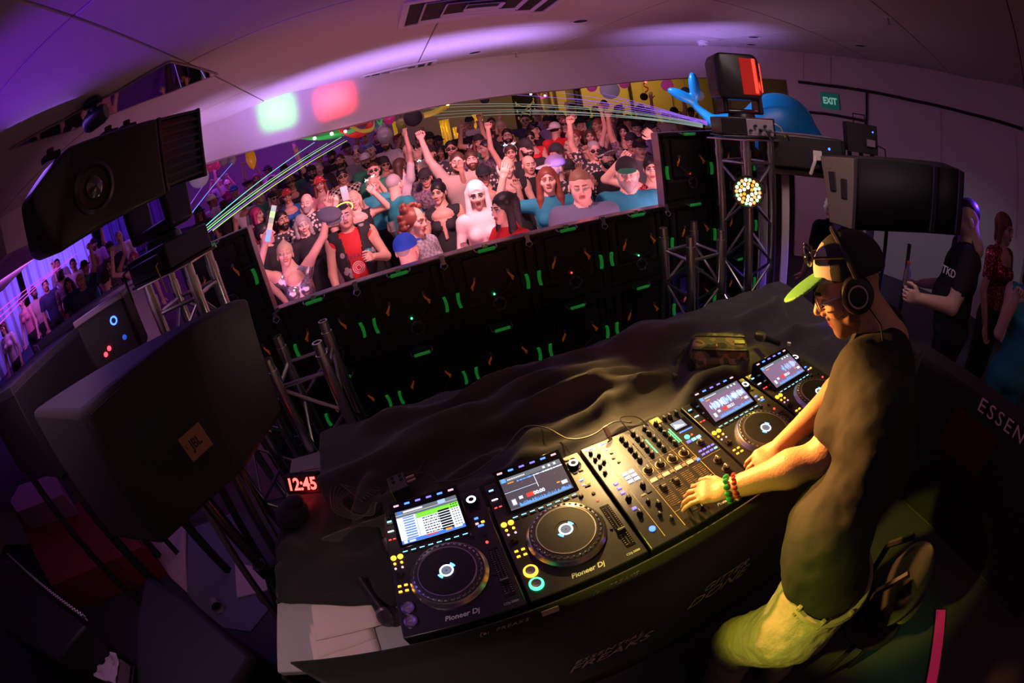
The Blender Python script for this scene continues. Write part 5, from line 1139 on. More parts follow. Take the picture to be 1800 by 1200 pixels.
add(622, 352, 'woman filming with a raised phone above the man in the vest', .98, skin=0, hairk='bob', hairc='blond', top='black', bargs=B('fr', fem=True, build=1.1, right=((-.35, -.5, .1), (.45, -.4, .75)), left=((.45, -.5, .1), (-.45, -.4, .75)), hands=('grip', 'grip'), palms=((0, 1, 0), (0, 1, 0)), sleeve='none', neck='tank'))
add(643, 283, 'man in a white trucker cap with a red emblem', 1.0, skin=2, hairk='short', hairc='black', hatk='cap', hatm=WH, top='green', bargs=B('mb', yaw=-.1))
add(657, 300, 'man with dark glasses and a green shirt below the white trucker cap', .98, skin=0, hairk='short', hairc='brown', glasses=True, top='green', bargs=B('mr'))
add(657, 325, 'fair woman with bead-lit hair bows looking down', .95, skin=0, hairk='long', hairc='blond', ears=True, top='teal', bargs=B('f', fem=True, roll=-.3, pitch=.35, sleeve='none'))
teal = add(694, 325, 'grey-haired man in a bright teal T-shirt turned away with a cup', 1.03, ay=2.2, skin=0, hairk='buzz', hairc='grey', top='teal', bargs=B('ml', build=1.1, right=((-.3, -.3, -.9), (.1, -1, .15)), hands=('grip', 'relax'), palms=((1, 0, 0), (0, -1, 0)), yaw=.3))
bluecap = add(716, 440, 'man seen from behind in a bright blue baseball cap and dark shirt', .98, ay=2.7, skin=0, hairk='buzz', hairc='grey', hatk='cap', hatm=(M('cap_blue', (.01, .08, .65), .7),) * 2, top='navy', bargs=B('mr', build=1.15))
add(729, 390, 'woman with long curly brown hair and a striped grey shawl', .97, ay=.9, skin=1, hairk='curly', hairc='auburn', top='striped grey', bargs=B('f', fem=True, roll=.15, pitch=.1))
add(771, 339, 'dark-haired woman in a black halter top', 1.0, ay=-.15, skin=1, hairk='bun', hairc='black', top='black', bargs=B('f', fem=True, neck='halter', sleeve='none', yaw=-.2))
add(804, 286, 'grey-bearded man in a beige polo punching one arm up', 1.04, skin=0, hairk='short', hairc='brown', top='beige', bargs=B('mb', build=1.12, right=((-.45, -.05, 1), (-.15, -.1, 1)), left=CHL, hands=('fist', 'relax'), roll=.12))
add(838, 342, 'platinum-blond woman in a sheer white crop top', 1.0, skin=0, hairk='long', hairc='platinum', top='sheer white', pants=M('bottom_white', (.75, .7, .72), .8), bargs=B('f', fem=True, sleeve='long', bare_mid=True, pitch=.12))
add(886, 366, 'long dark-haired woman clasping her hands in a red and white jersey', .97, ay=-1.0, skin=0, hairk='long', hairc='black', top='red', bargs=B('f', fem=True, right=((-.1, -.5, -.7), (.35, -.5, .75)), left=((.1, -.5, -.7), (-.35, -.5, .75)), hands=('fist', 'fist'), sleeve='short'))
add(851, 310, 'woman in a black cap with yellow script, hand raised beside it', .99, skin=1, hairk='bun', hairc='black', hatk='cap', top='black', bargs=B('f', fem=True, left=((.5, -.2, -.55), (-.1, -.3, 1)), hands=('relax', 'relax'), neck='halter', sleeve='none'))
add(893, 296, 'blond woman in a black tank top behind the yellow-script cap', 1.0, skin=0, hairk='bun', hairc='blond', top='black', bargs=B('f', fem=True, neck='tank', sleeve='none', pitch=-.1))
add(963, 317, 'brown-haired woman in a teal football shirt, arms raised', 1.0, skin=0, hairk='long', hairc='auburn', top='deep teal', bargs=B('fr', fem=True, build=1.12, right=((-.75, -.1, .15), (.35, -.15, .9)), left=((.6, -.5, -.3), (-.5, -.6, .1)), hands=('relax', 'open'), palms=((0, 1, 0), (0, 0, -1)), pitch=-.1))
add(975, 296, 'man in a pale grey cap behind the teal football shirt', 1.02, ay=-.9, skin=0, hairk='buzz', hairc='grey', hatk='cap', hatm=(TOPS['lilac'], TOPS['white']), top='flowered', bargs=B('mb'))
add(1021, 328, 'fair man in a slate blue T-shirt with a dark cross-body strap', 1.03, skin=0, hairk='short', hairc='light', top='slate blue', bargs=B('mr', build=1.12, pitch=.08))
add(1103, 306, 'man in a black cap and teal shirt with a red round print', 1.02, skin=0, hairk='buzz', hairc='grey', hatk='cap', hatm=BKG, top='deep teal', bargs=B('mB', build=1.22, right=((-.25, -.0, -.9), (.6, -.40, .3)), left=((.25, -.0, -.9), (-.35, -.40, .3)), hands=('fist', 'relax')))
add(1066, 280, 'man in a black and white checkered visor with beads', 1.0, ay=.5, skin=2, hairk='buzz', hairc='black', hatk='visor', hatm=(M('visor_check', (.8, .78, .8), .7, pattern=('check', (.02, .02, .02), 90)), TOPS['black']), top='black', bargs=B('mb', right=((-.6, -.3, -.4), (-.1, -.3, 1)), hands=('open', 'relax'), palms=((0, -1, 0), (0, -1, 0)), neck='tank', sleeve='none', pitch=-.25))
add(1146, 297, 'woman in a red sequined dress at the right end of the front row', 1.0, skin=0, hairk='pony', hairc='black', top='red sequined', pants=TOPS['red sequined'], bargs=B('f', fem=True, build=1.1, right=((-.8, -.2, .3), (.5, -.2, .5)), left=((.2, -.2, .8), (-.5, -.2, .5)), hands=('fist', 'grip'), neck='v', sleeve='none'))
add(1146, 229, 'tall man in a lilac T-shirt in profile behind the sequined dress', 1.04, ay=1.2, skin=1, hairk='quiff', hairc='black', top='lilac', bargs=B('mb'))
add(755, 272, 'bearded man in a black beanie-like headwrap and leafy shirt', 1.02, ay=-.3, skin=1, hairk='buzz', hairc='brown', hatk='capback', top='flowered', bargs=B('mB', build=1.1))
add(829, 281, 'man with round glasses, beard and topknot', 1.0, skin=1, hairk='bun', hairc='brown', top='flowered', bargs=B('mb', build=1.05))
add(747, 296, 'blond woman with a bead-lit headband', .98, skin=0, hairk='bob', hairc='blond', ears=True, top='dark patterned', bargs=B('f', fem=True))
add(748, 314, 'person in a black cap with red script, one hand waving', .97, skin=2, hairk='short', hairc='black', hatk='cap', top='dark patterned', bargs=B('fr', fem=True, left=((.7, -.2, -.1), (-.05, -.3, 1)), hands=('relax', 'open'), palms=((0, -1, 0), (0, -1, 0))))
add(898, 269, 'woman with cyan bead-lit ears and one arm straight up', .99, skin=1, hairk='bun', hairc='brown', ears=True, top='black', bargs=B('f', fem=True, right=UPR, hands=('fist', 'relax'), neck='tank', sleeve='none'))
add(926, 262, 'bearded man in a black cap and black T-shirt with a pale print', 1.02, ay=.4, skin=1, hairk='buzz', hairc='black', hatk='cap', top='black', bargs=B('mB', build=1.12))
add(854, 262, 'man with glasses in profile, dark jacket', 1.0, ay=-1.0, skin=2, hairk='short', hairc='black', top='dark patterned', bargs=B('m'))
add(1012, 241, 'woman with a ponytail covering her mouth with both hands', .99, ay=-.4, skin=0, hairk='pony', hairc='auburn', top='flowered', bargs=B('f', fem=True, right=((-.2, -.5, -.5), (.35, -.3, 1)), left=((.2, -.5, -.5), (-.35, -.3, 1)), hands=('fist', 'fist'), sleeve='none'))
add(980, 270, 'person in a black cap and red face scarf', 1.0, ay=.4, skin=2, hairk='buzz', hairc='black', hatk='cap', top='black', bargs=B('mB'))
add(977, 229, 'man seen from behind in a white cap and red hood', 1.0, ay=2.6, skin=1, hairk='buzz', hairc='black', hatk='capback', hatm=WH, top='red', bargs=B('m', build=1.1))
add(1003, 192, 'tall person with a broad dark felt hat at the back', 1.02, skin=2, hairk='short', hairc='black', hatk='flat', top='black', bargs=B('m'))
add(993, 219, 'woman in a pink glitter cap and sunglasses', .98, skin=0, hairk='long', hairc='brown', hatk='cap', hatm=(M('cap_glitter', (.8, .35, .35), .3, metal=.6),) * 2, glasses=True, top='maroon', bargs=B('f', fem=True))
add(1037, 240, 'woman with both bare arms up filming, behind the checkered visor', .98, skin=1, hairk='long', hairc='brown', top='black', bargs=B('f', fem=True, right=((-.5, -.3, .6), (.4, -.2, 1)), left=UPL, hands=('grip', 'open'), sleeve='none', neck='tank'))
add(1062, 186, 'man in a dark cap at the back under the large white lantern', 1.0, skin=2, hairk='buzz', hairc='black', hatk='cap', top='olive', bargs=B('mb'))
add(1127, 194, 'man in a black cap against the amber wall', 1.0, ay=.3, skin=2, hairk='buzz', hairc='black', hatk='capback', top='black', bargs=B('mb', build=1.1))
add(1095, 232, 'dark-haired woman with one arm raised, wristband showing', 1.0, skin=1, hairk='long', hairc='black', top='black', bargs=B('f', fem=True, right=((-.15, -.1, 1), (-.05, -.1, 1)), hands=('fist', 'relax'), sleeve='none', neck='tank'))
add(811, 229, 'bald man with glowing cyan glasses and black T-shirt', 1.0, skin=1, hairk='bald', hairc='black', top='black', bargs=B('m'))
add(826, 216, 'man in a white T-shirt and black cap before the gold curtain', 1.02, skin=1, hairk='buzz', hairc='black', hatk='cap', top='white', bargs=B('mr'))
add(858, 240, 'person in a dark cap raising an open hand with a wristband', 1.0, skin=2, hairk='short', hairc='black', hatk='cap', top='flowered', bargs=B('m', right=((-.6, -.1, .2), (.25, -.1, 1)), hands=('open', 'relax')))
add(892, 240, 'smiling dark-bearded man beside the raised fist', 1.0, skin=2, hairk='short', hairc='black', top='black', bargs=B('mb', right=((-.35, -.05, .5), (-.05, -.1, 1)), hands=('fist', 'relax')))
add(864, 217, 'fair man behind the smiling bearded man', 1.0, skin=0, hairk='buzz', hairc='brown', top='maroon', bargs=B('m'))
add(923, 212, 'man with blue-tinted glasses and a raised finger', 1.0, skin=1, hairk='short', hairc='black', glasses=True, top='navy', bargs=B('mr', right=((-.4, -.1, .1), (.1, -.1, 1)), hands=('point', 'relax')))
add(938, 230, 'dark-haired man in profile near the tapestry', 1.0, ay=.9, skin=1, hairk='quiff', hairc='black', top='black', bargs=B('ml'))
add(932, 243, 'woman with pink-lit sunglasses and a rust strap top', .97, skin=1, hairk='bun', hairc='black', glasses=True, top='red', bargs=B('f', fem=True, neck='tank', sleeve='none'))
add(944, 204, 'person in a straw cap under the tapestry', 1.0, skin=0, hairk='short', hairc='grey', hatk='cap', hatm=(TOPS['beige'],) * 2, top='lilac', bargs=B('m'))
add(793, 262, 'man with dark glasses behind the raised beige arm', 1.0, skin=2, hairk='short', hairc='black', glasses=True, top='dark patterned', bargs=B('m'))
add(739, 247, 'short-haired bearded man in a grey T-shirt, far middle', 1.02, skin=1, hairk='buzz', hairc='auburn', top='grey', bargs=B('mb', build=1.1))
add(755, 246, 'dark figure in a pointed hat beside the grey T-shirt', 1.02, skin=3, hairk='long', hairc='black', hatk='bucket', top='black', bargs=B('m'))
add(718, 266, 'bald man seen from behind below the gold strip', 1.0, ay=2.9, skin=0, hairk='bald', hairc='grey', top='beige', bargs=B('mr'))
add(705, 292, 'long brown-haired woman holding one arm up to the ceiling', 1.0, ay=2.4, skin=1, hairk='long', hairc='brown', top='white', bargs=B('f', fem=True, right=((-.2, -.1, 1), (.1, -.05, 1)), hands=('relax', 'V'), sleeve='short'))
add(678, 253, 'fair-haired man in a white T-shirt under the balloons', 1.02, ay=-.3, skin=1, hairk='short', hairc='brown', top='white', bargs=B('mb'))
add(651, 266, 'man with blue-grey hair in a black shirt', 1.03, ay=-.2, skin=0, hairk='quiff', hairc='blue', top='black', bargs=B('mr', build=1.1, roll=-.15))
add(640, 246, 'shaded person far left under the streamers', 1.0, skin=2, hairk='short', hairc='black', top='grey', bargs=B('m', build=1.05))
add(627, 274, 'fair man in a grey T-shirt beside the streamers', 1.02, skin=0, hairk='buzz', hairc='brown', top='grey', bargs=B('ml', build=1.05))
add(598, 283, 'brown-haired man in a dark floral shirt, half in green shade', 1.0, skin=1, hairk='short', hairc='brown', top='dark patterned', bargs=B('mb', yaw=-.3))
add(583, 276, 'man in a cap with a tiny red light', 1.0, skin=2, hairk='buzz', hairc='black', hatk='cap', top='black', bargs=B('mb', yaw=-.5))
add(560, 297, 'smiling older man behind the auburn-haired woman', 1.0, skin=0, hairk='buzz', hairc='grey', top='black', bargs=B('m', right=((-.3, -.1, .8), (-.1, -.1, 1)), hands=('open', 'relax')))
add(548, 303, 'man in black sunglasses left of the smiling older man', 1.0, skin=1, hairk='short', hairc='black', glasses=True, hatk='capback', top='navy', bargs=B('mb'))
add(734, 277, 'curly fair-haired person left of the headwrap', .98, skin=1, hairk='curly', hairc='blond', top='olive', bargs=B('f', fem=True))
# left side seen past the panels
add(373, 354, 'person in a white T-shirt and white cap turned away, purple light', 1.02, ay=2.2, skin=3, hairk='buzz', hairc='black', hatk='cap', hatm=WH, top='white', bargs=B('mr', build=1.15))
add(412, 337, 'person in a blue cap in purple light', 1.0, skin=2, hairk='buzz', hairc='black', hatk='cap', hatm=(TOPS['blue'],) * 2, top='navy', bargs=B('m'))
add(426, 354, 'bearded person in a white tank top and grey cap', 1.0, skin=2, hairk='buzz', hairc='black', hatk='cap', hatm=(TOPS['grey'],) * 2, top='white', bargs=B('mb', neck='tank', sleeve='none'))
add(436, 328, 'person with cat ears in purple light', 1.0, skin=1, hairk='short', hairc='black', hatk='flat', top='lilac', bargs=B('m'))
add(187, 494, 'person from behind in a backwards cap with a glowing badge', .98, ay=2.8, skin=0, hairk='buzz', hairc='black', hatk='capback', top='black', bargs=B('m', sleeve='none'))
add(236, 456, 'bare-shouldered person hidden by the moving head, arm up', 1.0, skin=0, hairk='long', hairc='magenta', top='pink', bargs=B('f', fem=True, sleeve='none', right=((-.7, -.1, .3), (.3, -.1, 1)), hands=('open', 'relax')))
add(194, 437, 'person in a dark T-shirt and cap in blue light', 1.0, skin=2, hairk='buzz', hairc='black', hatk='cap', top='navy', bargs=B('mb'))
add(192, 468, 'woman with arms up near the glowing badge cap', .98, skin=0, hairk='long', hairc='brown', top='dark patterned', bargs=B('f', fem=True, left=((.3, -.1, .3), (.05, -.1, 1)), hands=('relax', 'fist'), sleeve='none'))
add(142, 494, 'bald man in a dark shirt holding up one arm', 1.02, skin=2, hairk='bald', hairc='black', top='navy', bargs=B('mr', left=((.45, -.1, .8), (.05, -.1, 1)), hands=('relax', 'fist')))
add(108, 488, 'dark-haired person turned away in a dotted skirt', 1.0, ay=2.7, skin=2, hairk='quiff', hairc='black', top='dark patterned', bargs=B('m'))
add(80, 502, 'person in a navy shirt with a pale ring emblem', 1.0, skin=2, hairk='buzz', hairc='black', top='navy', bargs=B('m'))
add(101, 465, 'thin person before the pale drape', 1.0, skin=2, hairk='short', hairc='black', top='grey', bargs=B('m'))
add(129, 466, 'person making a horn sign before the blue-lit drape', 1.0, skin=2, hairk='short', hairc='black', top='white', bargs=B('m', right=((-.3, -.1, .1), (-.05, -.1, 1)), hands=('V', 'relax')))
add(38, 532, 'woman with her hair up at the far left', .98, ay=-.5, skin=0, hairk='bun', hairc='black', top='pink', bargs=B('f', fem=True, sleeve='none', neck='tank'))
add(6, 577, 'person cut by the left edge of the crowd', .98, ay=-.6, skin=1, hairk='bob', hairc='brown', top='white', bargs=B('fr', fem=True))
add(209, 417, 'pale-shirted person in violet haze', 1.0, skin=0, hairk='short', hairc='grey', top='white', bargs=B('m', right=((-.4, -.1, .5), (.1, -.1, 1)), hands=('open', 'relax')))
# more figures between them: shared poses, own look and label
POSES = [('down', B('m')), ('downb', B('mb', build=1.08)), ('fdown', B('f', fem=True)), ('fup', B('f', fem=True, right=UPR, hands=('open', 'relax'), sleeve='none')), ('up', B('ml', right=UPR, left=DNL, hands=('fist', 'relax'))), ('upl', B('m', left=UPL, hands=('relax', 'point'))), ('film', B('m', right=((-.3, -.6, -.1), (.4, -.3, .9)), left=((.3, -.6, -.1), (-.4, -.3, .9)), hands=('grip', 'grip'))), ('fchest', B('fr', fem=True, right=BR, left=BL, hands=('relax', 'fist'), sleeve='none', neck='tank'))]
rc_ = random.Random(21)
FILL = [(480, 322), (533, 300), (575, 345), (640, 320), (670, 345), (676, 290), (690, 268), (663, 243), (700, 247), (716, 300), (780, 300), (789, 240), (775, 268), (770, 250), (820, 260), (842, 250), (845, 222), (866, 285), (880, 223), (905, 222), (910, 245), (872, 262), (930, 290), (945, 275), (955, 235), (962, 215), (1000, 300), (1003, 265), (1030, 200), (1045, 265), (1022, 218), (1047, 195), (1050, 220), (1075, 210), (1088, 195), (1105, 215), (1110, 250), (1125, 262), (1120, 225), (1140, 200), (1085, 260), (1150, 262), (1160, 240), (970, 193), (985, 205), (690, 300), (455, 345), (470, 300), (450, 315), (395, 365), (350, 375), (400, 325), (385, 318), (480, 350), (570, 300), (610, 262), (560, 275), (540, 280), (620, 300), (150, 470), (170, 455), (60, 515), (120, 500), (215, 470), (165, 430), (1170, 205), (1185, 200), (1200, 205), (1215, 198), (500, 300), (525, 335)]
def short(lb): return ' '.join(lb.split()[:7]).rstrip(',')
used = set(); cols_ = ['black', 'navy', 'grey', 'dark patterned', 'flowered', 'maroon', 'olive', 'white', 'green', 'beige', 'black', 'navy', 'lilac', 'deep teal']
_anchor = list(CROWD)
for i, (u, v) in enumerate(FILL):
    if any((u - c[0]) ** 2 + (v - c[1]) ** 2 < 100 for c in CROWD): v -= 4
    k, (pn, ba) = i, POSES[rc_.randrange(len(POSES))] if v < 330 else POSES[i % 3]
    fem = ba.get('fem', False); top = cols_[rc_.randrange(len(cols_))]; hk = rc_.choice(['long', 'bob', 'bun', 'pony'] if fem else ['short', 'buzz', 'quiff', 'bald', 'short']); hc_ = rc_.choice(['black', 'brown', 'blond', 'auburn', 'grey']); hat_ = rc_.choice([None, None, 'cap', 'capback', None, 'bucket'])
    gl_ = rc_.random() < .2
    nb = min(_anchor, key=lambda c: (c[0] - u) ** 2 + (c[1] - v) ** 2); nbl = nb[2]['label']
    side = 'left of' if u < nb[0] - 6 else ('right of' if u > nb[0] + 6 else ('behind' if v < nb[1] else 'in front of'))
    who = ('woman' if fem else 'man') + ' in ' + top; nbs = ' '.join(nbl.split()[:9]).rstrip(',')
    for cut_ in (' with a', ' and', ' in a', ' a', ' in', ' with', ' the', ' and a', ' behind', ' behind the', ' turned away', ' before', ' of the', ' at the', ' at', ' of'):
        if nbs.endswith(cut_): nbs = nbs[:-len(cut_)]
    lb = '%s just %s the %s' % (who, side, nbs)
    if lb in used: lb = '%s-haired %s' % (hc_, lb)
    lb = ' '.join(lb.split()[:16]); used.add(lb)
    add(u, v, lb, 1.0, ay=rc_.uniform(-.7, .7), skin=rc_.choice([0, 1, 1, 2, 2, 3]), top=top, hairk=hk, hairc=hc_, hatk=hat_, glasses=gl_, fill=True, bkey='fill_' + pn, bargs=ba)

# ================================================================== the man at the mixer
def dj():
    SKD = M('skin_player', (.62, .33, .20), .45, spec=.45, bump=.12, bscale=120); STUB = M('stubble', (.22, .12, .07), .7)
    P_ = V3(1.02, -.385, -.16); Wst = V3(1.02, -.37, 0); Bel = V3(1.025, -.315, .10); Ch = V3(1.19, -.25, .29); Nk = V3(1.365, -.145, .455)
    LS = V3(1.235, -.135, .40); RS = V3(1.50, -.07, .41); LE = V3(1.115, -.150, .205); LW = V3(.905, .005, .088); RE = V3(1.42, .02, .17); RW_ = V3(1.14, .03, .085)
    fa = math.radians(24); TR = rotm(fa)   # hips turned a little towards the mixer
    up = nrm(Nk - Wst); rl = math.atan2(up[0], up[2]); TR2 = np.array(Euler((-math.atan2(up[1], up[2]) * .8, rl * .9, fa), 'XYZ').to_matrix())
    hips = [P_ + TR @ V3(s_ * .095, 0, 0) for s_ in (-1, 1)]; knee = [V3(.965, -.275, -.60), V3(1.20, -.36, -.60)]; ank = [V3(.93, -.36, FLOOR + .10), V3(1.19, -.46, FLOOR + .10)]
    f = F()
    f.el(P_, (.115, .085, .10), SKIN, k=.03, R=TR).el(Bel, (.105, .085, .16), SKIN, k=.03, R=TR2).el(Ch, (.130, .078, .15), SKIN, k=.03, R=TR2).rc(LS, RS, .048, .048, k=.03)
    f.rc(Ch + V3(.08, .05, .08), Nk, .062, .066, k=.03)
    for i in (0, 1): f.rc(hips[i], knee[i], .062, .048, k=.02).rc(knee[i], ank[i], .052, .040, k=.02).rc(ank[i] + V3(0, 0, -.03), ank[i] + V3(-.05, .12, -.06), .045, .036, SHOE, k=.02)
    f.rc(LS, LE, .058, .047, k=.03).rc(LE, LE + (LW - LE) * .35, .049, .048, k=.03).rc(LE + (LW - LE) * .35, LW, .048, .029, k=.03).rc(RS, RE, .056, .045, k=.03).rc(RE, RW_, .046, .029, k=.03)
    f.el((LS + LE) / 2 + V3(-.008, .012, 0), (.050, .050, .07), k=.04)
    g = f.grow(.0115)
    # head, nodding towards the controls
    fc = nrm((-.52, .63, -.56)); y_ = -fc; u0 = V3(.12, .08, 1); z_ = nrm(u0 - y_ * (u0 @ y_)); x_ = np.cross(y_, z_); HR = np.stack([x_, y_, z_], 1); HC = V3(1.315, .0, .565)
    hf = F(); w_ = 1.03; q = hf
    q.el((0, .014, .030), (.076, .096, .088), k=.01).el((0, -.028, -.045), (.058, .064, .064), k=.035).el((0, -.066, -.098), (.026, .021, .019), k=.025)
    for s_ in (-1, 1):
        q.el((s_ * .041, -.060, -.022), (.023, .023, .022), k=.025).el((s_ * .080, .012, -.008), (.008, .019, .030), k=.006).rc((s_ * .012, -.088, .022), (s_ * .046, -.074, .023), .0115, .009, k=.014)
        q.rc((s_ * .013, -.101, -.030), (s_ * .016, -.092, -.030), .0085, .007, k=.006)
    q.rc((0, -.090, .016), (0, -.116, -.020), .0085, .0125, k=.010)
    for s_ in (-1, 1): q.cut((s_ * .031, -.102, .002), (.017, .014, .010), k=.008)
    for s_ in (-1, 1): q.el((s_ * .031, -.080, .001), (.0135, .0125, .0095), EYE, k=.002).el((s_ * .031, -.0905, .0), (.0055, .0048, .0055), DRK, k=.001).rc((s_ * .014, -.098, .026), (s_ * .046, -.086, .028), .0050, .004, DRK, k=.004)
    q.rc((-.019, -.092, -.054), (.019, -.092, -.054), .0058, .0058, LIP, k=.004).rc((-.016, -.090, -.065), (.016, -.090, -.065), .0070, .0070, LIP, k=.004).rc((-.02, -.098, -.0595), (.02, -.098, -.0595), .0022, .0022, DRK, k=.0005)
    q.el((0, -.032, -.060), (.0595, .0635, .056), HAIRC, k=.01).el((0, -.068, -.098), (.028, .022, .021), HAIRC, k=.02).rc((-.024, -.094, -.043), (.024, -.094, -.043), .0055, .0055, HAIRC, k=.006)
    for s_ in (-1, 1): q.rc((s_ * .073, -.008, -.01), (s_ * .058, -.03, -.06), .010, .016, HAIRC, k=.012)
    nl = HR.T @ (Nk - HC); q.rc((0, .022, -.055), nl, .056, .062, k=.03)
    hg = xf(hf.grow(.0042), HR, HC)
    # hands
    d = nrm((-.72, .60, -.20)); lh = xf(flip(hand((.35, .75, .45, .35, .25), .17, h=.0036)), frameZ(d, (0, 0, -1)), LW - d * .012, 1.0)
    d2 = nrm((-.95, .10, -.25)); rh = xf(hand((.4, .5, .5, .5, .6), .05, h=.0045), frameZ(d2, (0, 0, -1)), RW_ - d2 * .01, 1.0)
    me = gmesh('person', join([g, hg, lh, rh]), [SKD, SKD, SKD, M('trainer_black', (.03, .03, .03), .6), LIPM, EYEM, HCOL['black'], STUB])
    o = bpy.data.objects.new('person', me); COL.objects.link(o); tag(o, 'man in a black T-shirt, cap and headphones bending over the mixer', 'person')
    # T-shirt
    s = F(); s.el(Bel + V3(0, 0, -.03), (.148, .130, .185), 0, k=.06, R=TR2).el(Ch, (.175, .125, .19), 0, k=.06, R=TR2).rc(LS, RS, .074, .074, 0, k=.05).rc(Ch + V3(.08, .05, .08), Nk + (Ch - Nk) * .18, .105, .082, 0, k=.05).el(P_ + V3(0, .005, .12), (.152, .130, .12), 0, k=.05, R=TR)
    s.rc(LS, LS + (LE - LS) * .62, .078, .076, 0, k=.03).rc(RS, RS + (RE - RS) * .6, .076, .074, 0, k=.03); s.cut(P_ + V3(0, 0, .165 - .6), (3, 3, .6), k=.008)
    en = LS + (LE - LS) * .95; s.cut(en, (.055, .055, .055), k=.006)
    shirt = gmesh('t_shirt', s.grow(.0105), [M('shirt_black', (.009, .010, .007), .85, bump=.15, bscale=900)]); so = inst(shirt, 't_shirt', o)
    tx = bpy.data.textures.new('folds', 'CLOUDS'); tx.noise_scale = .09; md = so.modifiers.new('folds', 'DISPLACE'); md.texture = tx; md.strength = .022; md.mid_level = .5
    # trousers
    s = F(); s.el(P_ + V3(0, 0, .050), (.150, .128, .175), 0, k=.04, R=TR)
    for i in (0, 1): s.rc(hips[i] + V3(0, .01, -.02), knee[i], .115, .098, 0, k=.05).rc(knee[i], ank[i] + V3(0, 0, -.02), .096, .080, 0, k=.04)
    s.rc(hips[0] + V3(-.02, .08, -.1), hips[0] + V3(-.02, .07, -.28), .03, .03, 0, k=.04); s.cut(P_ + V3(0, 0, .205 + .6), (3, 3, .6), k=.004)
    tr = inst(gmesh('trousers', s.grow(.0105), [M('khaki', (.27, .24, .17), .85, noise=.12, nscale=40, bump=.35, bscale=60)]), 'trousers', o)
    md = tr.modifiers.new('folds', 'DISPLACE'); t2 = bpy.data.textures.new('folds', 'CLOUDS'); t2.noise_scale = .05; md.texture = t2; md.strength = .016
    seam = MB().tube([tuple(hips[0] + TR @ V3(-.095, 0, .03)), tuple(hips[0] + (knee[0] - hips[0]) * .5 + V3(-.085, -.02, 0)), tuple(knee[0] + V3(-.078, -.02, 0)), tuple(ank[0] + V3(-.07, 0, 0))], .0025, 5)
    seam.build('side_seam', M('seam_brown', (.10, .08, .04), .8), o)
    bl = [tuple(P_ + V3(0, 0, .165) + TR @ V3(.150 * math.cos(a), .122 * math.sin(a), 0)) for a in [2 * math.pi * k / 28 for k in range(29)]]
    MB().tube(bl, .011, 6).build('waistband', M('khaki2', (.24, .21, .14), .85), o)
    for k in (9, 12, 15, 18): p = Vector(bl[k]); MB().box(p, (.014, .014, .045)).build('belt_loop', M('khaki2', (.24, .21, .14), .85), o, bevel=.003)
    # cap
    E_ = Matrix(HR.tolist()).to_euler(); hc = tuple(HC); E2 = Matrix((HR @ rotm(0, -.24)).tolist()).to_euler()
    c = F().el((0, .016, .050), (.091, .110, .096), 0, k=.005).cut((0, 0, -.052), (.3, .3, .088), k=.004).el((0, .016, .146), (.009, .009, .006), 0, k=.002)
    g = c.grow(.005); v, qd, tg = g; cen = v[qd].mean(1); tg = np.where((cen[:, 1] < -.045) & (cen[:, 2] > .03), 1, 0)
    cap = inst(gmesh('cap', (v, qd, tg), [M('cap_black', (.022, .022, .02), .8, bump=.3, bscale=400), M('cap_grey', (.50, .46, .42), .8)]), 'cap', o, hc, E2)
    br = F().el((0, -.120, .030), (.080, .084, .009), 0, k=.004, R=rotm(0, .34)).grow(.0045)
    bo = inst(gmesh('brim', br, [M('brim_green', (.13, .50, .09), .6, bump=.1)]), 'brim', cap); bo['label'] = 'green brim'
    # dark sunglasses pushed up on the cap, clear ones at the eyes
    gp = MB()
    for s_ in (-1, 1): gp.ball((s_ * .040, -.098, .108), .038, 16, sc=(1, .34, .70)); gp.cyl((s_ * .074, -.082, .105), (s_ * .092, .01, .09), .004, n=6, mi=1)
    gp.cyl((-.02, -.104, .110), (.02, -.104, .110), .004, n=6, mi=1); go = gp.build('sunglasses', [M('lens_shiny', (.012, .011, .01), .06, coat=1), M('frame_black', (.02, .02, .02), .3)], cap)
    ge = MB()
    for s_ in (-1, 1): ge.tube([(s_ * .033 + .024 * math.cos(a), -.104, .004 + .018 * math.sin(a)) for a in [k * math.pi / 8 for k in range(17)]], .0022, 5); ge.cyl((s_ * .057, -.098, .008), (s_ * .084, -.0, .005), .002, n=5)
    go = ge.build('eyeglasses', M('frame_clear', (.75, .65, .7), .15), o); go.location = hc; go.rotation_euler = E_
    # headphones
    hp = thing('headphones', 'black headphones with pale ring on the ear cup, worn over the cap', 'headphones', hc, E_)
    MB().tube([(.108 * math.cos(math.pi * k / 24), .030, .018 + .134 * math.sin(math.pi * k / 24)) for k in range(25)], .0085, 8).build('headband', M('cup_black', (.012, .012, .013), .35), hp)
    for s_ in (-1, 1):
        cu = MB().lathe((s_ * .078, .014, -.006), [(0, 0), (.040, 0), (.048, .010), (.048, .022), (.044, .032), (.034, .038), (.0, .038)], axis=(s_, 0, 0), n=36).build('ear_cup', M('cup_black', (.012, .012, .013), .35), hp)
        MB().lathe((s_ * .078, .014, -.006), [(.0285, .0385), (.0285, .0405), (.0245, .0405), (.0245, .0385)], axis=(s_, 0, 0), n=36).build('ring', M('ring_pale', (.70, .62, .52), .35, .3), cu)
    MB().tube([(s_ * 0 + .1 * 1, .03, -.045), (.105, .045, -.10), (.11, .03, -.16), (.10, 0, -.22)], .0025, 6).build('cable', RUBR, hp)
    MB().tube([(-.1, .03, -.045), (-.105, .045, -.10), (-.10, .03, -.15), (-.09, -.03, -.20)], .0025, 6).build('cable', RUBR, hp)
    # bracelets on the left wrist
    ax = nrm(LW - LE); a1, b1, _ = frame(ax); C0 = LW - ax * .02
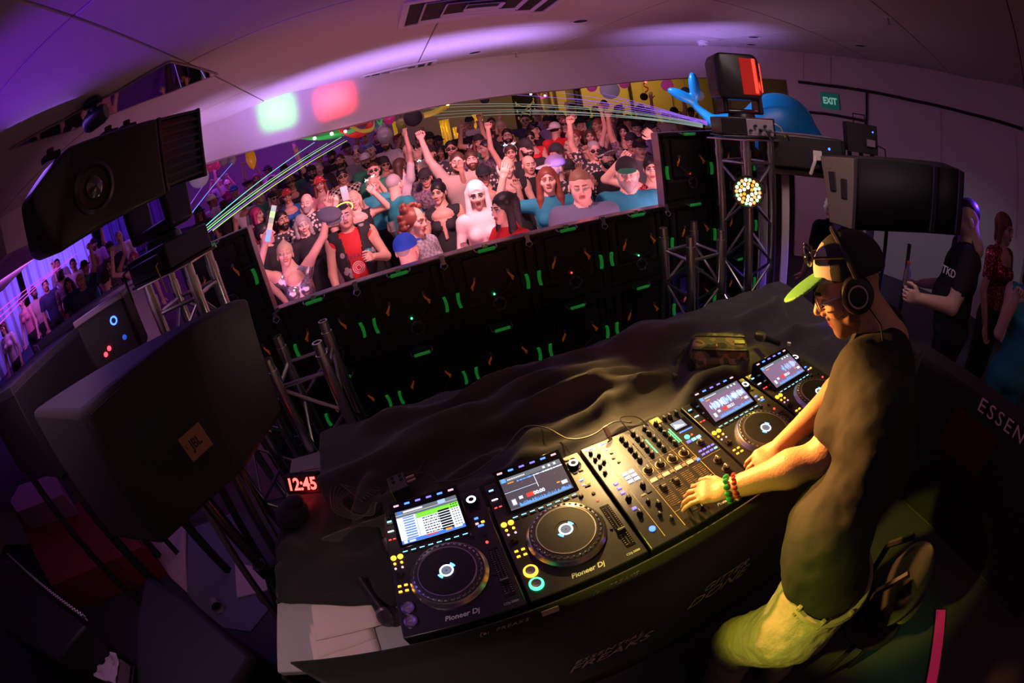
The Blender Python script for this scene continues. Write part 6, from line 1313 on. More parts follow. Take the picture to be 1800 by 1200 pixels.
    for lb, off, mts, n_, r_ in (('green stone bead bracelet on the wrist', .012, [M('bead_green', (.03, .35, .08), .2, coat=.5)], 12, .0085), ('red and pale wooden bead bracelet on the wrist', -.010, [M('bead_red', (.45, .04, .03), .25, coat=.5), M('bead_wood', (.55, .36, .22), .5)], 16, .0062)):
        bt = thing('bracelet', lb, 'bracelet', tuple(C0 + ax * off))
        for k in range(n_):
            a = 2 * math.pi * k / n_; p = (a1 * math.cos(a) + b1 * math.sin(a)) * .0345
            MB().ball(p, r_, 10).build('bead', mts[0 if len(mts) == 1 or k < n_ // 2 else 1], bt)
    return o
dj()

# ================================================================== speakers
SPK = M('speaker_black', (.022, .02, .02), .62, bump=.3, bscale=350); GRL = M('grille_black', (.014, .012, .010), .6, .0, bump=.7, bscale=260)
def hexa(name, c8, m, parent, bevel=.02):   # c8: front TL TR BR BL, back TL TR BR BL
    mb = MB().add(c8, [(0, 1, 2, 3), (5, 4, 7, 6), (4, 0, 3, 7), (1, 5, 6, 2), (4, 5, 1, 0), (3, 2, 6, 7)]); return mb.build(name, m, parent, bevel=bevel)
fTL, fTR, fBR, fBL = [Vector(far(*a)) for a in ((140, 726, 1.45), (347, 558, 1.47), (431, 830, 1.50), (290, 960, 1.52))]
bTL = Vector(far(52, 722, 1.78)); bTR = Vector(far(436, 517, 1.70)); bBR = Vector(far(502, 722, 1.66)); bBL = fBL + (bTL - fTL) * .8 + Vector((0, 0, -.03))
cen = (fTL + fTR + fBR + fBL + bTL + bTR + bBR + bBL) / 8
t = thing('loudspeaker', 'large black loudspeaker with square logo plate in the left foreground', 'loudspeaker', (cen.x, cen.y, fBL.z))
off = Vector((cen.x, cen.y, fBL.z)); L8 = [p - off for p in (fTL, fTR, fBR, fBL, bTL, bTR, bBR, bBL)]
hexa('cabinet', L8, SPK, t, .022)
u_ = (fTR - fTL).normalized(); nF = (fTR - fTL).cross(fBL - fTL).normalized(); 
if nF.dot(Vector(CAM_C) - fTL) < 0: nF = -nF
def fpt(a, b, d=0): p = (fTL * (1 - a) + fTR * a) * (1 - b) + (fBL * (1 - a) + fBR * a) * b; return p + nF * d - off
gq = [fpt(*a, .004) for a in ((.06, .05), (.94, .05), (.94, .95), (.06, .95))]; gb = [fpt(*a, -.01) for a in ((.06, .05), (.94, .05), (.94, .95), (.06, .95))]
hexa('grille', gq + gb, GRL, t, .004)
gs_ = MB()
for k in range(70):
    b = .06 + .88 * k / 70; gs_.cyl(fpt(.065, b, .0045), fpt(.935, b, .0045), .0011, n=3, cap=False)
gs_.build('grille_bars', M('grille_bar', (.065, .055, .045), .55, .3), t)['kind'] = 'stuff'
# logo plate, a square standing on its corner line
c0 = fpt(.70, .63, .008); ex = (fTR - fTL).normalized(); ey = nF.cross(ex).normalized()
if ey.z < 0: ey = -ey
Rm_ = Matrix((ex, ey, nF)).transposed()
MB().box(c0, (.098, .088, .004), Rm_).build('logo_plate', M('plate_bronze', (.36, .20, .12), .4, .5), t, bevel=.002)
lt = text('JBL', 'lettering', .045, M('logo_dark', (.03, .02, .02), .5), t, c0 + nF * .0025, Rm_.to_euler(), sx=.75, bold=.002); text('!', 'lettering', .03, M('logo_dark', (.03, .02, .02), .5), t, c0 + nF * .0025 - ex * .037, Rm_.to_euler())
sp = MB().tube([bTR * .5 + fTR * .5 - off + Vector((0, 0, .0)), fTR - off, fTR * .5 + fBR * .5 - off, fBR - off], .006, 6)
# the pole of its stand
pb = (L8[3] + L8[2] + L8[6] + L8[7]) / 4
st = thing('speaker_stand', 'dark tripod stand under the left loudspeaker, its tubes running to the floor', 'stand', (off.x + pb.x, off.y + pb.y, FLOOR)); SB = M('stand_grey', (.12, .11, .10), .35, .6)
H = off.z + pb.z - FLOOR - .012
MB().cyl((0, 0, .35), (0, 0, H), .019, n=14).build('pole', SB, st); MB().cyl((0, 0, .30), (0, 0, .85), .025, n=14).build('outer_tube', SB, st); MB().cyl((0, 0, .82), (0, 0, .88), .034, n=12).cyl((.03, 0, .85), (.06, 0, .85), .01, n=8).build('collar', RUBR, st)
for k in range(3):
    a = 2 * math.pi * k / 3 + .6; ex_ = Vector((math.cos(a), math.sin(a), 0))
    MB().cyl(ex_ * .03 + Vector((0, 0, .78)), ex_ * .50 + Vector((0, 0, .02)), .013, n=8).build('leg', SB, st); MB().cyl(Vector((0, 0, .35)) + ex_ * .02, ex_ * .28 + Vector((0, 0, .38)), .009, n=8).build('brace', SB, st)
# right-hand loudspeaker on its stand
def spk_right():
    s = 2.62; f4 = [Vector(far(*a)) for a in ((1503, 276, s), (1690, 298, s * 1.04), (1682, 415, s * 1.03), (1498, 406, s))]
    d = Vector((.33, .26, 0)); 
    b4 = [Vector(far(1455, 276, s * 1.03)), f4[1] + Vector((.30, .2, 0)), f4[2] + Vector((.30, .2, 0)), Vector(far(1458, 392, s * 1.03))]
    b4[0] += Vector((.06, .1, 0)); c = sum(f4 + b4, Vector()) / 8; of = Vector((c.x, c.y, min(p.z for p in f4)))
    t = thing('loudspeaker', 'wide dark loudspeaker with blue light streaks on a pole at the right', 'loudspeaker', of)
    hexa('cabinet', [p - of for p in f4 + b4], SPK, t, .015)
    n = (f4[1] - f4[0]).cross(f4[3] - f4[0]).normalized()
    if n.dot(Vector(CAM_C) - f4[0]) < 0: n = -n
    def q(a, b, dd): return (f4[0] * (1 - a) + f4[1] * a) * (1 - b) + (f4[3] * (1 - a) + f4[2] * a) * b + n * dd - of
    # bowed grille with two glossy folds
    N = 40; v = []; f = []
    for i in range(N + 1):
        a = .02 + .96 * i / N; dd = .012 + .045 * math.sin(math.pi * min(1, a / .76)) ** .7 * (a < .76) + (.03 * math.sin(math.pi * max(0, (a - .76) / .24)) if a >= .76 else 0)
        for b in (.02, .98): v.append(q(a, b, dd))
    for i in range(N): f.append((2 * i, 2 * i + 2, 2 * i + 3, 2 * i + 1))
    o = MB().add(v, f).build('grille', M('grille_gloss', (.010, .010, .012), .62, spec=.2, bump=.05), t); o.modifiers.new('t', 'SOLIDIFY').thickness = .006
    for a in (.735, .985): MB().cyl(q(a, .03, .025), q(a, .97, .025), .026, n=20).build('rounded_streak_edge', M('edge_gloss', (.03, .03, .035), .22, .7), t)  # rounded edges shaped as glossy tubes to catch vertical blue streaks
    # plywood-toned side with two handles
    m2 = (f4[0] - b4[0]); nn = (f4[0] - b4[0]).cross(b4[3] - b4[0]).normalized()
    if nn.dot(Vector(CAM_C) - f4[0]) < 0: nn = -nn
    def r(a, b, dd): return (b4[0] * (1 - a) + f4[0] * a) * (1 - b) + (b4[3] * (1 - a) + f4[3] * a) * b + nn * dd - of
    hexa('side_panel', [r(.03, .02, .006), r(.97, .02, .006), r(.97, .98, .006), r(.03, .98, .006), r(.03, .02, 0), r(.97, .02, 0), r(.97, .98, 0), r(.03, .98, 0)], M('side_tan', (.17, .15, .11), .6, noise=.1), t, .003)
    for a, b in ((.32, .38), (.68, .46)): hexa('handle', [r(a - .10, b - .14, .012), r(a + .10, b - .14, .012), r(a + .10, b + .14, .012), r(a - .10, b + .14, .012), r(a - .1, b - .14, .0), r(a + .1, b - .14, .0), r(a + .1, b + .14, .0), r(a - .1, b + .14, .0)], RUBR, t, .004)
    st = thing('speaker_stand', 'thin black double pole stand under the right loudspeaker', 'stand', (of.x, of.y, FLOOR))
    H = of.z - FLOOR - .004
    for dx_ in (-.13, .09): MB().cyl((dx_ * .5, dx_, 0.02), (dx_ * .5, dx_, H), .014, n=10).build('pole', RUBR, st)
    MB().bx(-.2, .2, -.25, .2, 0, .02).build('base_plate', RUBR, st, bevel=.004)
    return of
spk_right()
# small control box behind it on a rail
pc_ = Vector(far(1512, 240, 3.45)); t = thing('control_box', 'small black box with a cable standing above the right loudspeaker', 'control box', (pc_.x, pc_.y, pc_.z - .12), (0, 0, -.9))
MB().bx(-.13, .13, -.09, .09, 0, .22).build('case', RUBR, t, bevel=.006); MB().tube([(-.05, 0, .22), (-.05, 0, .29), (.05, 0, .29), (.05, 0, .22)], .006, 6).build('handle', RUBR, t)
MB().bx(.03, .10, -.115, -.09, .06, .11).build('connector', M('plate_lilac', (.45, .40, .5), .4, .5), t); inst(disc(.006, .004, eBL), 'status_light', t, (.09, -.091, .17), (math.pi / 2, 0, 0)); MB().tube([(.1, -.11, .08), (.18, -.13, .06), (.19, -.12, -.1), (.16, -.1, -.2)], .007, 6).build('cable', RUBR, t)
st = thing('control_box_stand', 'dark uprights carrying the small black control box', 'stand', (pc_.x, pc_.y, FLOOR), (0, 0, -.9))
for x in (-.10, .0, .10): MB().bx(x - .015, x + .015, -.02, .02, 0, pc_.z - .125 - FLOOR).build('upright', RUBR, st)
# amplifier cases and white frame
AMP = M('amp_black', (.014, .013, .016), .5)
q0 = Vector(far(1418, 262, 3.05))
t = thing('amplifier_case', 'low black amplifier case with blue light right of the red-glowing moving head', 'amplifier', (q0.x, q0.y, q0.z - .12), (0, 0, -.82))
MB().bx(-.34, .22, -.22, .22, 0, .22).build('case', AMP, t, bevel=.015); inst(disc(.008, .004, eBL), 'status_light', t, (.12, -.222, .15), (math.pi / 2, 0, 0))
MB().tube([(.02, -.22, .1), (.0, -.28, .06), (-.03, -.27, -.02)], .012, 6).build('cable', M('cable_white', (.6, .55, .5), .5), t); MB().bx(.0, .06, -.245, -.22, .07, .13).build('connector', M('cable_white', (.6, .55, .5), .5), t)
MB().bx(-.30, .18, -.18, .18, .219, .2225).build('top_sheet', M('sheet_lilac', (.22, .19, .30), .3), t)
t2 = thing('amplifier_case', 'second amplifier case half hidden before the small control box', 'amplifier', (q0.x + .42, q0.y + .12, q0.z - .14), (0, 0, -.82))
MB().bx(-.16, .16, -.2, .2, 0, .22).build('case', AMP, t2, bevel=.015); MB().tube([(.1, -.2, .02), (.1, -.26, .05), (.1, -.26, .18), (.1, -.2, .2)], .008, 6).build('handle', RUBR, t2)
t3 = thing('amplifier_rack', 'pale upright frame carrying the amplifier cases', 'frame', (q0.x + .1, q0.y + .06, FLOOR), (0, 0, -.82)); FH = q0.z - .145 - FLOOR; WF = M('frame_beige', (.50, .44, .40), .5)
MB().bx(-.40, .52, -.17, .17, FH - .04, FH).build('top_rail', WF, t3, bevel=.006)
for x in (-.36, -.20, .20, .48):
    for y in (-.14,) + ((.14,) if x in (-.36, .48) else ()): MB().bx(x - .028, x + .028, y - .028, y + .028, 0, FH - .04).build('upright', WF, t3, bevel=.006)
# inflatable dolphin, blue
BLU = M('vinyl_blue', (.01, .32, .85), .3, spec=.6)
dp = Vector(far(1372, 222, 3.9)); t = thing('inflatable_dolphin', 'bright blue inflatable dolphin behind the red-glowing moving head', 'inflatable', (dp.x, dp.y, dp.z), (0, 0, -.75))
f = F().el((0, 0, .0), (.34, .17, .30), 0, k=.05).rc((-.2, 0, .0), (-.62, 0, .02), .15, .05, 0, k=.06).rc((-.62, 0, .02), (-.76, 0, .16), .05, .03, 0, k=.04).el((-.86, 0, .25), (.14, .05, .05), 0, k=.03, R=rotm(0, 0, .5)).el((-.74, 0, .34), (.05, .05, .13), 0, k=.03).rc((.3, 0, -.1), (.5, 0, -.22), .12, .04, 0, k=.06)
o = inst(gmesh('body', f.grow(.016), [BLU]), 'body', t); MB().tube([(.3 * math.cos(a), -.165 * abs(math.sin(a)) ** .5, .28 * math.sin(a)) for a in [math.pi * k / 12 for k in range(1, 12)]], .003, 5).build('seam', M('seam_cyan', (.1, .5, .8), .4), t)
# ================================================================== table clutter
# clock
cp = on(536, 862, 2, -.10); t = thing('digital_clock', 'digital clock with red digits 12:45 on the table end', 'clock', (cp[0], cp[1] , -.112), (math.radians(-24), 0, math.radians(-14)))
MB().bx(-.088, .088, -.018, .022, 0, .086).build('case', RUBR, t, bevel=.006); text('12:45', 'digits', .074, G('digit_red', (1.0, .06, .05), 6.0), t, (0, -.0192, .043), (math.pi / 2, 0, 0), shear=.12, bold=.0018, sx=.92)
lamp('POINT', 'clock_glow_lamp', (cp[0] + .01, cp[1] - .06, -.075), (0, 0, 0), (1, .03, .03), .12, .02)
# DI box with plugs
b0 = on(700, 850, 2, -.05); t = thing('di_box', 'small black box with four buttons behind the leftmost media player', 'adapter box', (b0[0], b0[1], -.095), (0, 0, math.radians(8)))
MB().bx(-.032, .032, -.042, .042, 0, .055).build('case', M('box_grey', (.04, .035, .045), .5), t, bevel=.003); MB().bx(-.0335, -.032, -.042, .042, 0.01, .05).build('side_stripe', yl, t)
for k in range(4): inst(disc(.007, .006, RUBR), 'button', t, (-.015 + .03 * (k % 2), .005 + .024 * (k // 2), .055))
for k in range(2): MB().cyl((.032, .005 + .022 * k, .03), (.065, .005 + .022 * k, .03), .006, n=10).build('plug', M('plug_pink', (.7, .5, .5), .3, .6), t)
def cable(label, pts, r=.0022, m=RUBR, name='cable', n=8):
    P_ = [Vector(p) for p in pts]; out = []
    for i in range(len(P_) - 1):
        p0, p1, p2, p3 = P_[max(i - 1, 0)], P_[i], P_[i + 1], P_[min(i + 2, len(P_) - 1)]
        for k in range(n): s_ = k / n; out.append(.5 * ((2 * p1) + (p2 - p0) * s_ + (2 * p0 - 5 * p1 + 4 * p2 - p3) * s_ ** 2 + (3 * p1 - p0 - 3 * p2 + p3) * s_ ** 3))
    out.append(P_[-1]); o = MB().tube(out, r, 6).build(name, m); return tag(o, label, 'cable')
def T_(u, v, z=-.075): p = on(u, v, 2, z); return (p[0], p[1], z)
GC = M('cable_grey', (.10, .09, .08), .4)
cable('thin cable looping high left of the adapter box', [T_(668, 858), T_(640, 845), T_(638, 810), T_(665, 808), T_(690, 826)], m=GC)
cable('thin cable looping above the adapter box', [T_(690, 826), T_(690, 800), T_(715, 786), T_(745, 800), T_(735, 826), T_(712, 832)], m=GC)
cable('thin cable looping right of the adapter box to the player', [T_(715, 838), T_(745, 830), T_(768, 845), T_(765, 862), T_(740, 868)], m=GC)
for k in range(6): cable('one of the dark cables coiled on the cloth beside the leftmost player', [T_(668 - 6 * k, 862 + 4 * k, -.07 + .004 * k), T_(628 - 8 * k, 862 - 3 * k, -.07), T_(600 - 3 * k, 880 + 3 * k, -.068), T_(622 + 2 * k, 902 + 2 * k, -.068), T_(655, 905 - 4 * k, -.07), T_(660 + k, 884, -.07)], m=GC)['group'] = 'dark cables coiled beside the leftmost player'
cable('long thin cable running over the drape from the adapter box to the mixer', [T_(760, 848, -.065), T_(820, 838, -.06), T_(880, 795, -.045), T_(920, 752, -.04), T_(960, 752, -.035), T_(1000, 771, -.03), T_(1040, 765, -.03), T_(1078, 742, -.02), T_(1110, 742, .0)], .0028, GC)
cable('short cable arching behind the mixer', [T_(1112, 762, .0), T_(1090, 735, .03), T_(1118, 732, .02), T_(1140, 748, .0)], .0028, GC)
cable('red wire beside the digital clock', [T_(508, 838, -.105), T_(530, 828, -.09), T_(565, 822, -.105)], .002, M('wire_red', (.5, .02, .02), .5))
# memory stick standing in the mixer
s0 = on(1076, 768, 2, .02); t = thing('usb_stick', 'pale memory stick plugged in at the back of the mixer', 'memory stick', (s0[0], s0[1] + .01, .0), (math.radians(-35), 0, .2))
MB().bx(-.010, .010, -.004, .004, .012, .052).build('body', M('stick_beige', (.7, .6, .45), .35, .4), t, bevel=.003); MB().bx(-.006, .006, -.0025, .0025, 0, .013).build('plug', CHROME, t)
s0 = on(676, 918, 2, .0); t = thing('usb_stick', 'tiny memory stick in the slot of the leftmost media player', 'memory stick', (.021, .440, .0)); MB().bx(-.007, .007, -.008, .02, .001, .010).build('body', RUBR, t, bevel=.002); MB().bx(-.005, .005, .018, .03, .002, .008).build('cap', RUBR, t)
# microphones
def mic(label, a, b, r=.017):
    a = Vector(a); b = Vector(b); d = (b - a).normalized(); t = thing('microphone', label, 'microphone', a, d.to_track_quat('Z', 'Y').to_euler()); L = (b - a).length
    MB().lathe((0, 0, 0), [(0, 0), (r * .75, 0), (r * .85, .006), (r * .80, L * .45), (r * 1.0, L * .72), (r * 1.15, L * .78), (r * .9, L * .785), (0, L * .785)], n=24).build('handle', M('mic_black', (.02, .02, .022), .35), t)
    MB().lathe((0, 0, L * .785), [(0, 0), (r * 1.25, 0), (r * 1.42, .008), (r * 1.42, .013)], n=24).build('collar', M('mic_ring', (.4, .38, .4), .3, .8), t)
    MB().lathe((0, 0, L * .785 + .013), [(r * 1.42, 0), (r * 1.5, .012), (r * 1.3, .030), (r * .8, .041), (0, .044)], n=24).build('grille', M('mic_mesh', (.16, .14, .15), .4, .8, bump=1.0, bscale=900), t); return t
mic('black wireless microphone lying across the napkins at the table corner', (on(632, 1018, 2, -.09)), (on(683, 1092, 2, -.082)))
a = on(1372, 597, 2, -.02); b = on(1338, 583, 2, .01); mic('microphone with its head beside the camouflage bag', (a[0], a[1], -.04), (b[0], b[1], -.015))
# napkins
for i, (lb, uv, rz, sz, z) in enumerate((('lowest pink paper napkin, hanging over the front edge', (604, 1132), .12, (.22, .15), -.1165), ('narrow folded pink napkin in the middle of the pile', (600, 1110), .20, (.20, .13), -.1125), ('large pink paper napkin on top of the pile under the microphone', (606, 1080), .08, (.225, .145), -.1085))):
    p = on(uv[0], uv[1], 2, z); v = []; f = []
    for j in range(9):
        for k in range(9): x = (k / 8 - .5) * sz[0]; y = (j / 8 - .5) * sz[1]; v.append((x, y, .0012 + .0016 * math.sin(x * 60 + i) * math.sin(y * 45)))
    for j in range(8):
        for k in range(8): q = j * 9 + k; f.append((q, q + 1, q + 10, q + 9))
    o = MB().add(v, f).build('napkin', M('napkin_pink', (.80, .62, .60), .85, bump=.2, bscale=80), None, (p[0], max(p[1], .045), z), R=(0, 0, rz)); o.modifiers.new('t', 'SOLIDIFY').thickness = .0022; tag(o, lb, 'napkin')
# camouflage bag
bp_ = on(1268, 603, 2, .0); t = thing('camouflage_bag', 'camouflage waist bag with zips lying on the drape', 'bag', (bp_[0] - .01, bp_[1], -.10), (0, 0, math.radians(-38)))
CAM_ = M('camo', (.16, .15, .06), .75, pattern=('camo', (.42, .26, .14), 9), bump=.1)
bm_ = MB().box((0, 0, .060), (.30, .21, .12), taper=(.86, .80)).build('body', CAM_, t, bevel=.026); bm_.modifiers['bevel'].segments = 4; MB().box((-.01, -.105, .050), (.22, .05, .075), taper=(.9, .8)).build('front_pocket', CAM_, t, bevel=.016)
MB().tube([(-.125, -.075, .112), (-.05, -.085, .118), (.06, -.085, .118), (.125, -.075, .112)], .004, 6).build('zip', M('zip_dark', (.03, .03, .02), .4), t); MB().tube([(-.12, .03, .121), (.12, .03, .121)], .004, 6).build('zip', M('zip_dark', (.03, .03, .02), .4), t)
MB().box((.09, -.02, .122), (.05, .032, .006)).build('badge', M('badge_lime', (.45, .5, .05), .5), t, bevel=.002); MB().box((-.02, -.05, .121), (.006, .022, .005)).build('zip_pull', ORG, t)
MB().tube([(-.17, 0, .07), (-.22, -.02, .02), (-.24, -.08, .01), (-.20, -.14, .012)], .008, 6).build('strap', M('strap_olive', (.12, .12, .05), .7), t); MB().lathe((-.245, -.02, .012), [(.012, 0), (.012, .003), (.008, .003), (.008, 0)], n=14).build('ring', CHROME, t)
p = on(1387, 603, 2, -.03); o = MB().bx(-.011, .011, -.009, .009, 0, .012).build('white_tag', WHT, None, (p[0], p[1], -.04), R=(0, .2, .5)); tag(o, 'small white plastic tag on the drape near the farthest player', 'tag')
# ================================================================== right: banner-covered bench, people
t = thing('banner_bench', 'black bench front with pink lettering behind the man at the mixer', 'bench', (2.62, .1, FLOOR))
MB().bx(0, .22, -1.9, .45, 0, .93).build('body', BLK, t, bevel=.03); text('ESSENTIAL', 'lettering', .115, M('print_bright', (.50, .28, .36), .6, emit=(.5, .2, .35), es=.05), t, (-.006, -.93, .895), (math.pi / 2, 0, -math.pi / 2), spacing=1.25, sx=1.1)
MB().bx(-.004, .0, -.80, -.42, .52, .80).build('print_patch', M('print_red', (.10, .008, .004), .8, noise=.6, nscale=14), t)
def stander(label, u, v, t_, yaw, **k):
    p = far(u, v, t_); s2 = (p[2] - FLOOR) / 1.60; return place_person(label, p[0], p[1], FLOOR, yaw=yaw, scale=min(1.15, max(.8, s2)), **k)
stander('man in a black T-shirt seen behind the pale uprights, looking away', 1463, 362, 3.8, math.radians(160), skin=0, hairk='buzz', hairc='brown', top='black', bargs=B('mr', build=1.2))
tk = stander('man in a black T-shirt with white sleeve letters holding a small bottle', 1700, 385, 2.95, math.radians(-158), skin=0, hairk='buzz', hairc='black', top='black', bargs=B('mr', build=1.3, left=((.35, -.35, -.8), (.35, -1, .05)), right=((-.2, -.1, -1), (.1, -.9, -.2)), hands=('relax', 'grip'), palms=((0, -1, 0), (-1, 0, 0)), pitch=.35, sleeve='short'))
stander('woman in a dark glittering dress beside the right wall', 1766, 402, 3.75, math.radians(-30), skin=1, hairk='bob', hairc='auburn', top='red sequined', bargs=B('f', fem=True, neck='v'))
stander('person in a teal dress cut by the right edge of the picture', 1822, 470, 2.9, math.radians(-75), skin=0, hairk='bob', hairc='brown', top='teal', pants=TOPS['teal'], bargs=B('fr', fem=True, build=1.15, right=((-.2, -.5, -.6), (.2, -.3, 1)), hands=('fist', 'relax'), sleeve='none'))
bo_ = far(1594, 486, 2.66); t = thing('bottle', 'small clear bottle with a red cap in the hand of the man with sleeve letters', 'bottle', (bo_[0], bo_[1], bo_[2] - .06))
MB().lathe((0, 0, 0), [(0, 0), (.024, 0), (.026, .01), (.026, .09), (.011, .12), (.011, .135)], n=20).build('body', M('clear_plastic', (.8, .75, .8), .08, trans=.85), t); MB().cyl((0, 0, .135), (0, 0, .150), .013, n=12).build('cap', M('cap_red', (.6, .03, .03), .5), t)
bpy.context.view_layer.update(); q = Vector(far(1668, 478, 2.68)); ex_ = (Vector(far(1690, 490, 2.68)) - q).normalized(); nz_ = -Vector(ray(1668, 478)); nz_ = (nz_ - ex_ * nz_.dot(ex_)).normalized(); Mw = Matrix((ex_, nz_.cross(ex_), nz_)).transposed().to_4x4(); Mw.translation = q
lo_, ro_, sc2 = (tk.matrix_world.inverted() @ Mw).decompose(); text('TKD', 'lettering', .060, WHT, tk, tuple(lo_), ro_.to_euler(), sx=.8, bold=.0012)
# a backpack and a glowing strip low at the right
p = far(1585, 1030, 1.75); t = thing('backpack', 'black backpack with straps behind the man at the mixer', 'backpack', (p[0], p[1], p[2] - .2), (0, 0, .5))
f = F().el((0, 0, .2), (.14, .09, .21), 0, k=.03).el((0, -.09, .14), (.10, .05, .11), 0, k=.03); inst(gmesh('body', f.grow(.014), [BLK]), 'body', t)
for s_ in (-1, 1): MB().tube([(s_ * .08, .07, .38), (s_ * .10, .14, .28), (s_ * .10, .12, .08), (s_ * .08, .06, .02)], .014, 6).build('strap', RUBR, t)
MB().bx(-.03, .03, -.16, -.145, .04, .07).build('buckle', M('plate_lilac', (.45, .40, .5), .4, .5), t)
st = thing('stool', 'dark stool under the backpack', 'stool', (p[0], p[1], FLOOR)); sh_ = p[2] - .205 - FLOOR
MB().lathe((0, 0, sh_ - .04), [(0, 0), (.16, 0), (.165, .02), (.15, .035), (0, .035)], n=24).build('seat', RUBR, st)
for k in range(4): a = k * math.pi / 2 + .4; MB().cyl((.1 * math.cos(a), .1 * math.sin(a), sh_ - .04), (.17 * math.cos(a), .17 * math.sin(a), 0), .012, n=8).build('leg', RUBR, st)
p = far(1650, 1130, 2.2); a = on(1655, 1068, 2, FLOOR + .02); b = on(1636, 1210, 2, FLOOR + .02); t = thing('lit_edge_strip', 'low red-lit strip on the floor at the lower right', 'light', (a[0], a[1], FLOOR), (0, 0, math.atan2(b[1] - a[1], b[0] - a[0]))); L_ = float(np.linalg.norm(b - a)); MB().bx(0, L_, -.05, .05, 0, .012).build('channel', RUBR, t); MB().bx(.01, L_, -.042, .042, .012, .02).build('strip', M('edge_light_red', (.3, .02, .05), .5, emit=(.55, .015, .08), es=.35), t, bevel=.004)  # glowing strip stands in for red light falling on an edge
# ================================================================== left: cases, light box, floor clutter
CS = M('case_top', (.07, .06, .08), .75, noise=.1); CB = M('case_black', (.016, .015, .018), .5)
def case(label, u0, v0, t0, u1, v1, t1, depth, h, name='flight_case'):   # front top edge from one point to the other, going back from the camera
    a = Vector(far(u0, v0, t0)); b = Vector(far(u1, v1, t1)); z = (a.z + b.z) / 2; a.z = b.z = z; d = (b - a); n = Vector((-d.y, d.x, 0)).normalized()
    if n.dot(a - Vector(CAM_C)) < 0: n = -n
    c = (a + b) / 2 + n * depth / 2; t = thing(name, label, 'case', (c.x, c.y, z - h), (0, 0, math.atan2(d.y, d.x))); L = d.length
    MB().bx(-L / 2, L / 2, -depth / 2, depth / 2, h - .38, h - .02).build('body', CB, t, bevel=.008); [MB().bx(x - .025, x + .025, y - .025, y + .025, 0, h - .38).build('leg', CB, t) for x in (-L / 2 + .05, L / 2 - .05) for y in (-depth / 2 + .05, depth / 2 - .05)]; MB().bx(-L / 2 + .01, L / 2 - .01, -depth / 2 + .01, depth / 2 - .01, h - .02, h).build('top_board', CS, t)
    for x in (-L * .5, L * .5): MB().bx(x - .006, x + .006, -depth / 2 - .004, depth / 2 + .004, h - .03, h + .002).build('edge_trim', M('edge_dark', (.12, .11, .13), .35, .7), t)
    for x in (-L * .3, L * .3): MB().bx(x - .04, x + .04, -depth / 2 - .012, -depth / 2, h * .55, h * .55 + .06).build('latch', RUBR, t, bevel=.004)
    return t, z
t, z = case('tall black flight case with a grey board top at the left edge', 5, 650, 2.35, 150, 600, 2.60, 1.0, 1.52 if False else 1.4)
for o in (t,): o.location.z = FLOOR + .0
sc_ = (z - FLOOR) / 1.4; t.scale = (1, 1, sc_)
t, z = case('long grey-topped case behind the truss with the dark moving head', 60, 590, 3.2, 250, 500, 3.4, 1.2, 1.4); t.location.z = FLOOR; t.scale = (1, 1, (z - FLOOR) / 1.4)
lb_ = Vector(far(195, 575, 2.15)); t = thing('light_unit', 'black light unit with a blue ring and red diodes at the left', 'stage light', (lb_.x, lb_.y, lb_.z - .16), (0, 0, math.radians(25)))
MB().bx(-.15, .15, -.11, .11, 0, .28).build('case', CB, t, bevel=.02); MB().bx(-.15, .15, -.13, -.10, .255, .285).build('front_lip', M('lip_lilac', (.25, .2, .28), .3, .4), t, bevel=.005)
MB().lathe((.06, -.112, .19), [(.020, 0), (.020, .004), (.013, .004), (.013, 0)], axis=(0, -1, 0), n=24).build('blue_ring', eBL, t); inst(disc(.012, .004, G('dim_blue', (.02, .08, .6), 1.0)), 'blue_spot', t, (.08, -.112, .10), (math.pi / 2, 0, 0))
for x, z_ in ((-.05, .08), (-.02, .095)): inst(disc(.011, .006, G('glow_redp', (1, .03, .05), 5.0)), 'red_diode', t, (x, -.112, z_), (math.pi / 2, 0, 0))
st = thing('light_unit_stand', 'thin dark stand under the light unit with the blue ring', 'stand', (lb_.x, lb_.y, FLOOR))
MB().cyl((0, 0, 0), (0, 0, lb_.z - .165 - FLOOR), .02, n=10).build('pole', RUBR, st); MB().lathe((0, 0, 0), [(0, 0), (.22, 0), (.22, .015), (0, .02)], n=20).build('base', RUBR, st)
# leaning tubes below the speaker
def bar(label, a, b, w_, m, name='metal_bar'):
    a = Vector(a); b = Vector(b); d = b - a; t = MB().box((0, 0, d.length / 2), (w_, w_ * .6, d.length)).build(name, m, None, a, bevel=.004); t.rotation_euler = d.to_track_quat('Z', 'Y').to_euler(); return tag(t, label, 'bar')
GRB = M('bar_grey', (.22, .21, .2), .45, .5)
for lb, p0, p1, w_, m in (('grey leaning bar nearest the table end', (395, 800), (510, 1010), .045, GRB), ('black leaning bar between the grey ones', (375, 830), (490, 1030), .040, RUBR), ('grey leaning bar farther left over the floor', (345, 860), (470, 1060), .038, GRB), ('yellow-edged bar behind the leaning bars', (420, 815), (480, 930), .02, M('bar_olive', (.40, .42, .10), .5))):
    a = on(p1[0], p1[1], 2, -.62); b = far(p0[0], p0[1], 1.95); d = a - b; k = (FLOOR + .012 - b[2]) / d[2]; bar(lb, tuple(b + d * k), tuple(b), w_, m)
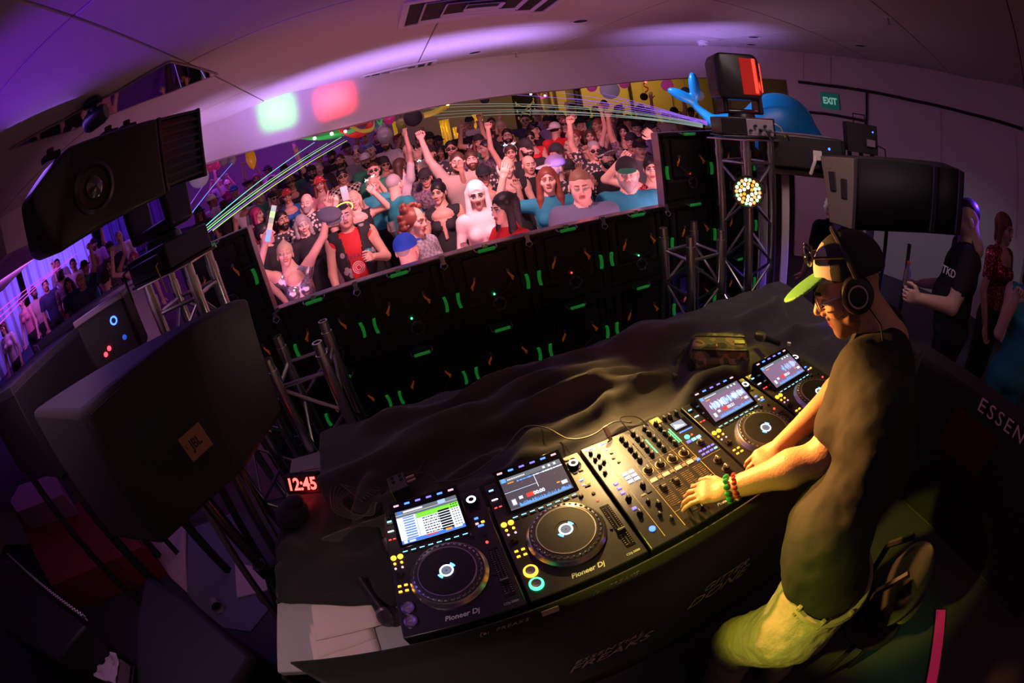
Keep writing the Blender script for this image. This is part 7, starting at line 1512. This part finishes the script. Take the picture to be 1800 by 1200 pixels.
# cup, tissue, pale boards, cloths on the floor
cz = on(378, 1060, 2, FLOOR + .05); t = thing('paper_cup', 'grey paper cup lying on the floor left of the table', 'cup', (cz[0], cz[1], FLOOR + .045), (math.radians(78), 0, .7))
MB().lathe((0, 0, 0), [(.030, -.05), (.044, .06), (.046, .062), (.042, .06), (.028, -.047), (0, -.047)], n=28).build('wall', M('cup_grey', (.30, .26, .28), .7), t); MB().lathe((0, 0, 0), [(.030, -.051), (0, -.051)], n=20).build('bottom', M('cup_grey', (.30, .26, .28), .7), t)
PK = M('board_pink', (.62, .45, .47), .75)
def slab(name, label, pts, z0, h, m, cat):
    P_ = [on(u, v, 2, z0 + h) for u, v in pts]; o = MB().prism([(p[0], p[1]) for p in P_], z0, z0 + h).build(name, m, bevel=.006); return tag(o, label, cat)
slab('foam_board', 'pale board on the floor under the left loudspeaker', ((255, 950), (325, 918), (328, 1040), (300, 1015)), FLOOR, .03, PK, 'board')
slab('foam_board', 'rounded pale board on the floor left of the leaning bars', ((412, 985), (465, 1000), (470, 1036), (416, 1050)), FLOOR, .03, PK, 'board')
slab('floor_mat', 'grey blue mat on the floor below the loudspeaker', ((330, 930), (410, 900), (480, 1060), (440, 1110), (380, 1100), (330, 1045)), FLOOR, .012, M('mat_blue', (.16, .15, .22), .8), 'mat')
slab('low_crate', 'low box draped in red at the far left', ((30, 905), (190, 870), (250, 960), (90, 1030)), FLOOR, .35, M('crate_red', (.30, .03, .03), .8), 'box')
slab('white_crate', 'pale box behind the red-draped one, lit magenta', ((5, 862), (95, 832), (112, 868), (30, 900)), FLOOR, .62, M('crate_magenta_lit', (.55, .30, .45), .7), 'box')  # magenta light is put into this box's base colour
# black road bag and checkered banner strip
P0 = [on(u, v, 2, -.35) for u, v in ((255, 1005), (325, 1045), (450, 1150), (400, 1230), (240, 1230), (235, 1100))]; o = MB().prism([(p[0], p[1]) for p in P0], FLOOR, -.35).build('equipment_bag', CB, bevel=.04); tag(o, 'tall black equipment bag at the bottom left', 'bag')
a = on(15, 975, 2, -.25); b = on(150, 1085, 2, -.25); d = Vector(b - a); o = MB().bx(0, d.length, -.01, .01, -.022, .022).build('checkered_strip', M('strip_check', (.75, .68, .75), .7, pattern=('check', (.02, .02, .02), 44)), None, tuple(a)); o.rotation_euler = d.to_track_quat('X', 'Z').to_euler(); tag(o, 'black and white checkered strip at the lower left', 'strip')
P0 = [on(u, v, 2, -.275) for u, v in ((0, 980), (20, 985), (150, 1098), (100, 1160), (0, 1100))]; o = MB().prism([(p[0], p[1]) for p in P0], FLOOR, -.275).build('equipment_case', CB, bevel=.02); tag(o, 'black case under the checkered strip', 'case')
tp = on(185, 1170, 2, -.5); t = thing('tissue_box', 'crumpled pale tissues in a dark holder at the bottom left', 'tissues', (tp[0], tp[1], -.62)); MB().bx(-.12, .12, -.09, .09, 0, .09).build('box', M('box_lilac', (.40, .33, .40), .7), t, bevel=.01)
v = []; f = []
for j in range(11):
    for k in range(11): x = (k / 10 - .5) * .26; y = (j / 10 - .5) * .2; v.append((x, y, .11 + .06 * NZ.noise(Vector((x * 16, y * 16, 1)))))
for j in range(10):
    for k in range(10): q = j * 11 + k; f.append((q, q + 1, q + 12, q + 11))
MB().add(v, f).build('tissue', M('tissue_pale', (.66, .55, .62), .9), t, smooth=False); t_ = thing('side_stand', 'dark box stand carrying the tissues', 'stand', (tp[0], tp[1], FLOOR)); MB().bx(-.14, .14, -.11, .11, 0, -.622 - FLOOR).build('body', CB, t_, bevel=.01); MB().bx(-.15, .15, -.12, .12, -.05 - FLOOR * 0, -.0).build('x', CB, t_) if False else None
# ================================================================== decorations in the hall
def hang(u, v, hd): d = ray(u, v); return CAM_C + d * (hd / math.hypot(d[0], d[1]))
def lantern(label, u, v, rpx, hd, m, name='paper_lantern', ribs=True):
    p = hang(u, v, hd); r = rpx / 750 * hd * 1.02; t = thing(name, label, 'lantern' if name == 'paper_lantern' else 'balloon', tuple(p))
    if ribs:
        prof = []
        for k in range(41): a = math.pi * k / 40; rr_ = r * (1 + .012 * math.cos(k * math.pi)); prof.append((rr_ * math.sin(a), -rr_ * math.cos(a) * .96))
        MB().lathe((0, 0, 0), prof, n=28).build('shade', m, t)
    else: MB().lathe((0, 0, 0), [(r * math.sin(math.pi * k / 16) * (1 - .1 * (k < 6)), -r * 1.12 * math.cos(math.pi * k / 16)) for k in range(17)], n=24).cyl((0, 0, -r * 1.2), (0, 0, -r * 1.1), r * .1, r * .04, n=8).build('skin', m, t)
    MB().cyl((0, 0, r * .95), (0, 0, HCEIL - p[2] - .002), .003, n=4).build('string', DARKM, t); return t
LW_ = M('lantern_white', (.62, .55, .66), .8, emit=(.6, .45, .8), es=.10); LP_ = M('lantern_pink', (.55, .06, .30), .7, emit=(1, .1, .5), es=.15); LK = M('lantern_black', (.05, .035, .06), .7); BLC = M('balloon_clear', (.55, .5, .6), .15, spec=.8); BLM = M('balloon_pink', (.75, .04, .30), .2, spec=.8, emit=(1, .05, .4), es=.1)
lantern('large white paper lantern at the left, beside the dark moving head', 350, 312, 18, 5.6, LW_)
lantern('large white paper lantern at the right over the back of the crowd', 1072, 158, 17, 7.6, LW_)
lantern('dark violet paper lantern under the coloured streamers', 726, 207, 16, 5.9, LK)
lantern('small dark lantern over the middle of the crowd', 852, 175, 8, 7.5, LK)
lantern('dark lantern at the top right of the hall', 1013, 152, 8, 7.5, LK)
lantern('pink paper lantern left of the large white one', 1040, 153, 9, 8.2, LP_); lantern('pink paper lantern half behind the large white one', 1097, 147, 9, 8.2, LP_); lantern('pink paper lantern near the blue dolphin', 1173, 150, 11, 7.8, LP_)
lantern('black lantern among the pale drapes at the left', 69, 434, 12, 6.2, LK); lantern('black upturned lantern hanging below the red ribbon', 1132, 170, 7, 8.0, LK)
lantern('pale violet lantern left of the dolphin tail', 1229, 168, 9, 7.8, LW_)
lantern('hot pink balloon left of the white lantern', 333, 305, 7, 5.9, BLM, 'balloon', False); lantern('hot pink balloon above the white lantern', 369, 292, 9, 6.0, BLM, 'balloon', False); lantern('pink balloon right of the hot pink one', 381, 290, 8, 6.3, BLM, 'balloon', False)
lantern('clear balloon beside the pink balloons', 393, 283, 8, 5.9, BLC, 'balloon', False); lantern('clear balloon touching the purple figures', 408, 282, 8, 5.8, BLC, 'balloon', False)
lantern('magenta balloon between streamers and dark lantern', 684, 208, 10, 6.1, BLM, 'balloon', False); BG_ = M('balloon_lime', (.45, .5, .12), .25, spec=.8)
lantern('lime balloon left of the dark lantern', 706, 218, 10, 6.3, BG_, 'balloon', False); lantern('large clear balloon below the lime one', 676, 238, 14, 6.6, BLC, 'balloon', False); lantern('second clear balloon under the streamers', 668, 225, 11, 6.8, BLC, 'balloon', False)
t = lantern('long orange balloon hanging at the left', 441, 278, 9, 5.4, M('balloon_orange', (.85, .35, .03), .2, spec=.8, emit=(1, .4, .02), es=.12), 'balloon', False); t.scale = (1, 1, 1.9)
lantern('teal balloon figure right of the pink lantern', 1206, 165, 11, 7.6, M('balloon_teal', (.12, .40, .50), .3), 'balloon', False)
# streamers
def streamer(label, pts, wd, m, hd=5.6):
    P_ = [Vector(hang(u, v, hd)) for u, v in pts]; out = []
    for i in range(len(P_) - 1):
        p0, p1, p2, p3 = P_[max(i - 1, 0)], P_[i], P_[i + 1], P_[min(i + 2, len(P_) - 1)]
        for k in range(8): s_ = k / 8; out.append(.5 * ((2 * p1) + (p2 - p0) * s_ + (2 * p0 - 5 * p1 + 4 * p2 - p3) * s_ ** 2 + (3 * p1 - p0 - 3 * p2 + p3) * s_ ** 3))
    out.append(P_[-1]); v = []; f = []
    for i, p in enumerate(out): tw = math.sin(i * .35) * .5; v += [p + Vector((0, tw * wd * .6, wd * .5)), p - Vector((0, tw * wd * .6, wd * .5))]
    for i in range(len(out) - 1): f.append((2 * i, 2 * i + 2, 2 * i + 3, 2 * i + 1))
    o = MB().add(v, f).build('streamer', m); o.modifiers.new('t', 'SOLIDIFY').thickness = .004; tag(o, label, 'streamer'); return o
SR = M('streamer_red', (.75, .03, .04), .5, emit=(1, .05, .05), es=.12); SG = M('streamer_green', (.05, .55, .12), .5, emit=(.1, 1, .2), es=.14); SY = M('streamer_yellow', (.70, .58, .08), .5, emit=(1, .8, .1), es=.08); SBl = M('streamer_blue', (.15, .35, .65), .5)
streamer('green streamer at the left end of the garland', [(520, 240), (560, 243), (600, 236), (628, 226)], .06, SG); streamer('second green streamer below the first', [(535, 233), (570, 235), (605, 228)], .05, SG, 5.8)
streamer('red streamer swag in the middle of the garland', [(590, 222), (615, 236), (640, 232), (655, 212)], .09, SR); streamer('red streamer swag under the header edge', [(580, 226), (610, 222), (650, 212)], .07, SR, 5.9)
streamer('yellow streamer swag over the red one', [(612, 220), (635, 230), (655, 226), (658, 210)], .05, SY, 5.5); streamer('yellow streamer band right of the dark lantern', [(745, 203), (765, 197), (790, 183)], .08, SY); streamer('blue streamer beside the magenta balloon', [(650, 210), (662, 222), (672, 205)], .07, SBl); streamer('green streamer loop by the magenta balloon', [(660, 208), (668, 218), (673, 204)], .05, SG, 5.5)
streamer('thin red ribbon above the black upturned lantern', [(1138, 141), (1131, 150), (1140, 156), (1134, 163)], .03, SR, 8.0)
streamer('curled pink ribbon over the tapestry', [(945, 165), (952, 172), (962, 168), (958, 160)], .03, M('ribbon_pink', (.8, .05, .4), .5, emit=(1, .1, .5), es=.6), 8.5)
# small party bulbs in the garland
for lb, u, v, m in (('white bulb at the left end of the streamers', 553, 243, 'w'), ('white bulb on the green streamer', 583, 235, 'w'), ('pink bulb on the red streamer', 607, 231, 'p'), ('amber bulb at the yellow band', 787, 183, 'a'), ('pink bulb above the magenta balloon', 697, 199, 'p'), ('green bulb above the lime balloon', 708, 196, 'g'), ('white bulb hanging before the tapestry', 933, 165, 'w'), ('red bulb over the black upturned lantern', 1135, 144, 'r'), ('pink bulb in the curled ribbon', 958, 168, 'p')):
    p = hang(u, v, 5.5 if u < 900 else 8); o = MB().ball((0, 0, 0), .022, 10).cyl((0, 0, .02), (0, 0, .045), .010, n=8, mi=1).build('party_bulb', [G('bulb_' + m, {'w': (1, .95, .85), 'p': (1, .25, .6), 'a': (1, .4, .1), 'g': (.5, 1, .3), 'r': (1, .05, .05)}[m], 9.0), DARKM], None, tuple(p)); tag(o, lb, 'bulb')
# laser beams: thin shafts of light in the haze
def beam(label, p, q, m, r=.0035, group=None):
    o = MB().cyl(p, q, r, n=5).build('laser_beam', m, smooth=False); tag(o, label, 'laser beam', group); return o
src = hang(575, 250, 6.6)
for lb, (u, v), m, h0 in (('cyan laser beam, highest of the fan at the left', (345, 412), G('beam_cyan', (.2, .9, .8), 1.1), (553, 250)), ('green laser beam second in the left fan', (358, 410), G('beam_green', (.3, 1, .3), 1.3), (600, 241)), ('violet laser beam inside the left fan', (366, 408), G('beam_violet', (.35, .15, 1), .8), (606, 245)), ('yellow-green laser beam, lowest of the left fan', (374, 405), G('beam_lime', (.6, 1, .25), 1.0), (610, 247)), ('pale green laser beam close under the cyan one', (350, 412), G('beam_pale', (.5, .9, .6), .7), (575, 252))):
    beam(lb, hang(h0[0], h0[1], 6.4), hang(u, v, 2.75), m)
for lb, a_, b_, m in (('long blue laser beam at the left', (412, 283), (330, 384), G('beam_blue', (.15, .3, 1), 1.2)), ('short violet laser beam left of the long blue one', (358, 325), (326, 372), G('beam_violet', (.35, .15, 1), .8))): beam(lb, hang(*a_, 6.0), hang(*b_, 3.2), m)
vi = G('beam_violet', (.35, .15, 1), .8); ws = G('beam_white', (.5, .7, .6), .45)
for i, (u, v, m) in enumerate(((700, 190, ws), (690, 196, ws), (760, 203, ws), (770, 208, ws), (740, 199, ws))): beam('pale laser beam crossing over the crowd towards the right tower', hang(u, v, 9), hang(1235, 218 + i * 1.5, 2.9), m, .003, 'pale laser beams over the crowd')
for i, (u, v) in enumerate(((900, 167), (985, 163), (1000, 172), (1010, 178), (1040, 160), (980, 180), (1060, 168))): beam('violet laser beam fanning from the right tower over the crowd', hang(u, v, 9), hang(1243, 213 + i * 1.2, 3.0), vi, .003, 'violet laser beams from the right')
for i, (u, v) in enumerate(((100, 470), (120, 458), (135, 445))): beam('magenta laser beam rising across the pale drape', hang(u, v, 8), hang(0, 545 + i * 12, 4.2), G('beam_magenta', (.8, .08, .9), .9), .006, 'magenta laser beams at the far left')
# things people hold
sp_ = silver
def held(name, label, cat, loc, mk): t = thing(name, label, cat, tuple(loc)); mk(t); return t
p = spot(511, 444); hd0 = math.hypot(p[0] - CAM_C[0], p[1] - CAM_C[1])
bpy.context.view_layer.update()
a = hang(470, 424, hd0 - .18); b = hang(482, 361, hd0 - .18); mb = MB(); A_ = Vector(a); B_ = Vector(b)
t = thing('light_stick', 'foam light stick glowing white, green, red and blue in a raised hand', 'light stick', tuple(a))
for k, (c_, s_) in enumerate((((.15, .25, 1), 2.2), ((.3, .3, 1), 1.5), ((1, .25, .2), 2.2), ((.7, .55, .5), .8), ((.5, 1, .3), 1.6), ((.75, .7, .8), .8))): MB().cyl((B_ - A_) * (k / 6), (B_ - A_) * ((k + 1) / 6), .019, n=14).build('segment', G('stick%d' % k, c_, s_), t)
c = hang(580, 390, hd0 - .05); o = inst(gmesh('flat_cap', xf(HATS['flat'], rotm(.4, .42), (0, 0, 0), .8), [M('cap_slate', (.10, .10, .16), .8)] * 2), 'flat_cap', None, tuple(c)); tag(o, 'dark slate cap held up by the woman in the silver top', 'cap')
p = spot(606, 381); hd0 = math.hypot(p[0] - CAM_C[0], p[1] - CAM_C[1]); c = hang(649, 448, hd0 - .33); t = thing('drink_can', 'turquoise drink can held by the man in the vest', 'can', tuple(c)); MB().lathe((0, 0, 0), [(.024, -.06), (.031, -.055), (.031, .05), (.026, .06), (0, .058)], n=20).build('can', M('can_teal', (.05, .50, .58), .3, .3), t)
hr = hang(604, 366, hd0); MBh = MB().tube([(.092 * math.cos(a), .11 * math.sin(a) , .045 * math.sin(a)) for a in [2 * math.pi * k / 28 for k in range(29)]], .0055, 6).build('glow_ring', G('ring_yellow', (.9, 1, .15), 2.2), None, tuple(hr)); tag(MBh, 'glowing yellow ring on the head of the man in the vest', 'headband')
# vest fronts and back as a child of that man
vf = F(); vf.el((0, .0, 1.20), (.195, .135, .30), 0, k=.03).rc((-.16, .015, 1.42), (.16, .015, 1.42), .075, .075, 0, k=.05); g = vf.grow(.016); cen_ = g[0][g[1]].mean(1); keep = ~((np.abs(cen_[:, 0]) < .075 + .10 * np.clip(cen_[:, 2] - 1.25, 0, 1)) & (cen_[:, 1] < 0)) & (np.abs(cen_[:, 0]) < .205); vo = inst(gmesh('vest', (g[0], g[1][keep], g[2][keep]), [M('vest_black', (.02, .018, .022), .8, pattern=('dots', (.35, .3, .32), 11))]), 'vest', redt); vo.modifiers.new('t', 'SOLIDIFY').thickness = .008
text('FREAK', 'lettering', .06, M('print_navy', (.06, .03, .08), .7), redt, (0, -.165, 1.24), (math.pi / 2, 0, 0)); mbx = MB()
for k in range(3): mbx.lathe((0, -.165, 1.14), [(.02 + .016 * k, 0), (.026 + .016 * k, 0)], axis=(0, -1, 0), n=20)
mbx.build('print', M('print_pale', (.7, .6, .6), .7), redt)
p = spot(620, 352); hd0 = math.hypot(p[0] - CAM_C[0], p[1] - CAM_C[1]); c = hang(606, 340, hd0 - .33); t = thing('smartphone', 'lit smartphone held up by the filming woman', 'phone', tuple(c), (0, 0, -.2)); MB().bx(-.038, .038, -.004, .004, -.075, .075).build('case', M('phone_pale', (.6, .55, .6), .3), t, bevel=.004); MB().bx(-.030, .0, -.006, -.004, .02, .065).build('camera_bump', G('phone_glow', (.8, .8, 1), .8), t)
p = spot(694, 325); hd0 = math.hypot(p[0] - CAM_C[0], p[1] - CAM_C[1]); c = hang(690, 398, hd0 - .6); t = thing('plastic_cup', 'clear plastic cup held by the man in the teal T-shirt', 'cup', tuple(c)); MB().lathe((0, 0, 0), [(0, -.05), (.028, -.05), (.038, .05), (.036, .05), (.026, -.047)], n=20).build('cup', M('clear_plastic', (.8, .75, .8), .08, trans=.85), t)
bake_texts()
